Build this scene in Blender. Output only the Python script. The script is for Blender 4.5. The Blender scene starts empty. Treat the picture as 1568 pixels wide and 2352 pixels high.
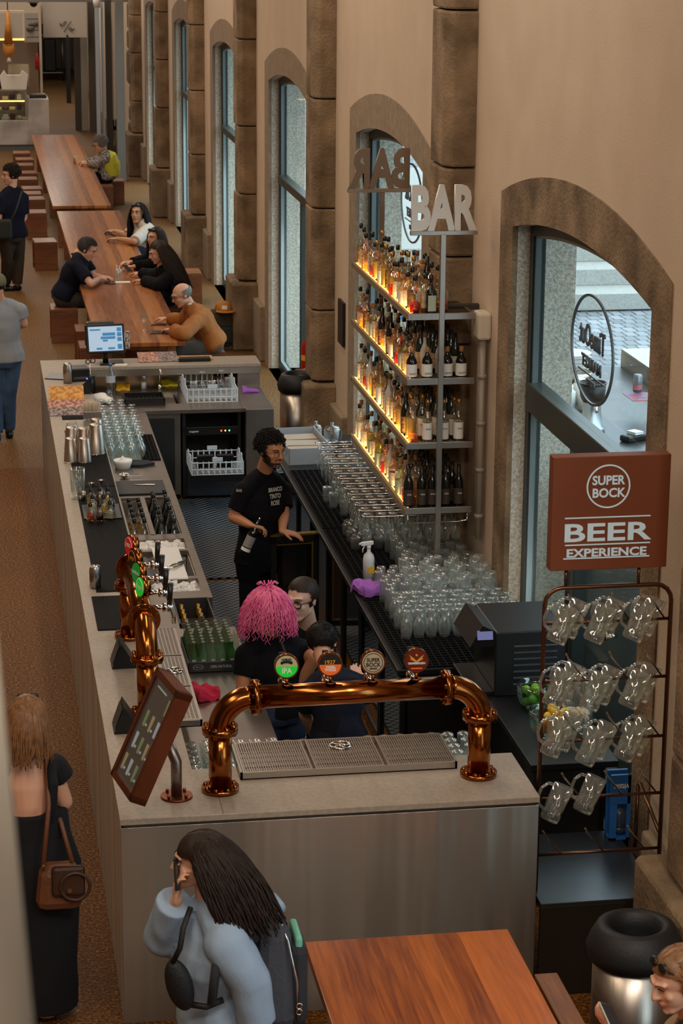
import bpy, bmesh, math, random
from mathutils import Vector, Matrix, Euler, noise
random.seed(7)
SC = bpy.context.scene
TMP = bpy.data.scenes.new('workbench')
COL = SC.collection
V = Vector
PI = math.pi
# ---------------------------------------------------------------- camera
CAM = V((0, 0, 5.8)); FPX = 5231.3
def _axes(yaw, pitch, roll):
    f = V((math.sin(yaw)*math.cos(pitch), math.cos(yaw)*math.cos(pitch), -math.sin(pitch)))
    r = V((math.cos(yaw), -math.sin(yaw), 0)); d = f.cross(r)
    c, s = math.cos(roll), math.sin(roll)
    return r*c+d*s, d*c-r*s, f
CR, CD, CF = _axes(math.radians(9.33), math.radians(15.1), math.radians(-.464))
cam = bpy.data.cameras.new('camera'); camo = bpy.data.objects.new('camera', cam); COL.objects.link(camo)
m = Matrix.Identity(4)
for i in range(3):
    m[i][0] = CR[i]; m[i][1] = -CD[i]; m[i][2] = -CF[i]; m[i][3] = CAM[i]
camo.matrix_world = m
cam.sensor_fit = 'VERTICAL'; cam.sensor_height = 36; cam.sensor_width = 24
cam.lens = 36*FPX/2352; cam.clip_start = .05; cam.clip_end = 300
cam.dof.use_dof = True; cam.dof.focus_distance = 15.5; cam.dof.aperture_fstop = 9
SC.camera = camo
def at(px, py, x=None, y=None, z=None):
    """the point of the place seen at a spot of the photograph, on the plane x=, y= or z="""
    v = CR*(px-784)+CD*(py-1176)+CF*FPX
    i, val = (0, x) if x is not None else (1, y) if y is not None else (2, z)
    return CAM + v*((val-CAM[i])/v[i])
# ---------------------------------------------------------------- light and exposure
SC.view_settings.view_transform = 'Standard'; SC.view_settings.look = 'None'
SC.view_settings.gamma = 1; SC.view_settings.use_curve_mapping = False
SC.view_settings.exposure = -.45
try:
    SC.cycles.transparent_max_bounces = 40; SC.cycles.max_bounces = 8
    SC.cycles.sample_clamp_indirect = 6
except Exception: pass
W = bpy.data.worlds.new('overcast_sky'); SC.world = W; W.use_nodes = True
nt = W.node_tree; bg = nt.nodes['Background']
bg.inputs[0].default_value = (.8, .9, 1, 1); bg.inputs[1].default_value = 5.4
def area(name, loc, rot, size, power, color, sy=None, spread=None):
    l = bpy.data.lights.new(name, 'AREA'); l.energy = power; l.color = color
    l.shape = 'RECTANGLE'; l.size = size; l.size_y = sy or size
    if spread: l.spread = spread
    o = bpy.data.objects.new(name, l); COL.objects.link(o); o.location = loc; o.rotation_euler = rot
    return o
WARM = (1, .8, .6); NEUT = (1, .88, .76)
# unseen overhead lights for the hall, some added to brighten single parts
area('ceiling_light', (-2.6, 8, 7.4), (0, -.35, 0), 1.0, 200, WARM, 5)
area('ceiling_light', (.5, 3.2, 7.6), (.35, 0, 0), 3.2, 260, NEUT, .8)  # added behind the viewer to brighten the steel bar front
area('ceiling_light', (2.9, 5.5, 6.6), (.75, 0, 0), .5, 150, NEUT, 2.5)  # added and tilted towards the bar front to lift its right side
area('ceiling_light', (-1.2, -.6, 7.6), (.5, 0, 0), .8, 45, NEUT, .8)  # added only to brighten the pale gallery post
area('ceiling_light', (1.9, 14.5, 7.5), (0, 0, 0), .35, 130, NEUT, 5)
area('ceiling_light', (-1.6, 20, 7.5), (0, -.2, 0), .8, 300, WARM, 8)
area('ceiling_light', (1.8, 22, 7.5), (0, 0, 0), .35, 120, NEUT, 6)
area('ceiling_light', (-1.5, 32, 7.5), (0, -.15, 0), 1.0, 380, WARM, 10)
area('ceiling_light', (1.0, 34, 7.5), (0, 0, 0), .6, 200, NEUT, 10)
area('ceiling_light', (0.0, 48, 7.5), (0, 0, 0), 2.0, 650, NEUT, 12)
area('ceiling_light', (0.6, 56.5, 6.5), (0, 0, 0), 1.5, 160, NEUT, 2)  # added to brighten the stall end of the hall
area('corridor_light', (2.0, 66, 4.6), (0, 0, 0), 1.2, 240, (1, .95, .85), 9)  # added fill that brightens the dark corridor, no fitting known there
# ---------------------------------------------------------------- materials
MATS = {}
def srgb(h):
    if isinstance(h, str):
        h = h.lstrip('#'); c = [int(h[i:i+2], 16)/255 for i in (0, 2, 4)]
    else: c = h
    return tuple((x/12.92 if x <= .04045 else ((x+.055)/1.055)**2.4) for x in c)+(1,)
def pm(name, col, rough=.5, metal=0, var=None, bump=None, emit=None, coat=0, trans=0, stretch=(1, 1, 1), ior=1.45, sub=0, spec=None):
    """procedural principled material; var=(colour2, scale, contrast), bump=(scale, strength)"""
    if name in MATS: return MATS[name]
    mt = bpy.data.materials.new(name); mt.use_nodes = True; t = mt.node_tree; n = t.nodes
    b = n['Principled BSDF']; b.inputs['Base Color'].default_value = srgb(col)
    b.inputs['Roughness'].default_value = rough; b.inputs['Metallic'].default_value = metal
    b.inputs['IOR'].default_value = ior
    if spec is not None: b.inputs['Specular IOR Level'].default_value = spec
    if coat: b.inputs['Coat Weight'].default_value = coat; b.inputs['Coat Roughness'].default_value = .12
    if trans: b.inputs['Transmission Weight'].default_value = trans
    if emit: b.inputs['Emission Color'].default_value = srgb(emit[0]); b.inputs['Emission Strength'].default_value = emit[1]
    tc = n.new('ShaderNodeTexCoord'); mp = n.new('ShaderNodeMapping'); mp.inputs['Scale'].default_value = stretch
    t.links.new(tc.outputs['Object'], mp.inputs[0])
    if var:
        nz = n.new('ShaderNodeTexNoise'); nz.inputs['Scale'].default_value = var[1]; nz.inputs['Detail'].default_value = 6
        t.links.new(mp.outputs[0], nz.inputs['Vector'])
        rp = n.new('ShaderNodeValToRGB'); k = var[2]
        rp.color_ramp.elements[0].position = .5-k; rp.color_ramp.elements[1].position = .5+k
        rp.color_ramp.elements[0].color = srgb(col); rp.color_ramp.elements[1].color = srgb(var[0])
        t.links.new(nz.outputs[0], rp.inputs[0]); t.links.new(rp.outputs[0], b.inputs['Base Color'])
    if bump:
        nb = n.new('ShaderNodeTexNoise'); nb.inputs['Scale'].default_value = bump[0]; nb.inputs['Detail'].default_value = 4
        t.links.new(mp.outputs[0], nb.inputs['Vector'])
        bp = n.new('ShaderNodeBump'); bp.inputs['Strength'].default_value = bump[1]; bp.inputs['Distance'].default_value = .02
        t.links.new(nb.outputs[0], bp.inputs['Height']); t.links.new(bp.outputs[0], b.inputs['Normal'])
    MATS[name] = mt; return mt
def glassm(name, tint='#f4faf8', base=.05, edge=.55, rough=.03, gl='#ffffff', milk=0):
    """thin clear glass: see-through with bright edges"""
    if name in MATS: return MATS[name]
    mt = bpy.data.materials.new(name); mt.use_nodes = True; t = mt.node_tree; n = t.nodes; n.clear()
    out = n.new('ShaderNodeOutputMaterial'); mx = n.new('ShaderNodeMixShader')
    tr = n.new('ShaderNodeBsdfTransparent'); tr.inputs[0].default_value = srgb(tint)
    gg = n.new('ShaderNodeBsdfGlossy'); gg.inputs['Roughness'].default_value = rough; gg.inputs[0].default_value = srgb(gl)
    lw = n.new('ShaderNodeLayerWeight'); lw.inputs[0].default_value = .35
    mr = n.new('ShaderNodeMapRange'); mr.inputs['To Min'].default_value = base; mr.inputs['To Max'].default_value = edge
    t.links.new(lw.outputs['Facing'], mr.inputs[0]); t.links.new(mr.outputs[0], mx.inputs[0])
    t.links.new(tr.outputs[0], mx.inputs[1]); t.links.new(gg.outputs[0], mx.inputs[2])
    if milk:
        m2 = n.new('ShaderNodeMixShader'); m2.inputs[0].default_value = milk; tl = n.new('ShaderNodeBsdfTranslucent'); tl.inputs[0].default_value = (.93, .97, 1, 1)
        df = n.new('ShaderNodeBsdfDiffuse'); df.inputs[0].default_value = (.93, .97, 1, 1); m3 = n.new('ShaderNodeMixShader'); m3.inputs[0].default_value = .5
        t.links.new(tl.outputs[0], m3.inputs[1]); t.links.new(df.outputs[0], m3.inputs[2]); t.links.new(mx.outputs[0], m2.inputs[1]); t.links.new(m3.outputs[0], m2.inputs[2]); t.links.new(m2.outputs[0], out.inputs[0])
    else: t.links.new(mx.outputs[0], out.inputs[0])
    MATS[name] = mt; return mt
def liquid(name, col):
    if name in MATS: return MATS[name]
    mt = bpy.data.materials.new(name); mt.use_nodes = True; t = mt.node_tree; n = t.nodes; n.clear()
    out = n.new('ShaderNodeOutputMaterial'); m1 = n.new('ShaderNodeMixShader'); m2 = n.new('ShaderNodeMixShader')
    tr = n.new('ShaderNodeBsdfTransparent'); tr.inputs[0].default_value = srgb(col)
    tl = n.new('ShaderNodeBsdfTranslucent'); tl.inputs[0].default_value = srgb(col)
    gg = n.new('ShaderNodeBsdfGlossy'); gg.inputs['Roughness'].default_value = .1
    m1.inputs[0].default_value = .45; m2.inputs[0].default_value = .07
    t.links.new(tr.outputs[0], m1.inputs[1]); t.links.new(tl.outputs[0], m1.inputs[2])
    t.links.new(m1.outputs[0], m2.inputs[1]); t.links.new(gg.outputs[0], m2.inputs[2]); t.links.new(m2.outputs[0], out.inputs[0])
    MATS[name] = mt; return mt
def woodm(name, c1, c2, plank=.11, rough=.3, axis=1, coat=.25):
    """boards running along one axis, each with its own tone and grain"""
    if name in MATS: return MATS[name]
    mt = bpy.data.materials.new(name); mt.use_nodes = True; t = mt.node_tree; n = t.nodes; b = n['Principled BSDF']
    b.inputs['Roughness'].default_value = rough; b.inputs['Coat Weight'].default_value = coat; b.inputs['Coat Roughness'].default_value = .18
    tc = n.new('ShaderNodeTexCoord'); sp = n.new('ShaderNodeSeparateXYZ'); t.links.new(tc.outputs['Object'], sp.inputs[0])
    ax = 'Y' if axis == 0 else 'X'; al = 'X' if axis == 0 else 'Y'
    d = n.new('ShaderNodeMath'); d.operation = 'DIVIDE'; d.inputs[1].default_value = plank; t.links.new(sp.outputs[ax], d.inputs[0])
    fl = n.new('ShaderNodeMath'); fl.operation = 'FLOOR'; t.links.new(d.outputs[0], fl.inputs[0])
    wn = n.new('ShaderNodeTexWhiteNoise'); wn.noise_dimensions = '1D'; t.links.new(fl.outputs[0], wn.inputs['W'])
    mp = n.new('ShaderNodeMapping'); mp.inputs['Scale'].default_value = (22, 1.3, 6) if axis else (1.3, 22, 6)
    t.links.new(tc.outputs['Object'], mp.inputs[0])
    nz = n.new('ShaderNodeTexNoise'); nz.noise_dimensions = '4D'; nz.inputs['Scale'].default_value = 1.6; nz.inputs['Detail'].default_value = 6; nz.inputs['Distortion'].default_value = .8
    t.links.new(mp.outputs[0], nz.inputs['Vector'])
    ml = n.new('ShaderNodeMath'); ml.operation = 'MULTIPLY'; ml.inputs[1].default_value = 37; t.links.new(wn.outputs['Value'], ml.inputs[0]); t.links.new(ml.outputs[0], nz.inputs['W'])
    ad = n.new('ShaderNodeMath'); ad.operation = 'MULTIPLY_ADD'; ad.inputs[1].default_value = .55; t.links.new(wn.outputs['Value'], ad.inputs[0])
    m3 = n.new('ShaderNodeMath'); m3.operation = 'MULTIPLY_ADD'; m3.inputs[1].default_value = 1.1; m3.inputs[2].default_value = -.32
    t.links.new(nz.outputs[0], m3.inputs[0]); t.links.new(m3.outputs[0], ad.inputs[2])
    rp = n.new('ShaderNodeValToRGB'); rp.color_ramp.elements[0].color = srgb(c1); rp.color_ramp.elements[1].color = srgb(c2)
    rp.color_ramp.elements[0].position = .1; rp.color_ramp.elements[1].position = .85
    t.links.new(ad.outputs[0], rp.inputs[0]); t.links.new(rp.outputs[0], b.inputs['Base Color'])
    MATS[name] = mt; return mt
# ---------------------------------------------------------------- mesh building
ICO = {}
class MB:
    def __init__(s): s.b = bmesh.new(); s.mi = 0
    def _new(s, faces):
        for f in faces: f.material_index = s.mi; f.smooth = getattr(s, 'sm', False)
    def box(s, x0, x1, y0, y1, z0, z1, bev=0, M=None):
        vs = [s.b.verts.new((x, y, z)) for x in (x0, x1) for y in (y0, y1) for z in (z0, z1)]
        fs = [s.b.faces.new([vs[i] for i in q]) for q in ((0, 1, 3, 2), (4, 6, 7, 5), (0, 4, 5, 1), (2, 3, 7, 6), (0, 2, 6, 4), (1, 5, 7, 3))]
        if M is not None:
            for v in vs: v.co = M @ v.co
        s._new(fs)
        if bev:
            es = list({e for f in fs for e in f.edges})
            r = bmesh.ops.bevel(s.b, geom=es, offset=bev, segments=2, affect='EDGES', profile=.5)
            s._new(r['faces'])
        return s
    def cbox(s, c, sz, bev=0, R=None):
        M = Matrix.Translation(c) @ (R.to_matrix().to_4x4() if R is not None else Matrix.Identity(4))
        return s.box(-sz[0]/2, sz[0]/2, -sz[1]/2, sz[1]/2, -sz[2]/2, sz[2]/2, bev, M)
    def frame(s, a, b):
        a = V(a); b = V(b); d = (b-a); L = d.length or 1e-6; d.normalize()
        return a, d, L
    def cyl(s, a, b, r0, r1=None, n=16, cap=True):
        r1 = r0 if r1 is None else r1
        a, d, L = s.frame(a, b); q = d.to_track_quat('Z', 'Y'); b = V(b)
        ra = [s.b.verts.new(a+q @ V((r0*math.cos(2*PI*i/n), r0*math.sin(2*PI*i/n), 0))) for i in range(n)]
        rb = [s.b.verts.new(b+q @ V((r1*math.cos(2*PI*i/n), r1*math.sin(2*PI*i/n), 0))) for i in range(n)]
        fs = []
        for i in range(n):
            f = s.b.faces.new((ra[i], ra[(i+1) % n], rb[(i+1) % n], rb[i])); f.smooth = True; f.material_index = s.mi
        if cap:
            for rr in (ra[::-1], rb):
                f = s.b.faces.new(rr); f.material_index = s.mi
        return s
    def lathe(s, prof, c=(0, 0, 0), n=20, M=None, close=False):
        c = V(c); rings = []
        for r, z in prof:
            if r < 1e-5: rings.append([s.b.verts.new(c+V((0, 0, z)))])
            else: rings.append([s.b.verts.new(c+V((r*math.cos(2*PI*i/n), r*math.sin(2*PI*i/n), z))) for i in range(n)])
        if close: rings.append(rings[0])
        for A, B in zip(rings, rings[1:]):
            for i in range(n):
                j = (i+1) % n
                if len(A) == 1 and len(B) == 1: continue
                if len(A) == 1: f = s.b.faces.new((A[0], B[j], B[i])) if False else s.b.faces.new((A[0], B[i], B[j]))
                elif len(B) == 1: f = s.b.faces.new((A[i], A[j], B[0]))
                else: f = s.b.faces.new((A[i], A[j], B[j], B[i]))
                f.smooth = True; f.material_index = s.mi
        if M is not None:
            vs = [v for r in (rings[:-1] if close else rings) for v in r]; bmesh.ops.transform(s.b, matrix=M, verts=vs)
        return s
    def tube(s, pts, r, n=8, closed=False, radii=None, cap=True):
        pts = [V(p) for p in pts]; k = len(pts); rings = []; up = None
        for i, p in enumerate(pts):
            if closed: d = pts[(i+1) % k]-pts[i-1]
            else: d = pts[min(i+1, k-1)]-pts[max(i-1, 0)]
            d.normalize() if d.length > 1e-9 else None
            if up is None:
                up = V((0, 0, 1)) if abs(d.z) < .9 else V((1, 0, 0))
            u = (up-d*up.dot(d))
            if u.length < 1e-4: u = d.orthogonal()
            u.normalize(); up = u; w = d.cross(u); rr = radii[i] if radii else r
            rings.append([s.b.verts.new(p+u*rr*math.cos(2*PI*j/n)+w*rr*math.sin(2*PI*j/n)) for j in range(n)])
        for i in range(k if closed else k-1):
            A = rings[i]; B = rings[(i+1) % k]
            for j in range(n):
                f = s.b.faces.new((A[j], A[(j+1) % n], B[(j+1) % n], B[j])); f.smooth = True; f.material_index = s.mi
        if cap and not closed:
            for rr in (rings[0][::-1], rings[-1]):
                f = s.b.faces.new(rr); f.material_index = s.mi
        return s
    def ball(s, c, r, sc=(1, 1, 1), n=2, R=None):
        if n not in ICO:
            g = bmesh.new(); bmesh.ops.create_icosphere(g, subdivisions=n, radius=1)
            g.verts.ensure_lookup_table(); ICO[n] = ([v.co.copy() for v in g.verts], [[v.index for v in f.verts] for f in g.faces]); g.free()
        M = Matrix.Translation(c) @ (R.to_matrix().to_4x4() if R is not None else Matrix.Identity(4)) @ Matrix.Diagonal((r*sc[0], r*sc[1], r*sc[2], 1))
        vs = [s.b.verts.new(M @ v) for v in ICO[n][0]]
        for q in ICO[n][1]:
            f = s.b.faces.new([vs[k] for k in q]); f.smooth = True; f.material_index = s.mi
        return s
    def caps(s, a, b, r0, r1, n=14):
        """a tapered limb with round ends"""
        s.cyl(a, b, r0, r1, n); s.ball(a, r0, n=2); s.ball(b, r1, n=2); return s
    def torus(s, c, R, r, q=None, n=28, k=8):
        q = q or Matrix.Identity(3)
        return s.tube([V(c)+q @ V((R*math.cos(2*PI*i/n), R*math.sin(2*PI*i/n), 0)) for i in range(n)], r, k, closed=True)
    def quad(s, a, b, c, d):
        f = s.b.faces.new([s.b.verts.new(p) for p in (a, b, c, d)]); f.material_index = s.mi; return s
    def prism(s, pts, h, M=None):
        """closed outline pts (x,y) extruded in z by h"""
        lo = [s.b.verts.new((x, y, 0)) for x, y in pts]; hi = [s.b.verts.new((x, y, h)) for x, y in pts]; n = len(pts)
        fs = [s.b.faces.new(lo[::-1]), s.b.faces.new(hi)]+[s.b.faces.new((lo[i], lo[(i+1) % n], hi[(i+1) % n], hi[i])) for i in range(n)]
        if M is not None: bmesh.ops.transform(s.b, matrix=M, verts=lo+hi)
        s._new(fs); return s
    def build(s, name, mats, parent=None, recalc=True):
        if recalc: bmesh.ops.recalc_face_normals(s.b, faces=s.b.faces)
        me = bpy.data.meshes.new(name); s.b.to_mesh(me); s.b.free()
        for mt in (mats if isinstance(mats, (list, tuple)) else [mats]): me.materials.append(mt)
        o = bpy.data.objects.new(name, me); COL.objects.link(o)
        if parent is not None: o.parent = parent
        return o
def tag(o, label=None, cat=None, group=None, kind=None):
    if label: o['label'] = label
    if cat: o['category'] = cat
    if group: o['group'] = group
    if kind: o['kind'] = kind
    return o
def struct(o): o['kind'] = 'structure'; return o
def empty(name, loc=(0, 0, 0), rz=0, label=None, cat=None, group=None):
    o = bpy.data.objects.new(name, None); COL.objects.link(o); o.location = loc; o.rotation_euler = (0, 0, rz); o.empty_display_size = .05
    return tag(o, label, cat, group)
def copy_tree(o, parent=None):
    c = o.copy(); COL.objects.link(c); c.parent = parent
    for ch in [x for x in CH(o)]: copy_tree(ch, c)
    return c
def CH(o): return list(o.children)
def place(o, loc, rz=0, label=None, group=None, rot=None, sc=None):
    o.location = loc; o.rotation_euler = rot if rot else (0, 0, rz)
    if sc: o.scale = sc if hasattr(sc, '__len__') else (sc, sc, sc)
    if label: o['label'] = label
    if group: o['group'] = group
    return o
class Stock:
    """first call hands out the original, later calls copies of it with its parts"""
    def __init__(s, root): s.r = root; s.n = 0; s.kids = CHT(root)
    def get(s):
        s.n += 1
        if s.n == 1: return s.r
        return dupt(s.r, s.kids, None)
def CHT(o): return [(c, CHT(c)) for c in o.children]
def dupt(o, kids, parent):
    c = o.copy(); COL.objects.link(c); c.parent = parent
    for k, kk in kids: dupt(k, kk, c)
    return c
def mesh_eval(o, name, parent=None, mats=None, smooth=True):
    """bake an object's modifiers (or a curve or text) into a plain mesh object"""
    TMP.collection.objects.link(o); vl = TMP.view_layers[0]; vl.update(); dg = vl.depsgraph
    me = bpy.data.meshes.new_from_object(o.evaluated_get(dg), depsgraph=dg)
    if smooth: me.polygons.foreach_set('use_smooth', [True]*len(me.polygons))
    n = bpy.data.objects.new(name, me); COL.objects.link(n); n.matrix_world = o.matrix_world.copy()
    data = o.data; bpy.data.objects.remove(o)
    if mats:
        me.materials.clear()
        for mt in mats: me.materials.append(mt)
    if parent is not None: n.parent = parent
    return n
def curve2d(name, loops, depth, mat, parent=None, M=None):
    """flat outline with holes, thickness 2*depth; local XY plane then matrix M"""
    cu = bpy.data.curves.new(name, 'CURVE'); cu.dimensions = '2D'; cu.fill_mode = 'BOTH'; cu.extrude = depth
    for lp in loops:
        s = cu.splines.new('POLY'); s.points.add(len(lp)-1); s.use_cyclic_u = True
        for i, (x, y) in enumerate(lp): s.points[i].co = (x, y, 0, 1)
    o = bpy.data.objects.new(name, cu); COL.objects.link(o)
    n = mesh_eval(o, name, parent, [mat], smooth=False)
    if M is not None: n.data.transform(M)
    return n
def text(name, body, size, mat, M, parent=None, ext=.002, sx=1, bold=0, align='CENTER', space=1):
    cu = bpy.data.curves.new(name, 'FONT'); cu.body = body; cu.size = size; cu.extrude = ext; cu.offset = bold
    cu.align_x = align; cu.align_y = 'CENTER'; cu.space_character = space; cu.resolution_u = 3
    o = bpy.data.objects.new(name, cu); COL.objects.link(o)
    n = mesh_eval(o, name, parent, [mat], smooth=False); n.data.transform(M @ Matrix.Diagonal((sx, 1, 1, 1))); return n
def basis(o, x, y, z=None):
    """matrix with columns x, y, z and origin o"""
    x = V(x).normalized(); y = V(y).normalized(); z = V(z).normalized() if z is not None else x.cross(y).normalized()
    return Matrix(((x.x, y.x, z.x, o[0]), (x.y, y.y, z.y, o[1]), (x.z, y.z, z.z, o[2]), (0, 0, 0, 1)))
ORD = ['first', 'second', 'third', 'fourth', 'fifth', 'sixth', 'seventh', 'eighth', 'ninth', 'tenth', 'eleventh', 'twelfth', 'thirteenth', 'fourteenth', 'fifteenth', 'sixteenth', 'seventeenth', 'eighteenth', 'nineteenth', 'twentieth', 'twenty-first', 'twenty-second', 'twenty-third', 'twenty-fourth', 'twenty-fifth', 'twenty-sixth', 'twenty-seventh', 'twenty-eighth', 'twenty-ninth', 'thirtieth']
# palette
plaster = pm('beige_plaster', '#cdb8a0', .9, var=('#c2ab92', 2.2, .3), bump=(60, .15))
granite = pm('brown_granite', '#594833', .85, var=('#9b8265', 3.2, .22), bump=(35, .6))
granite_l = pm('light_granite', '#aaa391', .85, var=('#d8d2c4', 45, .14), bump=(120, .5))
granite_s = pm('smooth_brown_granite', '#857360', .85, var=('#9b8870', 14, .2), bump=(90, .25))
steel = pm('brushed_steel', '#b3aaa0', .33, 1, bump=(40, .04), stretch=(1, 1, .05))
steel_d = pm('dull_steel', '#8b8279', .38, 1, var=('#9c948b', 6, .3))
chrome = pm('chrome', '#d6d2cc', .12, 1)
blackm = pm('black_metal', '#1a1b1d', .4, .3)
blackp = pm('black_plastic', '#131313', .35)
rubber = pm('black_rubber', '#0c0d0e', .75, bump=(90, .3), spec=.2)
frame_m = pm('grey_window_frame', '#39413f', .4, .4)
copper = pm('polished_copper', '#ab6932', .17, 1, var=('#8f5226', 5, .3))
copper_d = pm('brown_copper', '#8a4a2a', .4, .85, var=('#6b3620', 3, .3))
bronze = pm('bronze_tube', '#6b4a38', .32, .9)
white_p = pm('white_plastic', '#dcdcd8', .4)
counter_s = pm('grey_counter_stone', '#968878', .5, var=('#a29585', 40, .15), coat=.1)
glass = glassm('clear_glass', milk=.04, base=.05, edge=.75, rough=.07)
glass_w = glassm('window_glass', '#eef6f6', .02, .13, .01)
paper = pm('white_paper', '#e9e2d6', .8)
# ================================================================ THE SETTING
def speckle_floor(name, c0, c1, c2):
    mt = bpy.data.materials.new(name); mt.use_nodes = True; t = mt.node_tree; n = t.nodes; b = n['Principled BSDF']
    tc = n.new('ShaderNodeTexCoord')
    vo = n.new('ShaderNodeTexNoise'); vo.inputs['Scale'].default_value = 55; vo.inputs['Detail'].default_value = 3; t.links.new(tc.outputs['Object'], vo.inputs['Vector'])
    rp = n.new('ShaderNodeValToRGB'); e = rp.color_ramp.elements
    e[0].position = .36; e[0].color = srgb(c0); e[1].position = .68; e[1].color = srgb(c2)
    x = e.new(.52); x.color = srgb(c1)
    t.links.new(vo.outputs[0], rp.inputs[0])
    n2 = n.new('ShaderNodeTexNoise'); n2.inputs['Scale'].default_value = .5; t.links.new(tc.outputs['Object'], n2.inputs['Vector'])
    mx = n.new('ShaderNodeMix'); mx.data_type = 'RGBA'; mx.blend_type = 'MULTIPLY'; mx.inputs[0].default_value = .5
    r2 = n.new('ShaderNodeValToRGB'); r2.color_ramp.elements[0].position = .3; r2.color_ramp.elements[0].color = (.55, .5, .45, 1); r2.color_ramp.elements[1].position = .7; r2.color_ramp.elements[1].color = (1, 1, 1, 1)
    t.links.new(n2.outputs[0], r2.inputs[0]); t.links.new(rp.outputs[0], mx.inputs[6]); t.links.new(r2.outputs[0], mx.inputs[7])
    t.links.new(mx.outputs[2], b.inputs['Base Color'])
    b.inputs['Roughness'].default_value = .6; b.inputs['Specular IOR Level'].default_value = .12
    bp = n.new('ShaderNodeBump'); bp.inputs['Strength'].default_value = .12; bp.inputs['Distance'].default_value = .01
    t.links.new(vo.outputs[0], bp.inputs['Height']); t.links.new(bp.outputs[0], b.inputs['Normal'])
    return mt
struct(MB().box(-9, 4.15, -2, 23.4, -.2, 0).build('floor', speckle_floor('brown_aggregate_floor', '#4a290c', '#6e4519', '#9e7238')))
struct(MB().box(-9, 4.15, 23.4, 82, -.2, 0).build('floor', speckle_floor('beige_aggregate_floor', '#5a3f22', '#775735', '#9e7e54')))
XW = 3.7; BAY = 6.5
def arch(y0, y1, zs, zt, zb, n=14):
    c = (y1-y0)/2; h = zt-zs; R = (c*c+h*h)/(2*h); a = math.asin(c/R); ym = (y0+y1)/2
    top = [(ym+R*math.sin(-a+2*a*i/n), zt-R+R*math.cos(-a+2*a*i/n)) for i in range(n+1)]
    return [(y0, zb)]+top+[(y1, zb)]
def toX(xc): return basis((xc, 0, 0), (0, 1, 0), (0, 0, 1))
bays = range(-2, 6)
outer = lambda n: arch(11.63+BAY*n, 15.64+BAY*n, 3.82, 4.1, .0)
inner = lambda n, k=0: arch(11.97+BAY*n+k, 15.27+BAY*n-k, 3.62-k*.6, 3.78-k, .0+k)
struct(curve2d('wall_right', [[(-2, -.3), (82, -.3), (82, 8), (-2, 8)]]+[outer(n) for n in bays], .225, plaster, M=toX(XW+.225)))
stone_far = pm('smooth_arch_stone', '#7d6a57', .85, var=('#94806a', 3, .3), bump=(60, .2))
for n in bays:
    struct(curve2d('trim_%d' % (n+2), [outer(n), inner(n)], .02, granite if n == 0 else (granite_s if n in (1, 2) else stone_far), M=toX(XW-.012+.02)))
    struct(curve2d('trim_%d' % (n+70), [outer(n), inner(n)], .21, granite_l, M=toX(XW+.028+.21)))
# pilasters of stacked granite blocks
for n in bays:
    rnd = random.Random(n+50); mb = MB(); y0 = 16.55+BAY*n; z = .92
    mb.box(XW-.33, XW+.02, y0-.12, y0+.78, 0, .9, .03)
    while z < 7.9:
        h = rnd.uniform(.62, 1.15); dx = rnd.uniform(-.012, .012); dy = rnd.uniform(-.015, .015)
        mb.prism([(XW+.02, y0+dy), (XW-.17+dx, y0+dy), (XW-.235+dx, y0+.08+dy), (XW-.235+dx, y0+.5), (XW-.17, y0+.62), (XW+.02, y0+.62)], h-.012, Matrix.Translation((0, 0, z)))
        z += h
    o = mb.build('trim_%d' % (n+10), granite); struct(o)
    bv = o.modifiers.new('b', 'BEVEL'); bv.width = .018; bv.segments = 2
    # low granite plinth of the wall either side of the pilaster
    struct(MB().box(XW-.07, XW+.02, y0-.85, y0-.12, 0, .72, .02).box(XW-.07, XW+.02, y0+.78, y0+1.5, 0, .72, .02).build('trim_%d' % (n+20), granite_s))
# windows
for n in bays:
    Y0 = 11.97+BAY*n; Y1 = 15.27+BAY*n
    w = struct(empty('window_%d' % (n+2), (0, 0, 0)))
    curve2d('window_frame', [inner(n), inner(n, .09)], .045, frame_m, w, M=toX(XW+.16))
    curve2d('glazing_bead', [inner(n, .09), inner(n, .115)], .02, pm('light_grey_bead', '#8d9898', .3, .6), w, M=toX(XW+.15))
    tz = 2.36 if n else 2.34; th = .1 if n else .2
    MB().box(XW+.1, XW+.22, Y0+.05, Y1-.05, tz, tz+th, .008).build('transom', frame_m, w)
    ys = [(Y0+Y1)/2-.3] if n else [Y0+1.9]
    for y in ys: MB().box(XW+.11, XW+.21, y-.045, y+.045, .05, tz, .006).build('mullion', frame_m, w)
    MB().box(XW+.155, XW+.161, Y0+.07, Y1-.07, .09, tz).build('pane', glass_w, w)
    curve2d('pane', [[(a, max(b, tz+th)) for a, b in inner(n, .08)]], .003, glass_w, w, M=toX(XW+.158))
    if n == 0:
        MB().cyl((XW+.06, Y0+.85, 1.45), (XW+.12, Y0+.85, 1.45), .012).cyl((XW+.055, Y0+.85, 1.45), (XW+.045, Y0+.85, 1.45), .03).build('door_knob', chrome, w)
# rear, left, far walls and ceiling (bound the room; mostly outside the view)
struct(MB().box(-9.2, -9, -2, 82, 0, 8).build('wall_left', plaster))
struct(MB().box(-9, XW, -2.2, -2, 0, 8).build('wall_back', plaster))
struct(MB().box(-9, XW, 82, 82.2, 0, 8).build('wall_far', plaster))
struct(MB().box(-9, XW+.45, -2, 82, 8, 8.2).build('ceiling', pm('ceiling_paint', '#b5a591', .9)))
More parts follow.
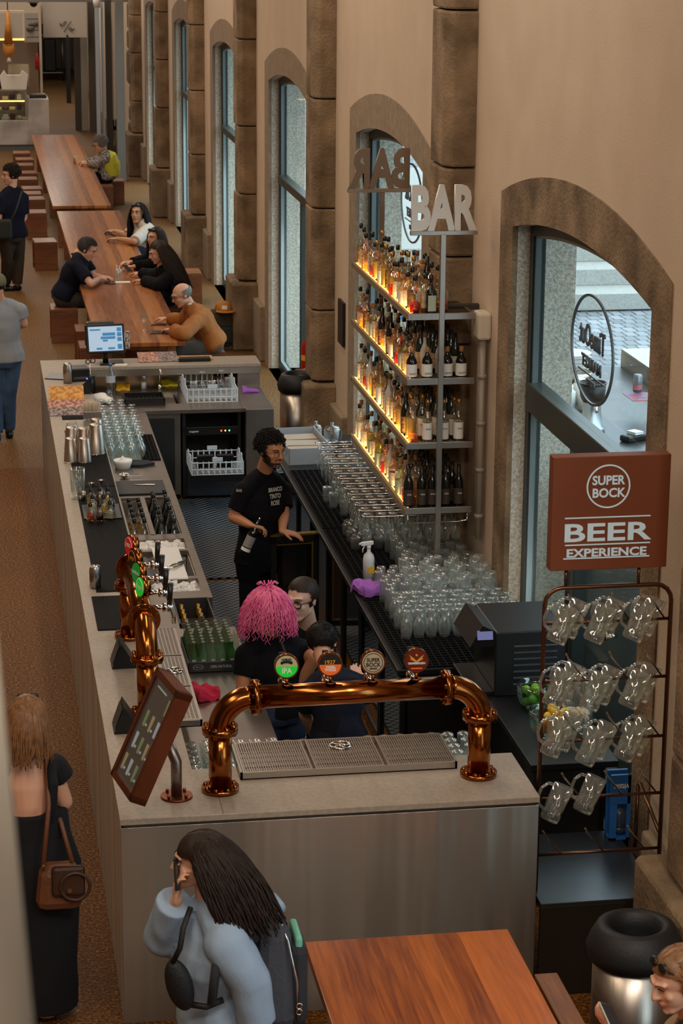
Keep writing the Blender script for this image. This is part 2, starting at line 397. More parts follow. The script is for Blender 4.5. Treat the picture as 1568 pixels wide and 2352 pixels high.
# ---- outside: stone paving, steps, pale facades
def setts():
    mt = bpy.data.materials.new('granite_setts'); mt.use_nodes = True; t = mt.node_tree; n = t.nodes; b = n['Principled BSDF']
    tc = n.new('ShaderNodeTexCoord'); br = n.new('ShaderNodeTexBrick'); br.inputs['Scale'].default_value = 1; br.inputs['Brick Width'].default_value = .16; br.inputs['Row Height'].default_value = .3
    br.inputs['Mortar Size'].default_value = .012; br.inputs['Color1'].default_value = srgb('#9aa0a6'); br.inputs['Color2'].default_value = srgb('#757b80'); br.inputs['Mortar'].default_value = srgb('#3c4146')
    nz = n.new('ShaderNodeTexNoise'); nz.inputs['Scale'].default_value = 5; t.links.new(tc.outputs['Object'], nz.inputs['Vector'])
    mx = n.new('ShaderNodeMix'); mx.data_type = 'RGBA'; mx.inputs[0].default_value = .06; t.links.new(tc.outputs['Object'], mx.inputs[6]); t.links.new(nz.outputs['Color'], mx.inputs[7])
    t.links.new(mx.outputs[2], br.inputs['Vector']); t.links.new(br.outputs['Color'], b.inputs['Base Color']); b.inputs['Roughness'].default_value = .7
    return mt
struct(MB().box(XW+.45, 40, -10, 100, -.25, -.02).build('outdoor_paving', setts()))
stepm = pm('pale_granite_step', '#b3b4ae', .8, var=('#9a9b96', 30, .2), bump=(60, .2))
sy = at(1400, 712, z=0).y
for i in range(3):
    struct(MB().box(5.2, 30, sy+.75*i, sy+12, 0+.24*i, .24*(i+1), .01).build('trim_%d' % (40+i), stepm))
fac = pm('pale_render_facade', '#cdd6dc', .9, var=('#bcc5cc', .6, .3))
struct(MB().box(4.6, 40, 88, 89, 0, 16).build('facade', fac))
struct(MB().box(30, 31, -10, 90, 0, 10).build('facade', fac))
# terrace plants and parasol masses are only hinted: a grey kiosk wall seen through window 3 and 4
# ================================================================ FAR END OF THE HALL
def pr(x0, y0, x1, y1, Y):
    a = at(x0, y0, y=Y); b = at(x1, y1, y=Y); return a.x, b.x, b.z, a.z
dgrey = pm('dark_grey_panel', '#4b443c', .6); lgrey = pm('grey_painted_steel', '#77736c', .5, .1)
def slab(name, rc, Y, d, mt, lift=None, bev=.004, kind=True, parent=None):
    x0, x1, z0, z1 = pr(*rc, Y)
    if lift is not None: z0 = lift
    o = MB().box(x0, x1, Y, Y+d, z0, z1, bev).build(name, mt, parent)
    if kind: struct(o)
    return o
slab('beam', (-40, -30, 330, 5), 51.5, .6, lgrey)
o = slab('wall_lintel', (98, 5, 200, 86), 58, .15, pm('cool_white_wall', '#b9b1a4', .8))
# corridor leaf, dark frames
d = slab('door_2', (184, 85, 203, 291), 59, .06, pm('pale_door', '#a09889', .6), lift=0)
MB().box(d.data.vertices[0].co.x-.16, d.data.vertices[0].co.x-.01, 59.0, 59.25, 0, 2.6).build('door_edge', dgrey, d)
slab('wall_far_panel', (201, 5, 232, 300), 58.5, .15, dgrey, lift=0)
slab('door_3', (150, 85, 163, 205), 67, .1, pm('black_door', '#17191b', .5), lift=0)
slab('door_4', (172, 85, 180, 245), 63, .1, MATS['black_door'], lift=0)
wc = pm('blue_white_steel', '#a9b4bd', .35, .2)
slab('steel_column', (218, 5, 234, 420), 50.5, .25, wc, lift=0)
slab('steel_column_edge', (236, 5, 240, 420), 50.6, .2, wc, lift=0)
slab('wall_recess', (240, 0, 262, 400), 51, .1, dgrey, lift=0)
slab('steel_column_grey', (264, 0, 290, 410), 48.2, .25, lgrey, lift=0)
slab('steel_column_flange', (259, 0, 264, 290), 49, .1, pm('cream_paint', '#9c9282', .6))
# crumbling stone pier before the first window
mb = MB(); rnd = random.Random(3); z = 0
while z < 4.6:
    h = rnd.uniform(.35, .8); x0 = at(297, 300, y=49.3).x+rnd.uniform(-.03, .07)
    mb.box(x0, XW+.1, 49.3+rnd.uniform(0, .1), 50.2, z, z+h-.02, .06); z += h
struct(mb.build('trim_60', pm('weathered_pier', '#3d2f20', .95, var=('#755f47', 2.5, .25), bump=(12, 1))))
# corridor beyond
struct(MB().box(-1.5, 4, 80.9, 81, 0, 6).build('wall_corridor', pm('dim_grey', '#6e6c66', .8)))
# logo on the lintel wall: ring, slash and dot
a = at(154, 62, y=57.98); M = basis(a, (1, 0, 0), (0, 0, 1))
ink = pm('dark_ink', '#3a3530', .7)
lg = empty('wall_logo', a, 0, 'small dark round emblem with a slash on the pale wall over the corridor opening', 'sign')
text('letters', 'fun', .15, ink, Matrix.Translation((-.09, -.01, .08)) @ basis((0, 0, 0), (.8, 0, .6), (-.6, 0, .8)), lg, .003, bold=.002)
text('letters', 'of', .15, ink, Matrix.Translation((.1, -.01, -.05)) @ basis((0, 0, 0), (.8, 0, -.6), (.6, 0, .8)), lg, .003, bold=.002)
MB().cyl((-.08, -.01, -.12), (.1, -.01, .14), .008).cyl((-.0, -.015, -.22), (-.0, 0, -.22), .03).build('slash', ink, lg)
# ---- marble food stall
marble = pm('veined_marble', '#c8c2ba', .35, var=('#a39c96', 1.1, .06), coat=.2)
YS = 54.5
a = at(112, 228, y=YS); xr = a.x; zt = a.z
st = empty('food_stall_counter', (xr-1.2, YS, 0), 0, 'white marble stall counter with dark skirting at the far left end of the hall', 'counter')
def child(mb, name, mt, par): 
    o = mb.build(name, mt, par); o.data.transform(Matrix.Translation(-par.location)); return o
xl = at(64, 228, y=YS).x
child(MB().box(xl, xr, YS, YS+1.3, .12, zt, .01), 'end_block', marble, st)
zf = at(30, 277, y=YS).z
child(MB().box(-3, xl, YS, YS+1.0, .12, zf, .01), 'front_panel', marble, st)
child(MB().box(-3, xr-.03, YS+.05, YS+.9, 0, .12), 'skirting', pm('blue_grey_skirting', '#6b7178', .4), st)
dc = empty('display_case', (0.4, YS+.4, zf), 0, 'lit glass display case of cheeses and cured meats built into the marble stall', 'display case')
zc = at(60, 207, y=YS).z
g = MB()
for z in (zf, zc): g.box(-2.5, xl-.03, YS+.03, YS+.06, z-.015, z+.015)
g.box(xl-.06, xl-.03, YS+.03, YS+.06, zf, zc).box(-2.5, xl-.03, YS+.7, YS+.73, zc-.02, zc+.02)
child(g, 'case_frame', steel, dc); child(MB().box(-2.5, xl-.05, YS+.035, YS+.04, zf, zc), 'front_glass', glass_w, dc)
hz = (zc-zf)/3
for k in (1, 2): child(MB().box(-2.5, xl-.06, YS+.1, YS+.65, zf+hz*k-.01, zf+hz*k), 'glass_shelf', glass, dc)
child(MB().box(-2.5, xl-.08, YS+.1, YS+.13, zf+hz*2-.04, zf+hz*2-.015), 'strip_light', pm('warm_strip', '#ffd28a', .5, emit=('#ffc05a', 6)), dc)
rnd = random.Random(5); fm = [pm('cheese', '#d9c48c', .6), pm('cured_meat', '#5c2a20', .5), pm('pale_packet', '#c9c0b0', .5), pm('dark_packet', '#2e2622', .5)]
for k in range(3):
    for i in range(9):
        x = xl-.2-i*.16; z = zf+hz*k+.002; w_ = rnd.uniform(.09, .14); h_ = rnd.uniform(.05, .13); mt = fm[(i*5+k*3) % 4]
        mb = MB()
        if (i+k) % 3 == 0: mb.lathe([(0, 0), (w_*.5, 0), (w_*.5, h_*.8), (0, h_*.8)], (x, YS+.3, z), 12)
        else: mb.box(x-w_/2, x+w_/2, YS+.2, YS+.34, z, z+h_, .012)
        tag(mb.build('cheese_wheel' if (i+k) % 3 == 0 else 'food_packet', mt), '%s food item on the %s shelf of the display case, %s from its right end' % (mt.name.replace('_', ' '), ('bottom', 'middle', 'top')[k], ORD[i]), 'food', 'food in the display case')
# things on the stall
sc_ = empty('kitchen_scale', at(87, 224, y=YS+.4), 0, 'black scale standing on the marble end block', 'scale')
MB().box(-.2, .2, -.12, .12, .0, .07, .02).build('body', blackp, sc_); MB().box(-.17, .17, -.1, .1, .07, .09, .005).build('tray', steel_d, sc_)
# stall back wall, side post and upper board
struct(MB().box(-3, at(88, 150, y=57).x, 57, 57.1, 0, 4.2).build('wall_stall', pm('brown_stall_wall', '#8a7562', .8)))
slab('wall_stall_post', (88, 5, 99, 225), 56, .3, pm('cream_wall', '#c4b6a2', .8), lift=0)
slab('wall_stall_top', (-30, 3, 99, 55), 56.4, .3, MATS['cream_wall'])
x0, x1, z0, z1 = pr(52, 30, 96, 97, 56.36)
pb = empty('menu_poster', (x0, 56.36, z0), 0, 'grey poster with a drawn hand holding a cup beside the lit stall screen', 'poster')
MB().box(0, x1-x0, 0, .03, 0, z1-z0).build('board', pm('poster_grey', '#a29a90', .7), pb)
fr = MB()
W_, H_ = x1-x0, z1-z0
for q in ((.08, W_-.06, H_-.14, H_-.13), (.08, W_-.06, .12, .13), (.08, W_-.06, .28, .29)): fr.box(q[0], q[1], -.01, 0, q[2], q[3])
fr.box(W_-.07, W_-.06, -.01, 0, .12, H_-.13); fr.build('border_lines', ink, pb)
MB().lathe([(.02, 0), (.09, .03), (.1, .12), (.085, .12), (.01, .04)], (W_*.38, -.02, H_*.38), 12).caps((W_*.38, -.03, H_*.62), (W_*.72, -.03, H_*.66), .05, .07).build('hand_drawing', pm('sketch_grey', '#6d665e', .8), pb)
x0, x1, z0, z1 = pr(-30, 24, 58, 94, 54.9)
sb = empty('lit_menu_screen', (x0, 54.9, z0), 0, 'hanging pale framed light box over the food stall', 'screen')
MB().box(0, x1-x0, 0, .08, 0, z1-z0, .01).build('casing', pm('cream_frame', '#cbbfa8', .5), sb)
MB().box(.06, x1-x0-.06, -.006, 0, .06, z1-z0-.06).build('panel', pm('light_box_panel', '#a59b8e', .6, emit=('#b7a48c', .12)), sb)
MB().box(.03, x1-x0-.03, -.012, -.002, .02, .05).build('strip_light', MATS['warm_strip'], sb)
h = empty('hanging_ham', at(20, 112, y=54.5), 0, 'cured ham hanging by a cord in front of the stall screen', 'ham')
MB().ball((0, 0, 0), .17, (.85, .6, 1.15), 3).caps((0, 0, .1), (0, 0, .85), .11, .035).build('ham', pm('cured_ham', '#b5682c', .4, var=('#d99a4a', 4, .2)), h)
MB().tube([(0, 0, .84), (0, 0, 1.15)], .012, 6).build('cord', blackm, h)
MB().cyl((0, 0, -.19), (0, 0, -.3), .02, .07).build('drip_cup', paper, h)
bg_ = tag(MB().prism([(-.28, 0), (.28, 0), (.33, .35), (.2, .45), (.15, .34), (-.15, .34), (-.22, .45), (-.33, .3)], .25, basis((0, 0, 0), (1, 0, 0), (0, 0, 1))).build('paper_bag', paper), 'crumpled white paper bag standing on the display case', 'bag'); bg_.location = at(32, 205, y=54.9)
cb = tag(MB().box(-.25, .25, 0, .03, 0, .55, .03).build('cutting_board', pm('beige_board', '#b3a48c', .6)), 'upright beige chopping board behind the paper bag on the stall', 'board'); cb.location = at(44, 205, y=54.9); cb.location.z = zc+.02; cb.location.y = YS+.5
for i, px in enumerate((0, 9)):
    b_ = tag(MB().lathe([(0, 0), (.045, 0), (.045, .22), (.015, .28), (.015, .34), (0, .34)], n=12).build('wine_bottle', pm('dark_glass', '#1d1a16', .15)), 'dark bottle standing on the stall case, %s' % ('at the left picture edge' if i == 0 else 'beside the white paper bag'), 'bottle'); b_.location = at(px, 203, y=54.9)
ex = tag(MB().lathe([(0, 0), (.05, 0), (.05, .28), (.02, .33), (.02, .38), (0, .38)], n=14).build('fire_extinguisher', pm('red_paint', '#a01c16', .35)), 'small red fire extinguisher hanging on the post behind the stall', 'fire extinguisher'); ex.location = at(86, 160, y=55.92)
cm = empty('security_camera', at(77, 4, y=52), 0, 'white dome camera with black lens under the far beam', 'camera')
MB().cyl((0, 0, -.02), (0, 0, .09), .13).build('housing', white_p, cm); MB().ball((0, 0, -.03), .09, n=2).build('dome', blackp, cm)
cm = empty('spotlight', at(222, 6, y=50), 0, 'small white spotlight under the beam at the pale steel column', 'lamp')
MB().cyl((0, 0, -.1), (0, 0, .12), .07, .09).build('housing', white_p, cm)
# trolley in the corridor
t0 = at(120, 186, z=0); tr = empty('service_trolley', t0, 0, 'tall wheeled trolley with black bin seen through the far corridor opening', 'trolley')
fr = MB()
for x in (-.35, .35):
    for y in (0, .5): fr.cyl((x, y, .1), (x, y, 1.5), .025, n=8)
for z in (.25, 1.45): fr.box(-.37, .37, -.02, .52, z, z+.03)
fr.build('frame', steel_d, tr)
for x in (-.35, .35): MB().cyl((x-.02, 0, .07), (x+.02, 0, .07), .07).build('wheel', rubber, tr)
MB().box(-.25, .15, .05, .45, .3, 1.3, .04).build('bin', blackp, tr); MB().ball((.0, .2, 1.55), .18, (1.2, 1, .5)).build('folded_cloth', pm('pale_green_cloth', '#8faf96', .8), tr)
# bin by the grey column
b0 = at(262, 378, z=0); bn = empty('slim_bin', b0, 0, 'slim steel bin with black lid beside the far grey column', 'bin')
MB().cyl((0, 0, 0), (0, 0, .8), .15).build('body', steel_d, bn); MB().cyl((0, 0, .8), (0, 0, 1.0), .16).build('lid', blackp, bn)
# wall conduits
def conduit(px, py0, py1, lab, two=False):
    p = at(px, py0, x=XW-.05); q = at(px, py1, x=XW-.05)
    zb = max(.05, q.z)
    c = empty('cable_conduit', (XW, p.y, 0), 0, lab, 'conduit')
    MB().box(-.1, 0, -.09, .09, p.z-.2, p.z, .02).build('junction_box', pm('ivory_box', '#c9bda8', .5), c)
    mb = MB().tube([(-.05, -.03, p.z-.2), (-.05, -.03, zb)], .024, 10)
    if two: mb.tube([(-.05, .06, p.z-.12), (-.05, .06, zb)], .018, 10)
    for k in range(4):
        z = zb+(p.z-.3-zb)*(k+.5)/4; mb.cyl((-.05, -.03, z-.015), (-.05, -.03, z+.015), .033, n=10)
    mb.build('pipe', pm('grey_pipe', '#94897a', .4), c)
conduit(1108, 715, 1250, 'pair of grey conduit pipes under an ivory box, right of the bottle shelves', True)
conduit(581, 722, 850, 'grey conduit pipe under an ivory box behind the far end of the bar')
conduit(381, 442, 520, 'small grey conduit pipe on the wall behind the long tables')
pn = struct(MB().box(-.03, 0, 0, .32, 0, .45, .006).build('access_panel', pm('black_panel', '#191716', .4))); p = at(782, 785, x=XW); pn.location = (XW, p.y-.3, p.z)
# ================================================================ THE BAR
XL, XR, YF, YB, HC = .66, 2.9, 11.03, 23.26, 1.17
def U_outline(o=0): return [(XL+o, YF+o), (XR-o, YF+o), (XR-o, 11.69), (1.1, 11.69), (1.1, 22.84), (XR-o, 22.84), (XR-o, YB-o), (XL+o, YB-o)]
o = MB().prism(U_outline(), .035, Matrix.Translation((0, 0, HC-.035))).build('counter_top', counter_s)
bv = o.modifiers.new('b', 'BEVEL'); bv.width = .004; bv.segments = 2
tag(o, 'continuous grey worktop running round the three outer sides of the bar', 'counter top')
MB().box(1.2, 1.203, YF+.002, 11.688, HC, HC+.0006).build('seam', dgrey, o)
# brushed front with soft vertical sheen
AROT = 0.25
def brushed():
    mt = pm('brushed_bar_front', '#a89e92', .34, .92, var=('#8f867b', 1.6, .3), stretch=(1.6, 1.6, .05)); n = mt.node_tree.nodes; t = mt.node_tree
    if 'brushing' in n: return mt
    b = n['Principled BSDF']; b.inputs['Anisotropic'].default_value = .93
    tg_ = n.new('ShaderNodeTangent'); tg_.name = 'brushing'; tg_.direction_type = 'RADIAL'; tg_.axis = 'Z'; t.links.new(tg_.outputs[0], b.inputs['Tangent']); b.inputs['Anisotropic Rotation'].default_value = AROT
    nz = n.new('ShaderNodeTexNoise'); nz.inputs['Scale'].default_value = 2.2; nz.inputs['Detail'].default_value = 3; mp = n.new('ShaderNodeMapping'); mp.inputs['Scale'].default_value = (1, 1, .04); tc = n.new('ShaderNodeTexCoord')
    t.links.new(tc.outputs['Object'], mp.inputs[0]); t.links.new(mp.outputs[0], nz.inputs['Vector'])
    bp = n.new('ShaderNodeBump'); bp.inputs['Strength'].default_value = 1; bp.inputs['Distance'].default_value = .03; t.links.new(nz.outputs[0], bp.inputs['Height']); t.links.new(bp.outputs[0], b.inputs['Normal'])
    return mt
bb = empty('bar_counter', (XL, YF, 0), 0, 'steel clad bar carcass under the grey top, its bare front panel facing the viewer', 'bar')
for nm, q in (('front_panel', (XL+.004, XR-.004, YF+.004, YF+.03)), ('side_panel', (XL+.004, XL+.03, YF+.03, YB-.03)), ('rear_panel', (XL+.03, XR-.004, YB-.03, YB-.004))):
    child(MB().box(q[0], q[1], q[2], q[3], 0, HC-.05, .002), nm, brushed(), bb)
child(MB().box(XL+.02, XR-.02, YF+.02, 11.66, .02, HC-.037).box(XL+.02, 1.07, 11.66, 22.86, .02, HC-.037), 'carcass', dgrey, bb)
child(MB().box(1.07, 1.09, 11.7, 22.85, .02, HC-.04).box(1.1, XR-.02, 11.66, 11.69, 0, HC-.04), 'inner_panel', steel_d, bb)
# rear raised shelf, backsplash and side block
ru = empty('rear_shelf_unit', (1.1, YB-.42, 0), 0, 'steel backsplash and end post carrying the raised rear counter over the sink', 'shelf')
child(MB().box(1.1, 2.9, 23.2, 23.23, 0, HC-.04), 'backsplash', pm('warm_steel_splash', '#a58d6e', .35, .9, bump=(30, .05)), ru)
child(MB().box(2.66, 2.89, 22.86, 23.18, .9, HC-.04, .004), 'end_post', steel_d, ru)
child(MB().box(1.1, 2.9, 22.84, 22.87, HC-.1, HC-.036), 'front_lip', steel, ru)
# rear worktop with sink
sw = empty('sink_worktop', (1.1, 21.85, .92), 0, 'steel worktop with a sunken sink basin below the rear counter', 'worktop')
mb = MB(); x0, x1, y0, y1 = 1.6, 2.03, 22.15, 22.72
for q in ((1.1, x0, 21.85, 23.2), (x1, 2.62, 21.85, 23.2), (x0, x1, 21.85, y0), (x0, x1, y1, 23.2)): mb.box(*q, .885, .92)
child(mb, 'top', steel_d, sw)
mb = MB(); mb.box(x0, x0+.01, y0, y1, .72, .9).box(x1-.01, x1, y0, y1, .72, .9).box(x0, x1, y0, y0+.01, .72, .9).box(x0, x1, y1-.01, y1, .72, .9).box(x0, x1, y0, y1, .71, .72)
child(mb, 'basin', steel, sw); child(MB().tube([(1.86, 22.86, .92), (1.86, 22.86, 1.1), (1.86, 22.8, 1.14), (1.86, 22.7, 1.12)], .014, 10).cyl((1.86, 22.86, .92), (1.86, 22.86, .97), .025), 'tap', chrome, sw)
child(MB().box(2.62, 2.9, 21.8, 23.2, 0, .92, .004), 'end_block', steel_d, sw)
# under-counter doors
cu = empty('undercounter_cabinet', (1.3, 21.86, 0), 0, 'dark under-counter cupboard left of the dishwasher', 'cabinet')
child(MB().box(1.3, 1.98, 21.9, 23.1, .05, .88), 'body', steel_d, cu); child(MB().box(1.6, 1.92, 21.87, 21.9, .1, .84, .004), 'door', pm('dark_cupboard_door', '#2a2b2c', .4, .3), cu)
dw = empty('dishwasher', (2.0, 21.85, 0), 0, 'open steel glass washer with its hatch lowered under the rear worktop', 'dishwasher')
mb = MB().box(2.0, 2.03, 21.9, 22.7, .02, .88).box(2.55, 2.58, 21.9, 22.7, .02, .88).box(2.03, 2.55, 22.6, 22.7, .02, .88).box(2.03, 2.55, 21.9, 22.7, .02, .3)
child(mb, 'body', pm('dark_washer_body', '#3b3c3d', .35, .7), dw)
child(MB().box(2.03, 2.55, 21.86, 21.9, .66, .74, .004), 'control_panel', blackp, dw)
for i, (cx, c) in enumerate(((2.38, '#ff6a30'), (2.42, '#ffb060'), (2.46, '#60e0b0'))):
    child(MB().cyl((cx, 21.86, .7), (cx, 21.85, .7), .008, n=8), 'indicator', pm('led%d' % i, c, .4, emit=(c, 3)), dw)
tt = text('lettering', 'cupper', .035, white_p, basis((2.11, 21.855, .7), (1, 0, 0), (0, 0, 1)), dw, .001); tt.data.transform(Matrix.Translation(-dw.location))
child(MB().box(2.04, 2.54, 21.40, 21.86, .34, .37, .006).box(2.03, 2.55, 21.38, 21.42, .3, .38, .006), 'hatch_door', blackp, dw)
child(MB().box(2.04, 2.54, 21.85, 21.88, .04, .3, .004), 'lower_panel', pm('bluish_steel', '#4a4f55', .35, .8), dw)
def dish_rack(name, label, w=.5, d=.5, h=.13):
    r = empty(name, (0, 0, 0), 0, label, 'rack'); m_ = pm('grey_white_rack', '#c4ccd2', .45); mb = MB()
    for z in (.0, .05, h-.012):
        for a_, b_ in (((-w/2, -d/2), (w/2, -d/2)), ((w/2, -d/2), (w/2, d/2)), ((w/2, d/2), (-w/2, d/2)), ((-w/2, d/2), (-w/2, -d/2))):
            mb.tube([(a_[0], a_[1], z), (b_[0], b_[1], z)], .006, 6)
    k = 9
    for i in range(k+1):
        t_ = -w/2+w*i/k
        for y in (-d/2, d/2): mb.box(t_-.006, t_+.006, y-.005, y+.005, 0, h)
        for x in (-w/2, w/2): mb.box(x-.005, x+.005, t_-.006, t_+.006, 0, h)
        mb.box(t_-.003, t_+.003, -d/2, d/2, 0, .006); mb.box(-w/2, w/2, t_-.003, t_+.003, 0, .006)
    for x in (-w/2, w/2):
        for y in (-.1, .1): mb.box(x-.006, x+.006, y-.04, y+.04, h, h+.04)
    for y in (-d/2, d/2): mb.box(-.05, .05, y-.006, y+.006, h, h+.04)
    mb.build('basket', m_, r); return r
r = dish_rack('dish_rack', 'pale plastic rack holding black trays on the lowered washer hatch'); r.location = (2.29, 21.63, .375)
for i, x in enumerate((-.1, .1)):
    o = tag(MB().box(-.08, .08, -.015, .015, 0, .16, .004).build('black_tray', blackp), 'black rectangular tray upright in the washer rack, %s one' % ('left', 'right')[i], 'tray'); o.location = (2.29+x, 21.66, .382); o.rotation_euler = (.5, 0, 0)
r = dish_rack('dish_rack', 'pale plastic rack full of clean glasses beside the sink', .5, .8, .14); r.location = (2.33, 22.58, .92)
icem = pm('ice', '#d9d6d2', .25)
# inner left worktop: steel runs with ice sink
iw = empty('inner_worktop', (1.1, 15, .88), 0, 'low steel working shelf behind the left counter with wells and an ice sink', 'worktop')
mb = MB(); T = (.86, .9)
for q in ((1.1, 1.64, 18.6, 21.85), (1.1, 1.17, 15.7, 18.6), (1.33, 1.37, 17.42, 18.6), (1.58, 1.64, 15.7, 18.6), (1.17, 1.58, 17.3, 17.44), (1.17, 1.58, 15.7, 15.88), (1.17, 1.58, 16.95, 17.0), (1.1, 1.72, 11.9, 15.0), (1.1, 1.34, 15.0, 15.7), (1.17, 1.58, 16.2, 16.26)): mb.box(*q, *T)
child(mb, 'top', steel_d, iw)
mb = MB()
for q in ((1.17, 1.33, 17.44, 18.6), (1.37, 1.58, 17.44, 18.6), (1.17, 1.58, 15.88, 17.3)): mb.box(q[0], q[1], q[2], q[3], .64, .65).box(q[0], q[0]+.006, q[2], q[3], .65, .87).box(q[1]-.006, q[1], q[2], q[3], .65, .87).box(q[0], q[1], q[3]-.006, q[3], .65, .87)
child(mb, 'wells', steel, iw)
child(MB().box(1.18, 1.57, 15.89, 16.2, .66, .83).box(1.18, 1.57, 17.01, 17.29, .66, .83), 'ice_bed', icem, iw)
child(MB().box(1.62, 1.64, 15.7, 21.85, .05, .86).box(1.70, 1.72, 11.9, 15.0, .05, .86).box(1.1, 1.72, 14.98, 15.0, .05, .86), 'front_panel', steel_d, iw)
# ice in the sink
def lumps(name, x0, x1, y0, y1, z, n, r, mt, lab, cat, seed=1):
    rnd = random.Random(seed); mb = MB()
    for i in range(n): mb.cbox(V((rnd.uniform(x0, x1), rnd.uniform(y0, y1), z+rnd.uniform(-r, r*1.5))), (r*2, r*2, r*1.6), r*.3, Euler((rnd.random()*3, rnd.random()*3, rnd.random()*3)))
    o = mb.build(name, mt); tag(o, lab, cat); o['kind'] = 'stuff'; return o
icem = pm('ice', '#d9d6d2', .25)
lumps('crushed_ice', 1.19, 1.56, 17.02, 17.28, .845, 170, .022, icem, 'white ice filling the far end of the ice sink', 'ice', 1)
lumps('crushed_ice', 1.25, 1.56, 15.9, 16.18, .845, 150, .022, icem, 'white ice filling the near end of the ice sink', 'ice', 2)
o = tag(MB().box(1.3, 1.51, 16.17, 17.0, .9, .918, .008).build('cutting_board', white_p), 'white chopping board laid across the ice sink', 'board')
tg = tag(MB().tube([(1.33, 16.36, .93), (1.42, 16.38, .935), (1.5, 16.5, .93)], .009, 6).tube([(1.33, 16.36, .93), (1.42, 16.45, .935), (1.52, 16.57, .93)], .009, 6).build('tongs', chrome), 'steel tongs on the white chopping board', 'tongs')
o = tag(MB().box(1.14, 1.57, 18.68, 19.12, .9, .918, .006).build('cutting_board', pm('black_board', '#1e1e1e', .55)), 'black chopping board on the inner steel worktop', 'board')
kn = empty('vegetable_peeler', (1.4, 18.96, .919), -.1, 'small steel peeler lying on the black chopping board', 'peeler')
MB().box(-.09, .09, -.012, .012, 0, .006, .003).build('body', chrome, kn); MB().box(-.02, .06, -.006, .006, .006, .009).build('blade', pm('orange_strip', '#b85a2a', .4), kn)
o = tag(MB().prism([(-.13, -.07), (.02, -.1), (.15, -.03), (.1, .07), (-.02, .1), (-.14, .05)], .025).build('bar_cloth', pm('charcoal_cloth', '#22252b', .9)), 'folded charcoal cloth by the white citrus juicer', 'cloth'); o.location = (1.4, 19.75, .9)
# grids of rubber matting
def grid_mat(name, x0, x1, y0, y1, z, lab, step=.035, mt=rubber):
    mb = MB(); x = x0
    while x <= x1+1e-6: mb.box(x-.004, x+.004, y0, y1, z, z+.012); x += step
    y = y0
    while y <= y1+1e-6: mb.box(x0, x1, y-.004, y+.004, z, z+.012); y += step
    return tag(mb.build(name, mt), lab, 'mat')
grid_mat('drainer_mat', 1.46, 1.62, 19.9, 20.9, .9, 'black drainer grid beside the upturned wine glasses')
# ribbed bar mats
def rib_mat(x0, x1, y0, y1, lab):
    mb = MB().box(x0, x1, y0, y1, HC, HC+.006, .002); k = int((x1-x0)/.012)
    for i in range(k): x = x0+.006+i*.012; mb.box(x, x+.005, y0+.01, y1-.01, HC+.006, HC+.010)
    return tag(mb.build('bar_mat', rubber), lab, 'mat')
rib_mat(.77, 1.09, 17.95, 20.0, 'long black ribbed mat under the steel shakers on the left counter')
rib_mat(.77, 1.09, 15.05, 17.93, 'long black ribbed mat under the small bitters bottles')
rib_mat(.77, 1.09, 20.45, 20.72, 'short black mat under the straw holder')
rib_mat(.73, 1.0, 14.2, 14.95, 'short black ribbed mat beside the far copper tap pipe')
# floor mat of woven rubber
def weave():
    mt = bpy.data.materials.new('woven_floor_mat'); mt.use_nodes = True; t = mt.node_tree; n = t.nodes; b = n['Principled BSDF']; b.inputs['Roughness'].default_value = .6; b.inputs['Specular IOR Level'].default_value = .25
    tc = n.new('ShaderNodeTexCoord'); ck = n.new('ShaderNodeTexChecker'); ck.inputs['Scale'].default_value = 26; ck.inputs['Color1'].default_value = srgb('#060708'); ck.inputs['Color2'].default_value = srgb('#59636d')
    t.links.new(tc.outputs['Object'], ck.inputs['Vector']); t.links.new(ck.outputs['Color'], b.inputs['Base Color'])
    bp = n.new('ShaderNodeBump'); bp.inputs['Strength'].default_value = .9; t.links.new(ck.outputs['Fac'], bp.inputs['Height']); t.links.new(bp.outputs[0], b.inputs['Normal']); return mt
wv = weave()
for i, (y0, y1) in enumerate(((19.1, 21.84), (16.2, 19.0), (13.3, 16.1))):
    tag(MB().box(1.66, 2.58, y0, y1, .0, .02, .005).build('floor_mat', wv), 'black woven rubber floor mat inside the bar, %s section' % ('farthest', 'middle', 'nearest')[i], 'mat')
# ---- steel drip trays
def drip_tray(name, w, d, lab, sections, rz=0, h=.04, lip=.09):
    r = empty(name, (0, 0, 0), rz, lab, 'drip tray')
    mb = MB().box(-w/2, w/2, -d/2, -d/2+.012, -0, h).box(-w/2, w/2, d/2-.012, d/2, 0, h).box(-w/2, -w/2+.012, -d/2, d/2, 0, h).box(w/2-.012, w/2, -d/2, d/2, 0, h).box(-w/2, w/2, -d/2, d/2, 0, .006)
    mb.build('tray', steel, r)
    sw_ = w/sections
    for k in range(sections):
        g = MB(); xa = -w/2+sw_*k+.014; xb = -w/2+sw_*(k+1)-.006
        g.box(xa, xa+.01, -d/2+.014, d/2-.014, h-.012, h+.002).box(xb-.01, xb, -d/2+.014, d/2-.014, h-.012, h+.002)
        n_ = int((xb-xa)/.0135)
        for i in range(n_): x = xa+.01+(xb-xa-.02)*(i+.5)/n_; g.box(x-.0032, x+.0032, -d/2+.014, d/2-.014, h-.008, h)
        for j in range(7): y = -d/2+.014+(d-.028)*j/6; g.box(xa, xb, y-.003, y+.003, h-.01, h+.001)
        g.build('grille', steel, r)
    return r
tr = drip_tray('drip_tray', 1.2, .46, 'long steel three-part drip tray under the front copper beer tower', 3); tr.location = (1.945, 11.72, HC); tr.rotation_euler = (.0, 0, .0)
rz_ = MB(); c = V((.0, .1, .045)); rz_.torus(c, .058, .006)
for k in range(5): a_ = 2*PI*k/5; rz_.tube([c, c+V((.055*math.cos(a_), .055*math.sin(a_), 0))], .006, 6)
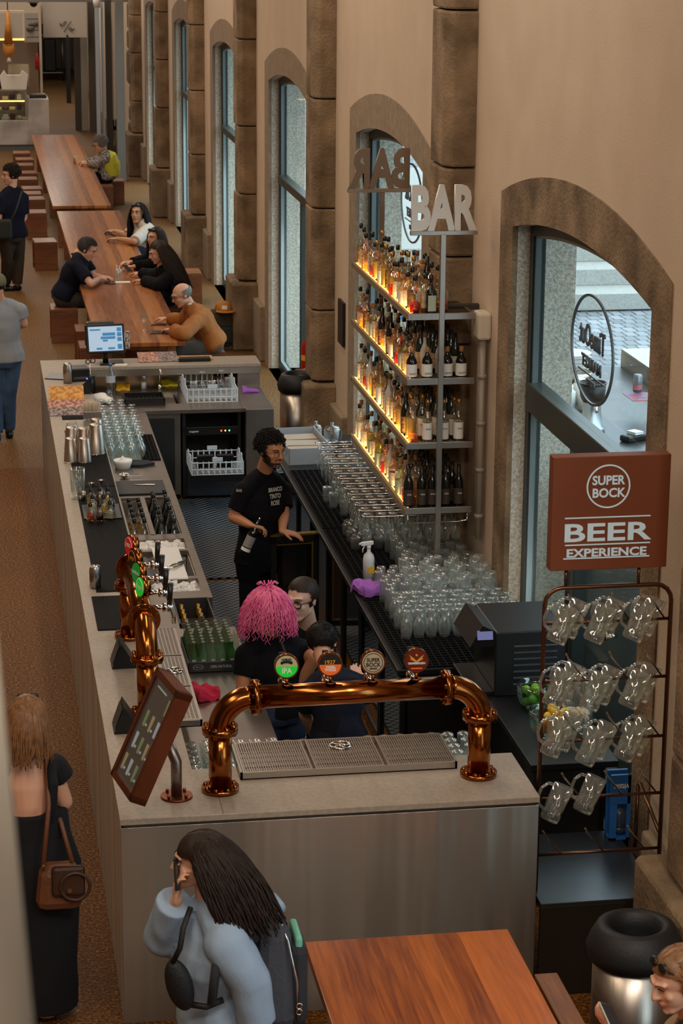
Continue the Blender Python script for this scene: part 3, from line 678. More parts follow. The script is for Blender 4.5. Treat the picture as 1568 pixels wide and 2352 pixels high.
rz_.cyl(c-V((0, 0, .01)), c+V((0, 0, .01)), .016); rz_.build('glass_rinser', chrome, tr)
tr2 = drip_tray('drip_tray', 1.75, .17, 'narrow steel drip tray along the left copper beer tower', 3, PI/2); tr2.location = (1.14, 13.22, HC)
rz_ = MB(); c = V((.0, .0, .045)); rz_.torus(c, .05, .006)
for k in range(5): a_ = 2*PI*k/5; rz_.tube([c, c+V((.05*math.cos(a_), .05*math.sin(a_), 0))], .006, 6)
rz_.build('glass_rinser', chrome, tr2)
# ---- copper beer towers
def flange(mb, c, ax, R, t=.016, bolts=8, two=True):
    c = V(c); ax = V(ax).normalized(); q = ax.to_track_quat('Z', 'Y')
    mb.cyl(c-ax*t, c+ax*t, R, n=40)
    for i in range(bolts):
        p = c+q @ V((R*.82*math.cos(2*PI*(i+.5)/bolts), R*.82*math.sin(2*PI*(i+.5)/bolts), 0))
        mb.cyl(p-ax*(t+.012 if two else 0), p+ax*(t+.012), .012, n=6)
def tower(name, lab, A, B, zt, r=.062, elbow=.17):
    """pipe standing at A and B joined by a horizontal pipe at height zt"""
    A = V(A); B = V(B); d = (B-A).normalized(); t = empty(name, A, 0, lab, 'beer tower'); z0 = A.z; zf = zt-elbow-.0
    mb = MB()
    for P, s in ((A, 1), (B, -1)):
        c2 = MB(); c2.cyl(P+V((0, 0, .0)), V((P.x, P.y, zf)), r, n=36)
        flange(c2, (P.x, P.y, z0+.014), (0, 0, 1), r*1.62, .013, 8, False); flange(c2, (P.x, P.y, zf), (0, 0, 1), r*1.55, .02)
        child(c2, 'standpipe', copper, t)
        pts = [V((P.x, P.y, zf))+d*s*elbow*(1-math.cos(a))+V((0, 0, elbow*math.sin(a))) for a in [PI/2*i/12 for i in range(13)]]
        child(MB().tube(pts, r*1.02, 36), 'elbow', copper, t)
    pa = A+d*elbow; pb = B-d*elbow; pa.z = pb.z = zt
    c3 = MB().cyl(pa, pb, r, n=40)
    for p in (pa+d*.02, pb-d*.02): flange(c3, p, d, r*1.55, .016)
    child(c3, 'crossbar', copper, t)
    return t, pa, pb, d
ZT = at(800, 1590, y=11.37).z
tA, pa, pb, dd = tower('beer_tower', 'large polished copper pipe beer tower standing across the front counter', (1.22, 11.36, HC), (2.64, 11.38, HC), ZT)
ledg = lambda n, c, s=.6: pm(n, c, .35, emit=(c, s))
def badge(t, pos, face, up, spec, tapdir, sc=1):
    """round lit badge on a short stem with its tap behind"""
    pos = V(pos); f = V(face).normalized(); up = V(up).normalized(); rt = up.cross(f)
    b_ = MB().cyl(pos-f*.028, pos+f*.014, .066*sc, n=36); o = child(b_, 'badge_drum', copper, t)
    def add(mb, nm, mt): return child(mb, nm, mt, t)
    add(MB().cyl(pos+f*.014, pos+f*.017, .058*sc, n=36), 'badge_face', spec['bg'])
    M0 = basis(pos+f*.0185, rt, up, f)
    n = 24
    if 'half' in spec:
        pts = [(.058*sc*math.cos(-PI*i/n), .058*sc*math.sin(-PI*i/n)) for i in range(n+1)]
        add(MB().prism(pts, .0015, M0 @ Matrix.Translation((0, 0, -.0015)) @ Matrix.Rotation(0, 4, 'Z')), 'lower_half', spec['half'])
    if 'ring' in spec: add(MB().torus(pos+f*.018, .05*sc, .0018, M0.to_3x3()), 'ring', spec['ring'])
    for (txt, s_, dx, dy, mt, sx) in spec['text']:
        o2 = text('lettering', txt, s_*sc, mt, M0 @ Matrix.Translation((dx, dy, .001)), t, .0008, sx, .0006); o2.data.transform(Matrix.Translation(-t.location))
    if 'extra' in spec: spec['extra'](add, M0)
    # stem
    add(MB().cyl(pos-up*.064, pos-up*.1, .010).cyl(pos-up*.098, pos-up*.106, .03, n=20), 'stem', copper)
    td = V(tapdir).normalized(); q = pos-up*.13
    mb = MB().cyl(q+td*.05, q+td*.17, .016, n=12).cyl(q+td*.12, q+td*.16, .028, n=12).tube([q+td*.17+up*.02, q+td*.17-up*.01, q+td*.185-up*.05, q+td*.185-up*.10], .012, 8)
    add(mb, 'tap', chrome); add(MB().cyl(q+td*.16+up*.02, q+td*.17+up*.15, .014, .018, n=12), 'tap_handle', blackp)
wt = pm('badge_white', '#e9e6df', .4); bk = pm('badge_black', '#191713', .4); gold = pm('badge_gold', '#d79a2c', .4)
gr = ledg('badge_green', '#14b02e', .7); orr = ledg('badge_orange', '#d9642a', .25); cr = ledg('badge_cream', '#a8977c', .15); dr = ledg('badge_dark_red', '#5a150d', .2); rd = ledg('badge_red', '#c01820', .3)
def hop(add, M):
    mb = MB()
    for i in range(5):
        a = -.9+i*.45; p = M @ V((.02*math.sin(a)*1.6, .012+.014*math.cos(a), .001)); mb.ball(p, .008, (1, .5, 1.3), 1)
    add(mb, 'hop_emblem', bk)
def eagle(add, M):
    pts = [(0, -.012), (.012, .0), (.04, .022), (.03, .002), (.036, -.002), (.016, -.014), (0, -.022), (-.016, -.014), (-.036, -.002), (-.03, .002), (-.04, .022), (-.012, 0)]
    add(MB().prism(pts, .001, M @ Matrix.Translation((0, .012, 0))).ball(M @ V((0, .03, .001)), .008, n=1), 'bird_emblem', gold)
    add(MB().box(-.03, .03, -.045, -.038, 0, .001, 0, M), 'stripe', orr)
def bird_bar(add, M): add(MB().box(-.055, .055, -.003, .022, 0, .001, 0, M), 'dark_band', bk)
specs = [dict(bg=pm('badge_pale', '#b9b48c', .4), half=gr, text=[('IPA', .042, 0, -.024, wt, .9), ('CORUJA', .014, 0, .038, bk, 1)], extra=hop),
         dict(bg=bk, half=orr, text=[('1927', .03, -.004, .012, gold, 1), ('BAVARIA', .012, 0, -.012, wt, 1), ('WEISS', .025, 0, -.028, wt, .9)]),
         dict(bg=cr, ring=bk, text=[('SUPER', .028, 0, .014, bk, .9), ('BOCK', .03, 0, -.012, bk, .95), ('ABADIA', .012, 0, -.032, bk, 1)]),
         dict(bg=dr, text=[('GRIMBERGEN', .0155, 0, -.014, wt, 1)], extra=eagle)]
for px, sp in zip((657, 757, 855, 954), specs):
    x = at(px, 1560, y=11.37).x; badge(tA, (x, 11.36, ZT+.062+.106), (-.08, -.97, .12), (0, .12, 1), sp, (0, 1, 0))
tB, pa, pb, dd = tower('beer_tower', 'second copper pipe beer tower along the left counter beside the menu display', (.93, 12.6, HC), (.93, 14.05, HC), ZT)
sB = [dict(bg=rd, ring=wt, text=[('BEER', .03, 0, 0, wt, .9)]), dict(bg=bk, ring=orr, text=[('1927', .032, 0, 0, gold, 1)]), dict(bg=pm('badge_deep_green', '#0d6a2a', .4, emit=('#0d8a32', .5)), text=[('Carlsberg', .026, 0, 0, wt, 1)]), dict(bg=gr, ring=wt, text=[('Lager', .035, 0, 0, wt, 1)])]
for y, sp in zip((13.82, 13.52, 13.22, 12.92), sB): badge(tB, (.93, y, ZT+.062+.1), (-.93, -.33, .1), (0, 0, 1), sp, (1, -.1, 0))
# ---- tilted copper menu display
c0 = at(334, 1686, x=.80); n_ = V((-.9, -.17, .42)).normalized(); sv = V((.07, -.38, 0)).normalized(); lv = n_.cross(sv).normalized()
if lv.z < 0: lv = -lv
md = empty('menu_display', (.98, 11.3, HC), 0, 'tilted copper framed menu display on a short pole at the front left corner', 'display')
M0 = Matrix(((sv.x, lv.x, -n_.x, c0.x), (sv.y, lv.y, -n_.y, c0.y), (sv.z, lv.z, -n_.z, c0.z), (0, 0, 0, 1)))
wq, hq = .205, .31
child(MB().box(-wq, wq, -hq, -hq+.035, -.012, .075, 0, M0).box(-wq, wq, hq-.035, hq, -.012, .075, 0, M0).box(-wq, -wq+.035, -hq, hq, -.012, .075, 0, M0).box(wq-.035, wq, -hq, hq, -.012, .075, 0, M0), 'frame', copper_d, md)
child(MB().box(-wq+.03, wq-.03, -hq+.03, hq-.03, 0, .06, 0, M0), 'screen', pm('dark_screen', '#3e3a36', .25, emit=('#3d3833', .35)), md)
mpm = [pm('screen_amber', '#8d8460', .4, emit=('#8f8660', .3)), pm('screen_foam', '#8e9698', .4, emit=('#9aa6aa', .35)), pm('screen_green', '#6c7a58', .4, emit=('#6f8058', .3))]
for i in range(3):
    for j in range(4 if i == 2 else 3):
        x = -.12+.1*i+.02*j; y = -.2+.13*j
        k = child(MB().prism([(-.013, -.04), (.013, -.04), (.018, .045), (-.018, .045)], .003, M0 @ Matrix.Translation((x, y, -.003))), 'menu_picture', mpm[(i+j) % 3], md)
        k = child(MB().box(x+.026, x+.046, y-.03, y-.018, -.003, 0, 0, M0), 'price_text', mpm[1], md)
child(MB().box(-.1, .06, .235, .243, -.003, 0, 0, M0), 'heading_text', mpm[1], md)
child(MB().tube([(.98, 11.3, HC), (.98, 11.3, HC+.2), (.93, 11.34, HC+.33)], .03, 16), 'pole', steel_d, md)
b_ = MB().cyl((.98, 11.3, HC), (.98, 11.3, HC+.012), .085, n=32)
for k in range(4): a_ = PI/4+PI/2*k; b_.cyl((.98+.065*math.cos(a_), 11.3+.065*math.sin(a_), HC+.012), (.98+.065*math.cos(a_), 11.3+.065*math.sin(a_), HC+.03), .008, n=8)
child(b_, 'base_plate', copper_d, md)
# dark price card holders
for i, (px, py) in enumerate(((285, 1510), (292, 1655))):
    p = at(px, py, z=HC); o = empty('price_card_holder', p, 0, 'black wedge shaped card holder at the foot of the left copper tower, %s' % ('far one' if i == 0 else 'near one behind the menu display'), 'card holder')
    MB().prism([(-.09, 0), (.07, 0), (-.03, .16)], .2, basis((0, -.02, 0), (1, 0, 0), (0, 0, 1))).build('wedge', blackm, o)
    MB().cbox(V((-.064, -.12, .082)), (.004, .16, .12), 0, Euler((0, .34, 0))).build('card', pm('price_card', '#3b3d40', .5), o)
# ================================================================ POS, papers and things on the left and rear counter
def put(px, py, z=HC): return at(px, py, z=z)
ps = empty('pos_terminal', put(243, 838), 0, 'touch screen till showing blue order buttons at the far left corner of the bar', 'till')
R_ = Euler((-.28, 0, .12)); M0 = Matrix.Translation((.0, 0, .27)) @ R_.to_matrix().to_4x4()
MB().box(-.2, .2, -.015, .03, -.15, .15, .01, M0).build('casing', blackp, ps)
MB().box(-.175, .175, -.018, -.014, -.125, .125, 0, M0).build('screen', pm('till_screen', '#9db4c8', .3, emit=('#a9c2da', .75)), ps)
for q in ((-.16, -.05, .085, .1), (-.03, .1, .03, .06), (-.05, .1, -.005, .022), (-.03, .02, -.03, -.01), (.12, .165, .07, .11), (.12, .165, .02, .06), (.12, .165, -.03, .01), (-.1, -.04, -.11, -.09), (.02, .09, -.11, -.09), (.12, .165, -.11, -.06)): MB().box(q[0], q[1], -.02, -.018, q[2], q[3], 0, M0).build('button', pm('till_blue', '#3c78a6', .3, emit=('#3f86bd', .6)), ps)
MB().box(-.06, .06, -.03, .08, 0, .02, .005).cyl((0, .03, .01), (0, .03, .2), .03).build('stand', blackp, ps)
MB().box(-.19, .1, .05, .16, .33, .43, .02).cbox(V((-.19, .05, .3)), (.03, .1, .2), .01).build('customer_screen', blackp, ps)
MB().box(.19, .25, .0, .05, .16, .34, .004).build('card_strip', pm('patterned_card', '#5a3b3b', .5, var=('#c9bdb0', 60, .05)), ps)
pr_ = empty('receipt_printer', put(182, 872), .1, 'black square receipt printer on the left counter', 'printer'); MB().box(-.09, .09, -.11, .11, 0, .13, .012).build('body', blackp, pr_); MB().box(-.07, .07, -.112, -.108, .03, .05).build('slot', dgrey, pr_); MB().cyl((.06, -.111, .03), (.06, -.114, .03), .008, n=8).build('indicator', pm('blue_led', '#3a5cff', .4, emit=('#3a5cff', 6)), pr_)
o = tag(MB().box(-.13, .13, -.1, .1, 0, .008, .003).build('stencil_card', blackp), 'flat black stencil card beside the receipt printer', 'card'); o.location = put(138, 868); o.rotation_euler = (.1, 0, -.4); o.location.z += .012
# white marks on the card
o = tag(MB().lathe([(0, 0), (.044, 0), (.046, .16), (.04, .175), (.042, .19), (.03, .2), (0, .205)], n=20).build('steel_canister', steel), 'brushed steel canister in front of the receipt printer', 'canister'); o.location = put(156, 880)
menm = [pm('menu_orange', '#b3702f', .5, var=('#d9a24a', 25, .08)), pm('menu_red', '#8c4a34', .5, var=('#c49a86', 30, .07)), pm('menu_brown', '#5d4742', .5, var=('#9c8c88', 30, .07))]
def menu(px, py, w, h, mt, lab, rz=0, tilt=0, z=HC, dz=.004):
    o = tag(MB().box(-w/2, w/2, -h/2, h/2, 0, .003).build('menu_sheet', mt), lab, 'menu'); o.location = put(px, py, z); o.location.z += dz+math.sin(tilt)*h/2; o.rotation_euler = (tilt, 0, rz); return o
menu(133, 920, .17, .17, menm[0], 'orange printed menu, left of the pair by the scissors', tilt=.75, dz=.01)
menu(172, 919, .17, .17, menm[0], 'orange printed menu, right of the pair by the scissors', tilt=.75, dz=.01)
menu(154, 939, .36, .12, menm[1], 'long reddish menu folder lying below the orange menus', tilt=.6, dz=.004)
menu(158, 953, .36, .12, menm[2], 'long purple brown menu folder nearest the straws', tilt=.5)
menu(340, 826, .21, .3, menm[1], 'reddish printed menu open on the rear counter, left leaf', tilt=.15)
menu(385, 825, .2, .3, menm[2], 'dark printed menu open on the rear counter, right leaf', tilt=.15)
menu(448, 822, .36, .2, menm[0], 'orange menu half hidden by the black board on the rear counter')
o = tag(MB().box(-.165, .165, -.05, .05, 0, .035, .006).build('menu_holder', blackp), 'black slotted menu holder on the rear counter', 'holder'); o.location = put(446, 829); o.location.z += .004
o = tag(MB().box(-.07, .07, -.1, .1, 0, .012, .004).build('phone', blackp), 'black phone beside the till stand', 'phone'); o.location = put(268, 832)
o = tag(MB().prism([(-.07, -.04), (.06, -.06), (.08, .03), (-.04, .06)], .006).build('receipt', paper), 'torn white receipt beside the till', 'receipt'); o.location = put(276, 838)
# scissors in a pot, black wedge
o = empty('scissors', put(208, 902, .92), 0, 'scissors with dark loops standing upright by the menus', 'scissors'); MB().torus((-.02, 0, .32), .022, .005, Euler((PI/2, 0, 0)).to_matrix()).torus((.03, 0, .33), .022, .005, Euler((PI/2, 0, 0)).to_matrix()).build('handles', pm('dark_red_plastic', '#3a1a18', .4), o); MB().cyl((.0, 0, .3), (.0, 0, .02), .006, .002).build('blades', chrome, o)
o = tag(MB().cyl((0, 0, 0), (0, 0, .18), .05, n=20).build('utensil_pot', blackp), 'black pot holding the scissors', 'pot'); o.location = put(208, 902, .92); 
o = tag(MB().prism([(-.09, 0), (.09, 0), (.09, .17)], .015, basis((0, 0, 0), (1, 0, 0), (0, 0, 1))).build('black_stand', blackp), 'black triangular stand leaning beside the orange menus', 'stand'); o.location = put(188, 905)
# water bottle
wb = empty('water_bottle', put(255, 918, .92), 0, 'large clear plastic water bottle with a blue cap beside the sink', 'bottle')
MB().lathe([(0, 0), (.045, 0), (.046, .12), (.042, .15), (.046, .18), (.045, .26), (.015, .33), (.015, .35)], n=20).build('body', glassm('plastic_clear', '#eef3f5', .1, .5), wb)
MB().lathe([(.015, .345), (.017, .345), (.017, .37), (0, .37)], n=12).build('cap', pm('blue_cap', '#2a66b0', .4), wb); MB().lathe([(.0475, .18), (.0475, .25)], n=20).build('label', pm('pale_label', '#b8bcc4', .5), wb)
o = tag(MB().ball((0, 0, .05), .1, (1, .9, .5), 2).ball((.06, -.06, .04), .07, (1, .8, .5), 2).build('crumpled_napkins', paper), 'heap of crumpled white napkins beside the water bottle', 'napkins'); o.location = put(228, 925, .92)
md_ = o.modifiers.new('d', 'DISPLACE'); tx = bpy.data.textures.new('crumple', 'CLOUDS'); tx.noise_scale = .06; md_.texture = tx; md_.strength = .06
# straws
sh = empty('straw_holder', put(212, 975), 0, 'steel holder packed with wrapped straws at the inner edge of the left counter', 'holder')
MB().box(-.08, .08, -.05, .05, 0, .13, .004).build('box', steel, sh); rnd = random.Random(9)
mb = MB()
for i in range(70): x, y = rnd.uniform(-.07, .07), rnd.uniform(-.04, .04); mb.cyl((x, y, .05), (x*1.15+rnd.uniform(-.01, .01), y*1.2, rnd.uniform(.2, .225)), .0035, n=5)
o = mb.build('straws', pm('straw_paper', '#b9aa96', .7), sh); o['kind'] = 'stuff'
# sink area cloths and bottles
def cloth(px, py, z, w, d, h, mt, lab, rz=0, seed=0, name='cloth'):
    mb = MB().box(-w/2, w/2, -d/2, d/2, 0, h, min(h, w, d)*.35); bmesh.ops.subdivide_edges(mb.b, edges=mb.b.edges, cuts=4, use_grid_fill=True)
    for v in mb.b.verts:
        if v.co.z > h*.2: v.co.z += noise.noise(v.co*16+V((seed, 0, 0)))*h*1.3
        v.co.x += noise.noise(v.co*12+V((seed, 5, 0)))*.02
    o = tag(mb.build(name, mt), lab, 'cloth'); o.location = at(px, py, z=z); o.rotation_euler = (0, 0, rz); o.modifiers.new('s', 'SUBSURF').levels = 1; return o
cloth(282, 893, .92, .14, .2, .03, pm('yellow_cloth', '#d8a01c', .9), 'folded yellow cloth to the left of the soap bottle', 0, 1)
cloth(385, 885, .92, .22, .16, .03, pm('lemon_cloth', '#d9c21e', .9), 'bright lemon yellow cloth right of the small tap', -.1, 2)
cloth(574, 899, .92, .17, .12, .03, pm('purple_cloth', '#9a5cb8', .9), 'folded purple cloth on the steel block at the rear right end', 0, 3)
cloth(849, 1360, .93, .2, .25, .06, MATS['purple_cloth'], 'crumpled purple cloth at the edge of the back bar under the spray bottle', .3, 4)
cloth(464, 1600, .9, .16, .22, .06, pm('raspberry_cloth', '#b5203f', .9), 'crumpled raspberry red cloth behind the menu display', .4, 5)
sp_ = empty('soap_bottle', put(330, 893, .92), 0, 'clear pump bottle of white soap behind the sink', 'bottle'); MB().lathe([(0, 0), (.033, 0), (.033, .15), (.012, .17), (.012, .2)], n=16).build('body', MATS['plastic_clear'], sp_); MB().lathe([(0, .003), (.03, .003), (.03, .07), (0, .07)], n=16).build('soap', white_p, sp_); MB().cyl((0, 0, .2), (0, 0, .24), .014).build('pump', pm('cream_pump', '#d9cfa8', .4), sp_)
bk_ = empty('black_basket', put(330, 924, .92), 0, 'black latticed drainer basket on the edge of the steel sink worktop', 'basket')
mb = MB(); w, d = .4, .3
for q in ((-w/2, w/2, -d/2, -d/2+.01), (-w/2, w/2, d/2-.01, d/2), (-w/2, -w/2+.01, -d/2, d/2), (w/2-.01, w/2, -d/2, d/2)): mb.box(*q, 0, .07)
for i in range(11):
    t_ = -w/2+w*i/10; mb.box(t_-.004, t_+.004, -d/2, d/2, .03, .038)
    if i < 8: u = -d/2+d*i/7; mb.box(-w/2, w/2, u-.004, u+.004, .03, .038)
mb.build('lattice', blackp, bk_)
bo = empty('wooden_bowl', put(440, 862, .92), 0, 'brown wooden bowl behind the rack of glasses', 'bowl')
MB().lathe([(0, .0), (.06, 0), (.13, .1), (.12, .1), (.05, .01), (0, .01)], n=20).build('bowl', pm('bowl_brown', '#6a4630', .5), bo); bo.location = (2.55, 23.05, .92)
# citrus juicer, strainer
cj = empty('citrus_juicer', put(282, 1075, .9), 0, 'white plastic citrus juicer behind the black chopping board', 'juicer')
MB().lathe([(0, 0), (.065, 0), (.08, .05), (.085, .075), (.075, .075), (.06, .06), (.035, .065), (.02, .09), (0, .115)], n=24).build('juicer', white_p, cj)
st_ = empty('cocktail_strainer', put(285, 1098, .9), 0, 'steel cocktail strainer lying in front of the juicer', 'strainer'); MB().torus((0, 0, .03), .04, .008).lathe([(0, 0), (.03, .01), (.04, .03)], n=16).build('bowl', chrome, st_); MB().box(.04, .15, -.01, .01, .02, .025).build('handle', chrome, st_)
# shakers upside down
def shaker():
    r = empty('cocktail_shaker', (0, 0, 0), 0, 'x', 'shaker'); MB().lathe([(.052, 0), (.05, .01), (.036, .17), (.03, .175), (0, .172)], n=24).build('tin', steel, r); MB().torus((0, 0, .004), .052, .003).build('rim', chrome, r); return Stock(r)
S = shaker()
for px, py, s, l in ((165, 1040, 1, 'second from the left in the middle row'), (193, 1042, 1, 'third from the left in the middle row'), (221, 1042, 1.15, 'tallest at the right'), (163, 1061, .92, 'front left'), (194, 1061, .92, 'front right'), (222, 1020, 1, 'rear right, half hidden')):
    place(S.get(), put(px, py), 0, 'upturned steel cocktail shaker on the black mat, '+l, 'steel shakers on the left counter', sc=s*1.3)
# can
cn = empty('drink_can', put(219, 1350), 0, 'plain silver drink can on the left counter edge', 'can')
MB().lathe([(0, 0), (.03, 0), (.04, .012), (.04, .135), (.034, .15), (.032, .155)], n=24).build('body', pm('brushed_aluminium', '#a4a5a6', .3, 1), cn); MB().lathe([(.032, .155), (.03, .15), (0, .15)], n=20).torus((0, 0, .155), .032, .0025).build('lid', chrome, cn); MB().torus((0, .006, .153), .01, .002).build('pull_tab', chrome, cn)
# speed rail front wells get bottles later
# red-brown leather strip under cloth
# ================================================================ TABLES AND STOOLS
wood = woodm('iroko_boards', '#713818', '#bd783f', .105, .3)
woodf = woodm('iroko_boards_front', '#6e2c0c', '#c66c28', .13, .28)
woodl = woodm('iroko_boards_side', '#6a3a1c', '#a4683a', .12, .45)
def table(name, x0, x1, y0, y1, lab, mt, n=3, z=.75):
    t = empty(name, ((x0+x1)/2, y0, 0), 0, lab, 'table')
    L_ = (y1-y0)/n
    for k in range(n): child(MB().box(x0, x1, y0+L_*k+.002, y0+L_*(k+1)-.002, z-.05, z, .004), 'tabletop', mt, t)
    for k in range(n+1 if n > 1 else 2):
        y = y0+.35+(y1-y0-.7)*k/(n if n > 1 else 1)
        for x in (x0+.14, x1-.14):
            child(MB().box(x-.05, x+.05, y-.045, y+.045, 0, z-.05, .004), 'leg', woodl, t)
        child(MB().box(x0+.14, x1-.14, y-.03, y+.03, z-.15, z-.05), 'crossbar', woodl, t)
    return t
table('long_table', 1.42, 2.45, 26.28, 37.95, 'nearer long wooden table behind the bar, laid with phones and glasses', wood)
table('long_table', 1.38, 2.36, 38.6, 50.5, 'farthest long wooden table, by the marble food stall', wood)
table('long_table', 1.53, 2.57, 7.7, 10.34, 'wooden table in the foreground at the foot of the picture', woodf, 1)
def stool(w=.5, d=.36, h=.46):
    r = empty('plank_stool', (0, 0, 0), 0, 'x', 'stool')
    MB().box(-w/2, w/2, -d/2, d/2, h-.05, h, .004).build('seat', woodl, r)
    MB().box(-w/2, -w/2+.045, -d/2, d/2, 0, h-.052, .003).build('side_panel', woodl, r)
    MB().box(w/2-.045, w/2, -d/2, d/2, 0, h-.052, .003).build('side_panel', woodl, r); MB().box(-w/2+.045, w/2-.045, -.02, .02, .1, .3).build('rail', woodl, r)
    return Stock(r)
S = stool()
ls = [(55, 352), (63, 367), (78, 380), (76, 398), (90, 412), (88, 434), (87, 446), (106, 458), (110, 489), (130, 556)]
for i, (px, py) in enumerate(ls):
    p = at(px, py, z=.46); place(S.get(), (1.14+.03*(i % 2), p.y+.25, 0), PI/2 if i % 2 == 0 else PI/2+.06, 'box shaped plank stool on the left side of the long tables, %s from the far end' % ORD[i], 'plank stools along the long tables')
for q, lab in (((146, 703), 'box shaped plank stool under the man in the dark polo shirt'), ((205, 752), 'box shaped plank stool just in front of the man in the dark polo shirt'), ((215, 790), 'box shaped plank stool at the near left corner of the long table'),
               ((262, 413), 'box shaped plank stool right of the far table beside the woman in yellow'), ((236, 424), 'box shaped plank stool under the woman with the yellow scarf'), ((432, 622), 'reddish plank stool behind the women in black'), ((348, 590), 'plank stool under the woman in the white jumper'),
               ((405, 690), 'plank stool under the long haired woman in black'), ((478, 800), 'plank stool under the bald man in the brown jacket'), ((320, 812), 'plank stool at the near end of the long table under the till')):
    p = at(*q, z=.46); p.z = 0
    place(S.get(), p, PI/2, lab, 'plank stools along the long tables')
o = tag(MB().box(2.68, 2.8, 7.6, 10.2, .5, .56, .006).box(2.7, 2.78, 7.7, 7.8, 0, .5).box(2.7, 2.78, 10.0, 10.1, 0, .5).build('bench', woodl), 'reddish wooden bench edge beside the foreground table', 'bench')
o = tag(MB().box(1.18, 1.48, 8.8, 10.1, .41, .46, .005).box(1.18, 1.23, 8.8, 10.1, 0, .41).box(1.43, 1.48, 8.8, 10.1, 0, .41).build('bench', woodl), 'wooden bench left of the foreground table behind the backpack', 'bench')
# things on the tables
def wine_glass_mb(mb, s=1):
    return mb.lathe([(.032, 0), (.03, .004), (.005, .008), (.004, .085), (.02, .1), (.037, .135), (.038, .165), (.031, .215)], n=20)
wg = tag(wine_glass_mb(MB()).build('wine_glass', glass), 'empty wine glass in front of the bald man in the brown jacket', 'glass'); wg.location = at(332, 758, z=.75)
o = tag(MB().lathe([(0, .005), (.038, 0), (.042, .15), (.038, .15), (.035, .01)], n=20).build('tumbler', glass), 'glass tumbler holding cutlery in the middle of the long table', 'glass'); o.location = at(272, 643, z=.75)
o = tag(MB().cyl((-.01, 0, .01), (-.02, .01, .2), .004).cyl((.01, 0, .01), (.02, .0, .19), .004).build('cutlery', chrome), 'pieces of cutlery standing in the table tumbler', 'cutlery'); o.location = at(272, 643, z=.752)
bg2 = empty('beer_glass', at(172, 376, z=.75), 0, 'small glass of amber beer before the woman with the yellow scarf', 'glass'); MB().lathe([(0, 0), (.035, 0), (.04, .16)], n=16).build('glass', glass, bg2); MB().lathe([(0, .006), (.032, .006), (.036, .13), (0, .13)], n=16).build('beer', pm('beer_amber', '#c98a2a', .3), bg2)
def phone(p, lab, rz=0, mt=blackp, rx=0, w=.075, l=.15):
    r = empty('phone', p, rz, lab, 'phone'); r.rotation_euler = (rx, 0, rz); MB().box(-w/2, w/2, -l/2, l/2, 0, .009, .004).build('case', mt, r); MB().box(-w/2+.004, w/2-.004, -l/2+.005, l/2-.005, .009, .0102).build('screen', pm('phone_screen', '#20242c', .15), r); return r
phone(at(252, 652, z=.75), 'black phone flat on the table before the man in the dark polo', .9)
phone(at(364, 747, z=.75), 'slim black case on the table, left of the tablet', 1.5, w=.08, l=.19)
tb = phone(at(375, 764, z=.75), 'dark tablet with a bluish screen before the bald man', 1.45, w=.2, l=.3); tb['category'] = 'tablet'; tb.name = 'tablet'
o = tag(MB().torus((0, 0, .004), .03, .003).torus((.05, 0, .004), .03, .003).build('eyeglasses', chrome), 'folded pair of glasses on the table by the woman in white', 'glasses'); o.location = at(272, 556, z=.75)
o = tag(MB().box(-.1, .1, -.06, .06, 0, .003).build('napkin', paper), 'white napkin under the cutlery on the long table', 'napkin'); o.location = at(282, 648, z=.75)
# ================================================================ BINS
def bin_(name, loc, lab, r=.19, h=.88, tilt=0):
    b = empty(name, loc, 0, lab, 'bin')
    MB().lathe([(0, 0.0), (r*.92, 0), (r*.92, h-.1), (r*.9, h-.1)], n=40).build('body', steel, b)
    mb = MB().lathe([(r*.9, h-.12), (r*1.02, h-.12), (r*1.08, h-.06), (r*1.0, h-.01), (r*.86, h+.05), (r*.72, h+.065), (r*.58, h+.05), (r*.53, h-.02), (r*.5, h-.14)], n=40); mb.build('rubber_lid', pm('lid_rubber', '#17181a', .55, bump=(60, .1)), b)
    MB().lathe([(0, h-.14), (r*.52, h-.14)], n=24).ball((.03, .02, h-.13), .03).ball((-.04, 0, h-.14), .025).build('rubbish', dgrey, b); return b
bin_('waste_bin', (3.36, 23.15+.25, 0), 'steel waste bin with black rubber lid beside the fire extinguisher', .2, .88)
p = at(1455, 2150, z=.9); bin_('waste_bin', (p.x+.04, p.y+.1, 0), 'steel waste bin with black rubber ring lid at the lower right corner', .225, .86)
fe = empty('fire_extinguisher', (3.62, 23.9, at(700, 885, y=23.9).z-.02), 0, 'red fire extinguisher hung on the stone pilaster beside the far bin', 'fire extinguisher')
MB().lathe([(0, 0), (.07, 0), (.075, .03), (.075, .45), (.06, .5), (.02, .53), (.02, .56), (0, .56)], n=24).build('cylinder', pm('extinguisher_red', '#a3120f', .3), fe)
MB().box(-.03, .05, -.02, .02, .56, .62, .005).build('valve', blackp, fe); MB().lathe([(.0765, .3), (.0765, .36)], n=24).build('band', pm('yellow_band', '#d9a93a', .5), fe); MB().box(-.06, -.02, -.079, -.076, .14, .22).build('label', paper, fe); fe.location.x = at(701, 850, y=23.9).x+.03
# ================================================================ BACK BAR ALONG THE WINDOWS
kb = empty('back_bar_counter', (2.64, 12, 0), 0, 'long black counter along the windows under the bottle shelves', 'counter')
ZB = .92
child(MB().box(2.66, XW-.01, 13.87, 20.6, ZB-.04, ZB, .004), 'worktop', blackm, kb)
child(MB().box(3.12, XW-.05, 12.1, 13.87, ZB-.04, ZB, .004), 'worktop', pm('dull_black_top', '#17181b', .45, .2), kb)
child(MB().box(3.14, 3.55, 12.12, 12.16, .42, ZB-.04), 'end_panel', pm('speckled_black', '#0d0d0e', .7), kb)
child(MB().box(3.16, XW-.1, 12.2, 13.85, .0, ZB-.04), 'near_cabinet', blackp, kb)
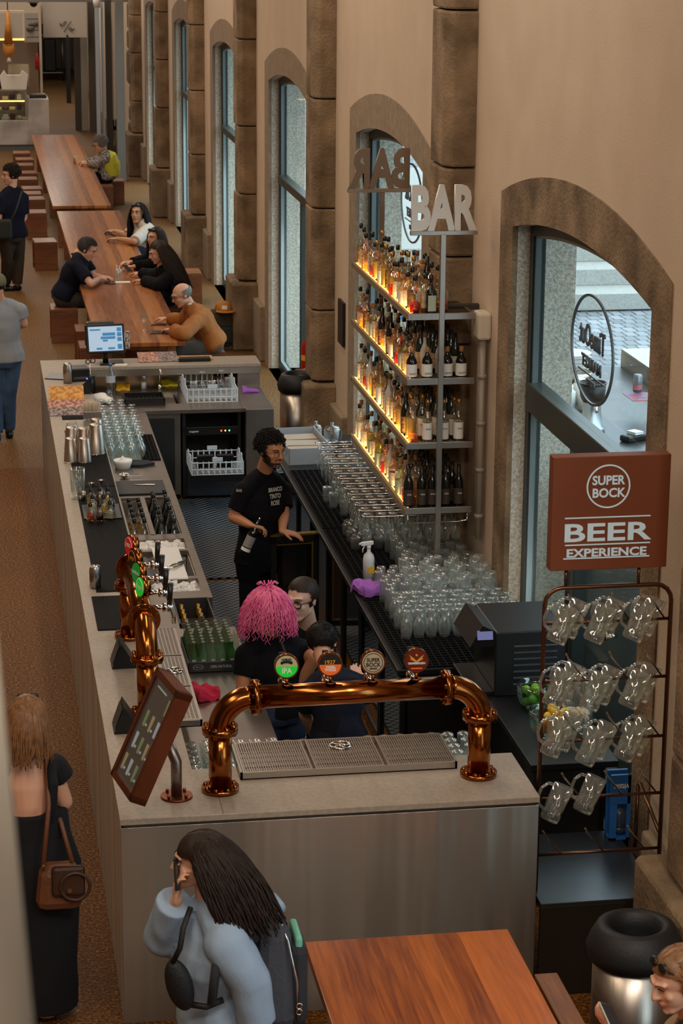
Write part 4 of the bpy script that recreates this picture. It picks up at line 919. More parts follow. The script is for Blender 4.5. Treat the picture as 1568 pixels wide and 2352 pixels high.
# fridge fronts with dark glass doors
child(MB().box(2.74, XW-.05, 13.9, 20.55, .02, ZB-.05), 'cabinet', blackp, kb)
gd = glassm('fridge_glass', '#6a6450', .12, .6, .05); brass = pm('brass_trim', '#9c7836', .35, .8)
for i in range(8):
    y = 13.98+i*.81
    if i == 4: continue
    mb = MB()
    for q in ((y, y+.03, .1, .84), (y+.74, y+.77, .1, .84), (y, y+.77, .1, .13), (y, y+.77, .81, .84)): mb.box(2.70, 2.735, *q)
    mb.box(2.695, 2.70, y+.72, y+.735, .12, .82)
    d = child(mb, 'door', blackm, kb); child2 = MB().box(2.712, 2.718, y+.03, y+.74, .13, .81).build('door_glass', gd, d)
    child2.data.transform(Matrix.Translation(-kb.location))
fd = empty('open_fridge_door', (2.68, 17.45, 0), 0, 'open glass fridge door with gold edge held by the bearded barman', 'door')
M0 = Matrix.Translation((0, 0, 0)) @ Matrix.Rotation(.1, 4, 'Z')
mb = MB()
for q in ((-.4, -.35, .08, .86), (-.05, 0, .08, .86), (-.4, 0, .08, .13), (-.4, 0, .8, .86)): mb.box(q[0], q[1], -.03, .03, q[2], q[3], .003, M0)
mb.build('door_frame', blackm, fd); MB().box(-.34, -.06, -.004, .004, .13, .8, 0, M0).build('door_glass', gd, fd)
MB().box(-.4, 0, -.032, .032, .86, .872, 0, M0).box(-.35, -.06, -.033, -.028, .785, .795, 0, M0).box(-.062, -.05, -.033, -.028, .13, .8, 0, M0).build('brass_edge', brass, fd)
for i, (a, b, l) in enumerate(((17.35, 19.25, 'farthest, beneath the hanging stemware'), (15.4, 17.3, 'middle, beneath the dark tumblers'), (13.9, 15.35, 'nearest, beneath the clear beer glasses'))):
    grid_mat('rubber_grid_mat', 2.7, 3.62, a, b, ZB, 'black rubber grid mat on the back bar, '+l, .05, rubber)
# low steel base with open black top at the right front
fb = empty('low_steel_base', (2.92, 11.02, 0), 0, 'low black steel plinth under the mug rack right of the bar', 'base')
child(MB().box(2.92, 3.6, 11.02, 11.95, .53, .55, .003), 'top', pm('blue_black_steel', '#4c5257', .3, .85, var=('#5d6265', 2, .3)), fb)
child(MB().box(2.92, 3.6, 11.02, 11.05, .0, .53, .003), 'front_panel', pm('brown_black_panel', '#2f2820', .45, .4), fb)
# ---------------------------------------------------------------- bottle shelves
SHX0, SHX1, SHY0, SHY1 = 3.1, 3.6, 16.0, 18.44
SZ = (2.885, 2.405, 1.925, 1.43)
su = empty('bottle_shelf_unit', (3.35, 16, ZB), 0, 'tall steel shelf unit with four lit bottle shelves and front post', 'shelf')
child(MB().box(3.33, 3.37, 15.965, 16.005, ZB, 3.47, .003), 'front_post', steel, su)
child(MB().box(3.33, 3.37, 18.44, 18.48, ZB, 3.47, .003), 'rear_post', steel_d, su)
led = pm('warm_led_strip', '#ffca80', .5, emit=('#ffb650', 7)); goldw = pm('lit_shelf_edge', '#8f7a5c', .45, .5)
for i, z in enumerate(SZ):
    mb = MB().box(SHX0, SHX1, SHY0-.03, SHY0, z-.035, z+.012, .002).box(SHX1-.02, SHX1, SHY0, SHY1, z-.035, z).box(SHX0, SHX1, SHY1-.02, SHY1, z-.035, z)
    sh = child(mb, 'shelf', steel, su)
    k = MB().box(SHX0, SHX0+.022, SHY0, SHY1, z-.035, z+.012, .002).build('side_rail', goldw, sh); k.data.transform(Matrix.Translation(-su.location))
    k = MB().box(SHX0+.022, SHX1-.02, SHY0, SHY1-.02, z-.006, z).build('shelf_panel', glassm('smoked_shelf_glass', '#8d8072', .12, .4, .1), sh); k.data.transform(Matrix.Translation(-su.location))
    k = MB().box(SHX0+.022, SHX0+.036, SHY0+.02, SHY1-.02, z, z+.006).build('led_strip', led, sh); k.data.transform(Matrix.Translation(-su.location))
    area('shelf_led_light', (SHX0+.05, (SHY0+SHY1)/2, z+.012), (PI, -.55, 0), .02, 9, (1, .66, .3), SHY1-SHY0-.1, 2.6)
[child(MB().box(3.38, XW, y, y+.06, 2.86, 2.9), 'wall_bracket', pm('bracket_dark', '#3c322a', .6), su) for y in (16.3, 18.3)]
# BAR letters front and back
def bar_sign(y, x0, x1, face, lab):
    s_ = empty('bar_sign', ((x0+x1)/2, y, 3.47), 0, lab, 'sign')
    child(MB().box(x0, x1, y-.03, y+.01, 3.465, 3.495, .002), 'base_bar', steel, s_)
    M = basis((0, 0, 0), (face, 0, 0), (0, 0, 1), (0, -face, 0))
    cu = text('letters', 'BAR', .44, pm('sign_steel', '#d6d2ca', .4, .3) if face > 0 else pm('sign_steel_back', '#857565', .45, .6), Matrix.Identity(4), None, .014, 1, .018)  # window light put into the front letters' colour, shade into the rear ones
    xs = [v.co.x for v in cu.data.vertices]; ys = [v.co.y for v in cu.data.vertices]
    sx = (x1-x0)*.98/(max(xs)-min(xs)); sy_ = .33/(max(ys)-min(ys))
    cu.data.transform(Matrix.Translation((0, -.01, .026)) @ M @ Matrix.Diagonal((sx, sy_, 1, 1)) @ Matrix.Translation((-(max(xs)+min(xs))/2, -min(ys), 0))); cu.parent = s_
bar_sign(16.0, 3.11, 3.6, 1, 'large steel letters BAR standing on the front post of the shelves')
bar_sign(18.46, 3.06, 3.58, -1, 'steel letters BAR seen from behind on the rear post of the shelves')
# ---------------------------------------------------------------- bottles
CAPS = [pm('black_cap', '#151515', .35), pm('cork_cap', '#9a6a40', .7), pm('gold_cap', '#a37c3c', .3, .8), pm('wood_cap', '#6d4628', .6)]
LAB = {'cream': pm('cream_label', '#d8cdb5', .7, var=('#b9a98a', 60, .06)), 'white': pm('white_label', '#e3dfd6', .7), 'green': pm('sage_label', '#a9b39d', .7), 'dark': pm('brown_label', '#3f322c', .6), 'amber': pm('tan_label', '#b98a4e', .7, var=('#6e4a28', 50, .08)), 'yellow': pm('yellow_label', '#c9a340', .7)}
clearg = glassm('bottle_glass', '#f2f0e6', .08, .6, .05)
darkg = pm('dark_bottle_glass', '#0e100d', .12, coat=.5); greeng = pm('dark_green_bottle_glass', '#10231a', .12, coat=.5)
frost = pm('frosted_bottle_glass', '#b9b8b2', .4)
LIQ = {'amber': liquid('amber_spirit', '#e08a22'), 'gold': liquid('golden_spirit', '#f2c04a'), 'red': liquid('red_spirit', '#a81f10'), 'brown': liquid('brown_spirit', '#7a3512'), 'pale': liquid('pale_yellow_spirit', '#f0e08a'), 'clear': liquid('clear_spirit', '#e9e9dc'), 'green': liquid('green_spirit', '#8fa83c')}
PROF = {'tall': (.036, .19, .30), 'round': (.046, .14, .24), 'square': (.042, .17, .26), 'wine': (.037, .18, .31), 'short': (.04, .14, .21)}
def bottle(shape, glassmat, liqc, labc, capi, fill=.7):
    r, hb, ht = PROF[shape]; b = empty('bottle', (0, 0, 0), 0, 'x', 'bottle'); n = 4 if shape == 'square' else 16
    n_r = .012; k = 1.2 if shape == 'square' else 1
    rot = Matrix.Rotation(PI/4, 4, 'Z') if shape == 'square' else None
    body = [(0, 0), (r*k*.92, 0), (r*k, .008), (r*k, hb*.86), (r*k*.9, hb*.97), (n_r*1.8, hb+(.02 if shape != 'wine' else .05)), (n_r, hb+.045), (n_r, ht-.02), (n_r*1.15, ht-.018), (n_r*1.15, ht-.005)]
    if shape == 'wine': body = [(0, 0), (r*.95, 0), (r, .008), (r, hb), (r*.8, hb+.03), (n_r, hb+.07), (n_r, ht-.01)]
    MB().lathe(body, n=n, M=rot).build('glass_body', glassmat, b)
    if liqc and glassmat is clearg:
        f = hb*.9*fill; MB().lathe([(0, .006), (r*k*.9, .006), (r*k*.93, .012), (r*k*.93, f), (0, f)], n=n, M=rot).build('liquid', LIQ[liqc], b)
    if labc:
        rr = r*k+.0012; l = MB()
        if shape == 'square': l.box(-r*.72, r*.72, -r*.852-.003, -r*.852, hb*.1, hb*.78)
        else: l.lathe([(rr, hb*.1), (rr, hb*.76)], n=16)
        l.build('label', LAB[labc], b)
    if shape == 'wine': MB().lathe([(n_r+.002, ht-.08), (n_r+.003, ht), (0, ht)], n=12).build('foil', CAPS[capi], b)
    else: MB().lathe([(n_r*1.25, ht-.02), (n_r*1.35, ht-.018), (n_r*1.35, ht+.018), (0, ht+.02)], n=12).build('stopper', CAPS[capi], b)
    b['category'] = 'bottle'; return Stock(b)
KIND = [('tall', clearg, 'gold', 'cream', 0, .7, 'golden spirit bottle, cream label'), ('tall', clearg, 'amber', 'amber', 0, .6, 'tall amber bottle, tan label'), ('round', clearg, 'amber', None, 3, .6, 'round amber whisky bottle'),
        ('square', clearg, 'gold', 'cream', 0, .8, 'square golden bottle'), ('square', clearg, 'red', 'amber', 0, .6, 'square red spirit bottle'), ('tall', clearg, 'pale', 'yellow', 2, .8, 'tall pale yellow bottle'),
        ('round', clearg, 'brown', 'cream', 1, .8, 'round brown spirit bottle'), ('tall', clearg, 'brown', 'cream', 0, .8, 'tall brown spirit bottle'), ('tall', clearg, 'clear', 'white', 1, .6, 'clear spirit bottle'),
        ('wine', darkg, None, 'amber', 0, 1, 'dark glass bottle'), ('round', clearg, 'green', 'green', 1, .7, 'round greenish gin bottle'), ('tall', frost, None, 'cream', 3, 1, 'frosted bottle'),
        ('short', clearg, 'gold', 'white', 1, .7, 'short golden bottle')]
ST = [bottle(*k[:6]) for k in KIND]
def word(st, w, y, z, s, mt, sx=.8):
    o = text('lettering', w, s, mt, basis((0, y, z), (1, 0, 0), (0, 0, 1)), st.r, .0006, sx); st.kids = CHT(st.r)
# end-row kinds
FR = {'sulista': (bottle('short', darkg, None, 'white', 1), 'dark squat bottle with white label and cork'), 'quinta': (bottle('tall', clearg, 'clear', 'white', 2, .8), 'clear bottle with tall white label'),
      'port': (bottle('wine', darkg, None, 'dark', 0), 'dark bottle with brown label'), 'sage': (bottle('square', darkg, None, 'green', 0), 'dark square bottle with sage green label'), 'red2': (bottle('square', clearg, 'red', None, 0, .5), 'square clear bottle half full of red spirit'),
      'green': (bottle('wine', greeng, None, 'cream', 0), 'tall dark green bottle'), 'frost': (bottle('tall', frost, None, None, 3), 'frosted pale bottle'), 'whis': (bottle('tall', clearg, 'amber', None, 1, .35), 'clear bottle with a little amber spirit')}
word(FR['sulista'][0], 'SULISTA', -.0425, .038, .018, ink); word(FR['quinta'][0], 'Quinta', -.0385, .1, .017, ink); word(FR['port'][0], 'GINJA', -.0395, .1, .016, MATS['badge_white'])
SN = ('top', 'second', 'third', 'lowest')
rnd = random.Random(21)
front = [[('red2', 3.165), ('sage', 3.285)], [('sulista', 3.15), ('sulista', 3.265), ('sulista', 3.415), ('sulista', 3.52)], [('whis', 3.165), ('quinta', 3.275), ('quinta', 3.40), ('quinta', 3.51)], [('port', 3.14), ('port', 3.24), ('port', 3.32), ('port', 3.42), ('port', 3.52)]]
for si, z in enumerate(SZ):
    for j, (k, x) in enumerate(front[si]):
        o = FR[k][0].get(); place(o, (x, 16.065, z+.001), rnd.uniform(-.1, .1), '%s, %s from the left in the front of the %s shelf' % (FR[k][1], ORD[j], SN[si]), 'bottles on the lit shelves')
        if k == 'sulista' and j > -1 and o.children: pass
    rows = [(3.165, 18), (3.27, 15), (3.385, 9), (3.5, 5)]
    for ri, (x, n) in enumerate(rows):
        if si == 0 and ri == 3: continue
        for i in range(n):
            y = 16.2+i*.127+rnd.uniform(-.012, .012)
            if ri >= 2 or (si in (1, 2) and ri == 1 and i < 2):
                k = {0: 'whis', 1: ('frost' if i == 0 and ri < 3 else 'green'), 2: 'green' if i else 'quinta', 3: 'port'}[si]
                if si == 0: o, nm = ST[(i*5+ri) % 13].get(), KIND[(i*5+ri) % 13][6]
                else: o, nm = FR[k][0].get(), FR[k][1]
            else:
                w = {0: (0, 1, 2, 3, 5, 8, 4, 12, 5, 0), 1: (6, 4, 3, 1, 7, 0, 2, 12, 10, 9), 2: (8, 11, 5, 7, 4, 9, 1, 0, 6, 3), 3: (10, 11, 8, 5, 4, 3, 6, 0, 12, 1)}[si]
                q = w[(i*3+ri*2+si+rnd.randrange(2)) % 10]; o, nm = ST[q].get(), KIND[q][6]
            nm2 = nm.split(',')[0]
            place(o, (x+rnd.uniform(-.01, .01), y, z+.001), rnd.uniform(-.4, .4), '%s, %s shelf, %s row, %s from the front post' % (nm2, SN[si], ('left edge', 'second', 'third', 'wall side')[ri], ORD[i]), 'bottles on the lit shelves', sc=(1, 1, rnd.uniform(.93, 1.07)))
# lettering on the front bottles of shelf two and three
for j, x in enumerate((3.15, 3.265, 3.415, 3.52)): pass
# cocktail-glass boards on shelf three
# ---------------------------------------------------------------- stemware rail and hanging glasses
rk = empty('stemware_rail', (3.0, 16, 1.36), 0, 'chrome rods of the hanging stemware rack under the lowest bottle shelf', 'rack')
mb = MB(); ys = [16.08+i*.165 for i in range(15)]
for y in ys: mb.tube([(2.8, y-.05, 1.37), (2.8, y+.05, 1.37), ], .004, 6); mb.tube([(3.58, y-.045, 1.372), (2.82, y-.045, 1.37), (2.80, y, 1.37), (2.82, y+.045, 1.37), (3.58, y+.045, 1.372)], .004, 6)
child(mb, 'rods', chrome, rk)
child(MB().tube([(3.12, 15.97, 1.39), (3.12, 15.97, 1.33), (3.5, 15.97, 1.33), (3.57, 15.97, 1.34), (3.57, 15.97, 1.39)], .006, 8), 'front_hook', chrome, rk)
child(MB().box(3.58, 3.6, 16.0, 18.44, 1.37, 1.39).box(3.1, 3.12, 16.0, 18.44, 1.37, 1.395), 'carrier', steel_d, rk)
def stem(name='wine_glass', wide=1.0):
    g = empty(name, (0, 0, 0), 0, 'x', 'glass')
    MB().lathe([(.034, .0), (.033, -.004), (.005, -.01), (.004, -.085), (.022*wide, -.1), (.038*wide, -.135), (.04*wide, -.165), (.031*wide, -.215)], n=18).build('glass', glass, g); g.children[0].name = 'bowl'
    return g
def single(mb, name, mt, cat='glass'): 
    o = mb.build(name, mt); o['category'] = cat; return Stock(o)
SG = single(MB().lathe([(0, .0), (.034, .0), (.033, -.004), (.005, -.01), (.004, -.085), (.022, -.1), (.038, -.135), (.04, -.165), (.031, -.215)], n=16), 'wine_glass', glass)
rnd = random.Random(8)
for i, y in enumerate(ys):
    for j in range(8):
        if i > 9 and j > 5: continue
        place(SG.get(), (2.84+j*.096+rnd.uniform(-.01, .01), y, 1.385), 0, 'wine glass hanging upside down, %s from the left in hanging row %s from the front' % (ORD[j], ORD[i]), 'stem glasses hung under the shelves')
# ---------------------------------------------------------------- glasses on the back bar
beerg = glassm('bright_beer_glass', milk=.085, base=.08, edge=.85, rough=.1)
tumb = single(MB().lathe([(.032, 0), (.04, .1), (.039, .125), (.034, .128), (.030, .122), (0, .12)], n=16), 'beer_glass', beerg)
tall_g = single(MB().lathe([(.034, 0), (.037, .06), (.033, .15), (.03, .165), (.024, .16), (0, .158)], n=16), 'beer_glass', beerg)
pok = single(MB().lathe([(.032, 0), (.041, .05), (.038, .1), (.02, .135), (.012, .15), (.014, .17), (.03, .19), (.033, .195), (0, .197)], n=18), 'beer_glass', beerg)
low = single(MB().lathe([(.036, 0), (.041, .04), (.041, .085), (.037, .09), (.034, .082), (0, .08)], n=16), 'tumbler', glassm('grey_glass', '#d4dad8', .05, .4, .1, milk=.07))
for r_ in range(21):
    y = 14.5+r_*.105
    for c_ in range(9):
        x = 2.83+c_*.092+(.04 if r_ % 2 else 0)
        if x > 3.62: continue
        if r_ > 11 and c_ < 3: continue
        if 1 < 0: continue
        if x < 2.95 and (1.05*(r_) > 7): pass
        if math.hypot(x-2.81, y-15.85) < .11: continue
        if r_ < 5: o, nm = pok.get(), 'footed beer glass'
        elif c_ < 4 and r_ > 6: o, nm = tall_g.get(), 'tall beer glass'
        else: o, nm = (tumb if (r_+c_) % 3 else tall_g).get(), 'clear beer glass'
        place(o, (x+rnd.uniform(-.006, .006), y+rnd.uniform(-.006, .006), ZB+.013), rnd.random()*6, 'upturned %s, %s column from the left, %s row from the front on the back bar' % (nm, ORD[c_], ORD[r_]), 'upturned beer glasses on the back bar')
        if 5 <= r_ <= 10 and 2 <= c_ and (r_+c_) % 2 == 0:
            place(tumb.get(), (x, y, ZB+.013+.128), rnd.random()*6, 'clear beer glass stacked upon another, %s column, %s row from the front on the back bar' % (ORD[c_], ORD[r_]), 'upturned beer glasses on the back bar')
for r_ in range(6):
    for c_ in range(8):
        place(low.get(), (2.86+c_*.09+(.03 if r_ % 2 else 0), 16.72+r_*.1, ZB+.013), 0, 'low grey tumbler, %s column from the left, %s row behind the beer glasses' % (ORD[c_], ORD[r_]), 'low tumblers on the back bar')
for i, (x, y) in enumerate(((2.86, 18.15), (2.88, 17.95), (2.96, 18.3), (2.95, 18.05), (2.98, 17.85), (2.93, 17.7))):
    place(tumb.get(), (x, y, ZB+.013), 0, 'upturned glass standing alone at the far left of the back bar, %s of six' % ORD[i], 'loose glasses at the far end of the back bar')
# spray bottle
sb_ = empty('spray_bottle', (2.81, 15.85, ZB+.012), .3, 'white trigger spray bottle with a yellow label on the back bar', 'bottle')
MB().lathe([(0, 0), (.042, 0), (.043, .17), (.036, .2), (.014, .225), (.014, .25)], n=24).build('body', pm('milky_plastic', '#d2d6d8', .35), sb_)
MB().cyl((0, 0, .25), (0, 0, .275), .016).box(-.065, .035, -.012, .012, .275, .305, .006).cyl((-.065, 0, .292), (-.08, 0, .292), .008).tube([(-.035, 0, .275), (-.05, 0, .25), (-.05, 0, .225)], .005, 6).build('trigger_head', white_p, sb_)
MB().box(-.025, .025, -.0455, -.043, .07, .12).build('label', pm('yellow_sticker', '#e0b21e', .5), sb_)
# storage box with napkins, jars
bx = empty('storage_box', (2.9, 19.9, ZB), .05, 'translucent plastic box of stacked paper sleeves at the far end of the back bar', 'box')
cl = pm('milky_box', '#b4bcc4', .4, trans=.3)
MB().box(-.2, .2, -.42, -.41, 0, .15).box(-.2, .2, .41, .42, 0, .15).box(-.2, -.19, -.42, .42, 0, .15).box(.19, .2, -.42, .42, 0, .15).box(-.2, .2, -.42, .42, 0, .006).build('box', cl, bx)
for i in range(3):
    for j in range(6):
        o = tag(MB().cbox(V((0, 0, 0)), (.32, .2, .014), .003).build('paper_sleeve', pm('sleeve_paper', '#a79a8b', .8)), 'paper sleeve in the plastic box, %s pile from the viewer, %s from the bottom' % (ORD[i], ORD[j]), 'paper', 'paper sleeves in the plastic box'); o.location = (2.9, 19.66+i*.24, ZB+.016+j*.0165); o.rotation_euler = (0, 0, random.uniform(-.08, .08))
for i, (x, y, l) in enumerate(((3.1, 20.38, 'smaller glass jar at the far end of the back bar'), (3.24, 20.3, 'larger lidded glass jar at the far end of the back bar'))):
    j = empty('glass_jar', (x, y, ZB), 0, l, 'jar'); s = .85+.3*i
    MB().lathe([(0, 0), (.06*s, 0), (.065*s, .02), (.065*s, .13), (.055*s, .14)], n=20).build('body', glass, j); MB().lathe([(.058*s, .14), (.058*s, .15), (.01, .16), (.018, .185), (0, .195)], n=20).build('lid', glass, j)
tg = tag(MB().tube([(0, 0, 0), (.08, .1, .1), (.1, .16, .2)], .014, 6).tube([(.03, 0, 0), (.1, .08, .08), (.14, .1, .12)], .012, 6).build('bar_tool', blackm), 'black bar tool leaning out of the jars by the lowest shelf', 'tool'); tg.location = (3.1, 19.4, 1.0)
# black machine
mc = empty('bar_machine', (3.33, 13.6, ZB), 0, 'black vented countertop machine with a small tilted display', 'machine')
MB().box(-.16, .3, -.32, .3, 0, .43, .012).build('housing', pm('machine_black', '#1b1d20', .4), mc)
MB().prism([(-.32, 0), (-.16, 0), (-.16, .1), (-.24, .14)], .5, basis((.2+-.2, -.0, .33), (1, 0, 0), (0, 0, 1), (0, -1, 0)) @ Matrix.Translation((0, 0, -.2))).build('head', pm('machine_head', '#141416', .3), mc)
MB().box(-.05, .05, -.002, .002, -.03, .03, 0, Matrix.Translation((-.225, -.305, .41)) @ Euler((-.3, 0, 0)).to_matrix().to_4x4()).build('display', pm('violet_display', '#6c6e96', .3, emit=('#7a7ab8', .5)), mc)
mb = MB()
for k in range(7): mb.cbox(V((.1, -.325, .08+k*.042)), (.28, .012, .008), 0, Euler((.5, 0, 0)))
mb.build('vent_slats', pm('slat_grey', '#565c61', .35, .4), mc)
MB().box(-.3, -.16, -.3, .28, 0, .03, .004).build('drip_base', blackp, mc)
# fruit bowls
def bowl(loc, lab, s=1):
    b = empty('glass_bowl', loc, 0, lab, 'bowl'); MB().lathe([(0, 0), (.05*s, 0), (.1*s, .05), (.115*s, .12), (.11*s, .17), (.105*s, .17), (.105*s, .12), (.09*s, .055), (0, .01)], n=28).build('bowl', glassm('greenish_glass', '#e3f2ea', .08, .5), b); return b
lime = pm('lime_skin', '#6fa32a', .4, bump=(60, .2)); lemon = pm('lemon_skin', '#e8c23a', .4, bump=(60, .2)); orange = pm('orange_skin', '#df7a1c', .45, bump=(80, .3))
bL = tuple(at(1226, 1628, z=ZB+.001)); bowl(bL, 'glass bowl of limes between the black machine and the mug rack')
bO = tuple(at(1262, 1692, z=ZB+.001)); bowl(bO, 'glass bowl of oranges and lemons behind the mug rack', 1.15)
def fruit(kind, mt, c, n, R0, r, cat, lab, long=1):
    rnd = random.Random(n+len(kind)); st = None
    b = MB().ball((0, 0, 0), r, (1, 1, 1)); 
    if long > 1: b.ball((0, 0, 0), r*.93, (.9, .9, long))
    st = single(b, kind, mt, cat); per = 4
    for i in range(n):
        a = i*2.4; lv = i//per; rr = R0*(.62 if i % per else .1)
        place(st.get(), (c[0]+rr*math.cos(a), c[1]+rr*math.sin(a), c[2]+.035+lv*r*1.5), 0, lab % ORD[i], kind+'s in the glass bowl', rot=(rnd.random()*6, rnd.random()*6, 0))
fruit('lime', lime, bL, 12, .085, .029, 'lime', 'green lime in the glass bowl by the machine, %s counting up from the bottom')
fruit('orange', orange, bO, 6, .095, .036, 'orange', 'orange in the mixed fruit bowl, %s counting up from the bottom')
fruit('lemon', lemon, (bO[0]+.03, bO[1]-.02, bO[2]+.09), 7, .085, .03, 'lemon', 'yellow lemon on top of the mixed fruit bowl, %s counting upwards', 1.25)
# blue crate
bc = empty('blue_crate', (3.54, 11.8, .552), 0, 'blue plastic crate with upside down white lettering beside the black end panel', 'crate')
blue = pm('blue_plastic', '#2762a8', .4)
MB().box(-.02, .1, -.0, .02, .22, .4, .003).box(-.02, .02, 0, .02, 0, .22).box(.08, .1, 0, .02, 0, .4).box(-.02, .1, .08, .1, 0, .4).box(-.02, .1, 0, .1, 0, .012).build('crate', blue, bc)
text('lettering', 'vitalis', .05, white_p, basis((.04, -.003, .33), (-1, 0, 0), (0, 0, -1), (0, -1, 0)), bc, .001, .8, .001)
bb_ = tag(MB().ball((0, 0, .08), .05, (1, .8, 1.6), 2).ball((.0, 0, .02), .05, (1, .8, .6), 2).build('plastic_bag', pm('clear_bag', '#3d4450', .3)), 'dark crumpled plastic bag stuffed inside the blue crate', 'bag'); bb_.location = (3.60, 11.87, .57)
# ---------------------------------------------------------------- mug rack and sign
RY = 11.2
def rp(px, py): return at(px, py, y=RY)
mr = empty('mug_rack', (3.25, RY, .55), 0, 'bronze tube rack with sloping rods holding glass beer mugs', 'rack')
xl, xr = 2.935, rp(1535, 1500).x; zt = rp(1375, 1347).z; R_ = .09
pts = [V((xl, RY, .55)), V((xl, RY, zt-R_))]+[V((xl+R_-R_*math.cos(a), RY, zt-R_+R_*math.sin(a))) for a in (.4, .8, 1.2)]+[V((xl+R_, RY, zt)), V((xr-R_, RY, zt))]+[V((xr-R_+R_*math.sin(a), RY, zt-R_+R_*math.cos(a))) for a in (.4, .8, 1.2)]+[V((xr, RY, zt-R_)), V((xr, RY, .55))]
child(MB().tube(pts, .0125, 12), 'outer_tube', bronze, mr)
rails = [rp(1375, y).z for y in (1427, 1560, 1697, 1828, 1955)]
for z in rails: child(MB().tube([(xl, RY, z-.001), (xr, RY, z)], .009, 10), 'cross_rail', bronze, mr)
bk_y = RY+.42
child(MB().tube([V((xr, RY, rails[4]+.08)), V((xr-.0, bk_y-.02, rails[4]+.22)), V((xr-.0, bk_y+.02, rails[4]+.2)), V((xr, bk_y+.03, .55))], .011, 10), 'rear_strut', bronze, mr)
mug_p = MB()
def mug():
    r = empty('beer_mug', (0, 0, 0), 0, 'x', 'mug')
    mb = MB().lathe([(0, .0), (.036, 0), (.04, .012), (.04, .03), (.036, .04), (.039, .06), (.041, .15), (.038, .15), (.035, .05), (.03, .03), (0, .026)], n=20); mb.build('body', glassm('mug_glass', '#f1f4ef', .08, .7, .05, milk=.06), r)
    MB().tube([(.036, 0, .14), (.065, 0, .135), (.082, 0, .11), (.08, 0, .07), (.065, 0, .045), (.036, 0, .035)], .0065, 8).build('handle', MATS['mug_glass'], r); return Stock(r)
MG = mug(); mr_i = 0
rods = MB()
# the sloping rods: start high at upper left in front of the rails, drop to the rail below
for ri in range(5):
    z1 = rails[ri]
    for ci in range(3):
        x1 = xl+.235+ci*.235 if ri < 4 else xl+.14+ci*.235; x1 = min(x1, xr-.03)
        x0 = x1-.15; z0 = z1+.205; y0 = RY-.14
        child(MB().tube([(x1, RY, z1), (x0+.02, y0+.02, z0-.035), (x0, y0-.01, z0)], .0055, 8), 'sloping_rod', chrome, mr)
MUGS = [[(1287, 1432), (1372, 1430), (1462, 1426)], [(1277, 1578), (1362, 1585), (1452, 1580)], [(1272, 1692), (1352, 1712), (1440, 1702)], [(1272, 1842), (1348, 1822)]]
for ri, row in enumerate(MUGS):
    for ci, (px, py) in enumerate(row):
        for k in range(2 if ri < 3 else 1):
            c_ = at(px+24*k, py-14*k, y=RY-.07+.11*k)
            o = MG.get(); a = V((.42, .12, .88)).normalized(); hx = V((-.88, 0, .42)); hx = (hx-a*hx.dot(a)).normalized(); hy = a.cross(hx)
            M = Matrix((hx, hy, a)).transposed(); s = 1.38
            o.rotation_euler = M.to_euler(); o.scale = (s, s, s); o.location = c_-M @ V((.01, 0, .075))*s
            tag(o, 'glass beer mug hung by its handle, rack row %s from the top, rod %s from the left, %s' % (ORD[ri], ORD[ci], ('front one', 'rear one')[k]), None, 'beer mugs on the bronze rack')
sg = empty('copper_sign', (3.38, RY, zt), 0, 'copper box sign lettered SUPER BOCK BEER EXPERIENCE above the mug rack', 'sign')
xa, xb = rp(1262, 1200).x, rp(1529, 1200).x; za, zb = rp(1400, 1302).z, rp(1400, 1043).z
signm = pm('copper_sign_sheet', '#8a4e34', .5, .35, var=('#74402a', 1.5, .3), bump=(120, .04))
child(MB().box(xa, xb, RY-.04, RY+.045, za, zb, .003), 'box', signm, sg)
child(MB().tube([(rp(1300, 1300).x, RY, zt), (rp(1300, 1300).x, RY, za)], .009, 8).tube([(rp(1467, 1300).x, RY, zt), (rp(1467, 1300).x, RY, za)], .009, 8), 'support', bronze, sg)
wl = pm('pale_blue_lettering', '#b9ccd2', .5, emit=('#9ab0b8', .35))
def sgt(body, px, py, size, sx, bold=.002, sy=1):
    p = at(px, py, y=RY-.042); M = basis(p-V(sg.location), (1, 0, 0), (0, 0, 1), (0, -1, 0)) @ Matrix.Diagonal((sx, sy, 1, 1)); text('lettering', body, size, wl, M, sg, .0012, 1, bold)
sgt('SUPER', 1397, 1104, .068, .92, .0018); sgt('BOCK', 1397, 1133, .068, .95, .0018)
sgt('BEER', 1392, 1224, .135, 1.62, .003); sgt('EXPERIENCE', 1392, 1269, .062, 1.27, .0018)
p = at(1397, 1117, y=RY-.042)-V(sg.location); ring = [(.118*math.cos(2*PI*i/48), .118*math.sin(2*PI*i/48)) for i in range(48)]
k = curve2d('ring', [ring, [(x*.93, y*.93) for x, y in ring]], .0012, wl, sg, M=basis(p, (1, 0, 0), (0, 0, 1), (0, -1, 0)))
for (x0, y0, x1, y1) in ((1297, 1191, 1493, 1191), (1297, 1253, 1492, 1253), (1293, 1284, 1490, 1284)):
    a = at(x0, y0, y=RY-.042); b = at(x1, y1, y=RY-.042); child(MB().box(a.x, b.x, RY-.0435, RY-.0415, a.z-.0035, a.z+.0035), 'rule', wl, sg)
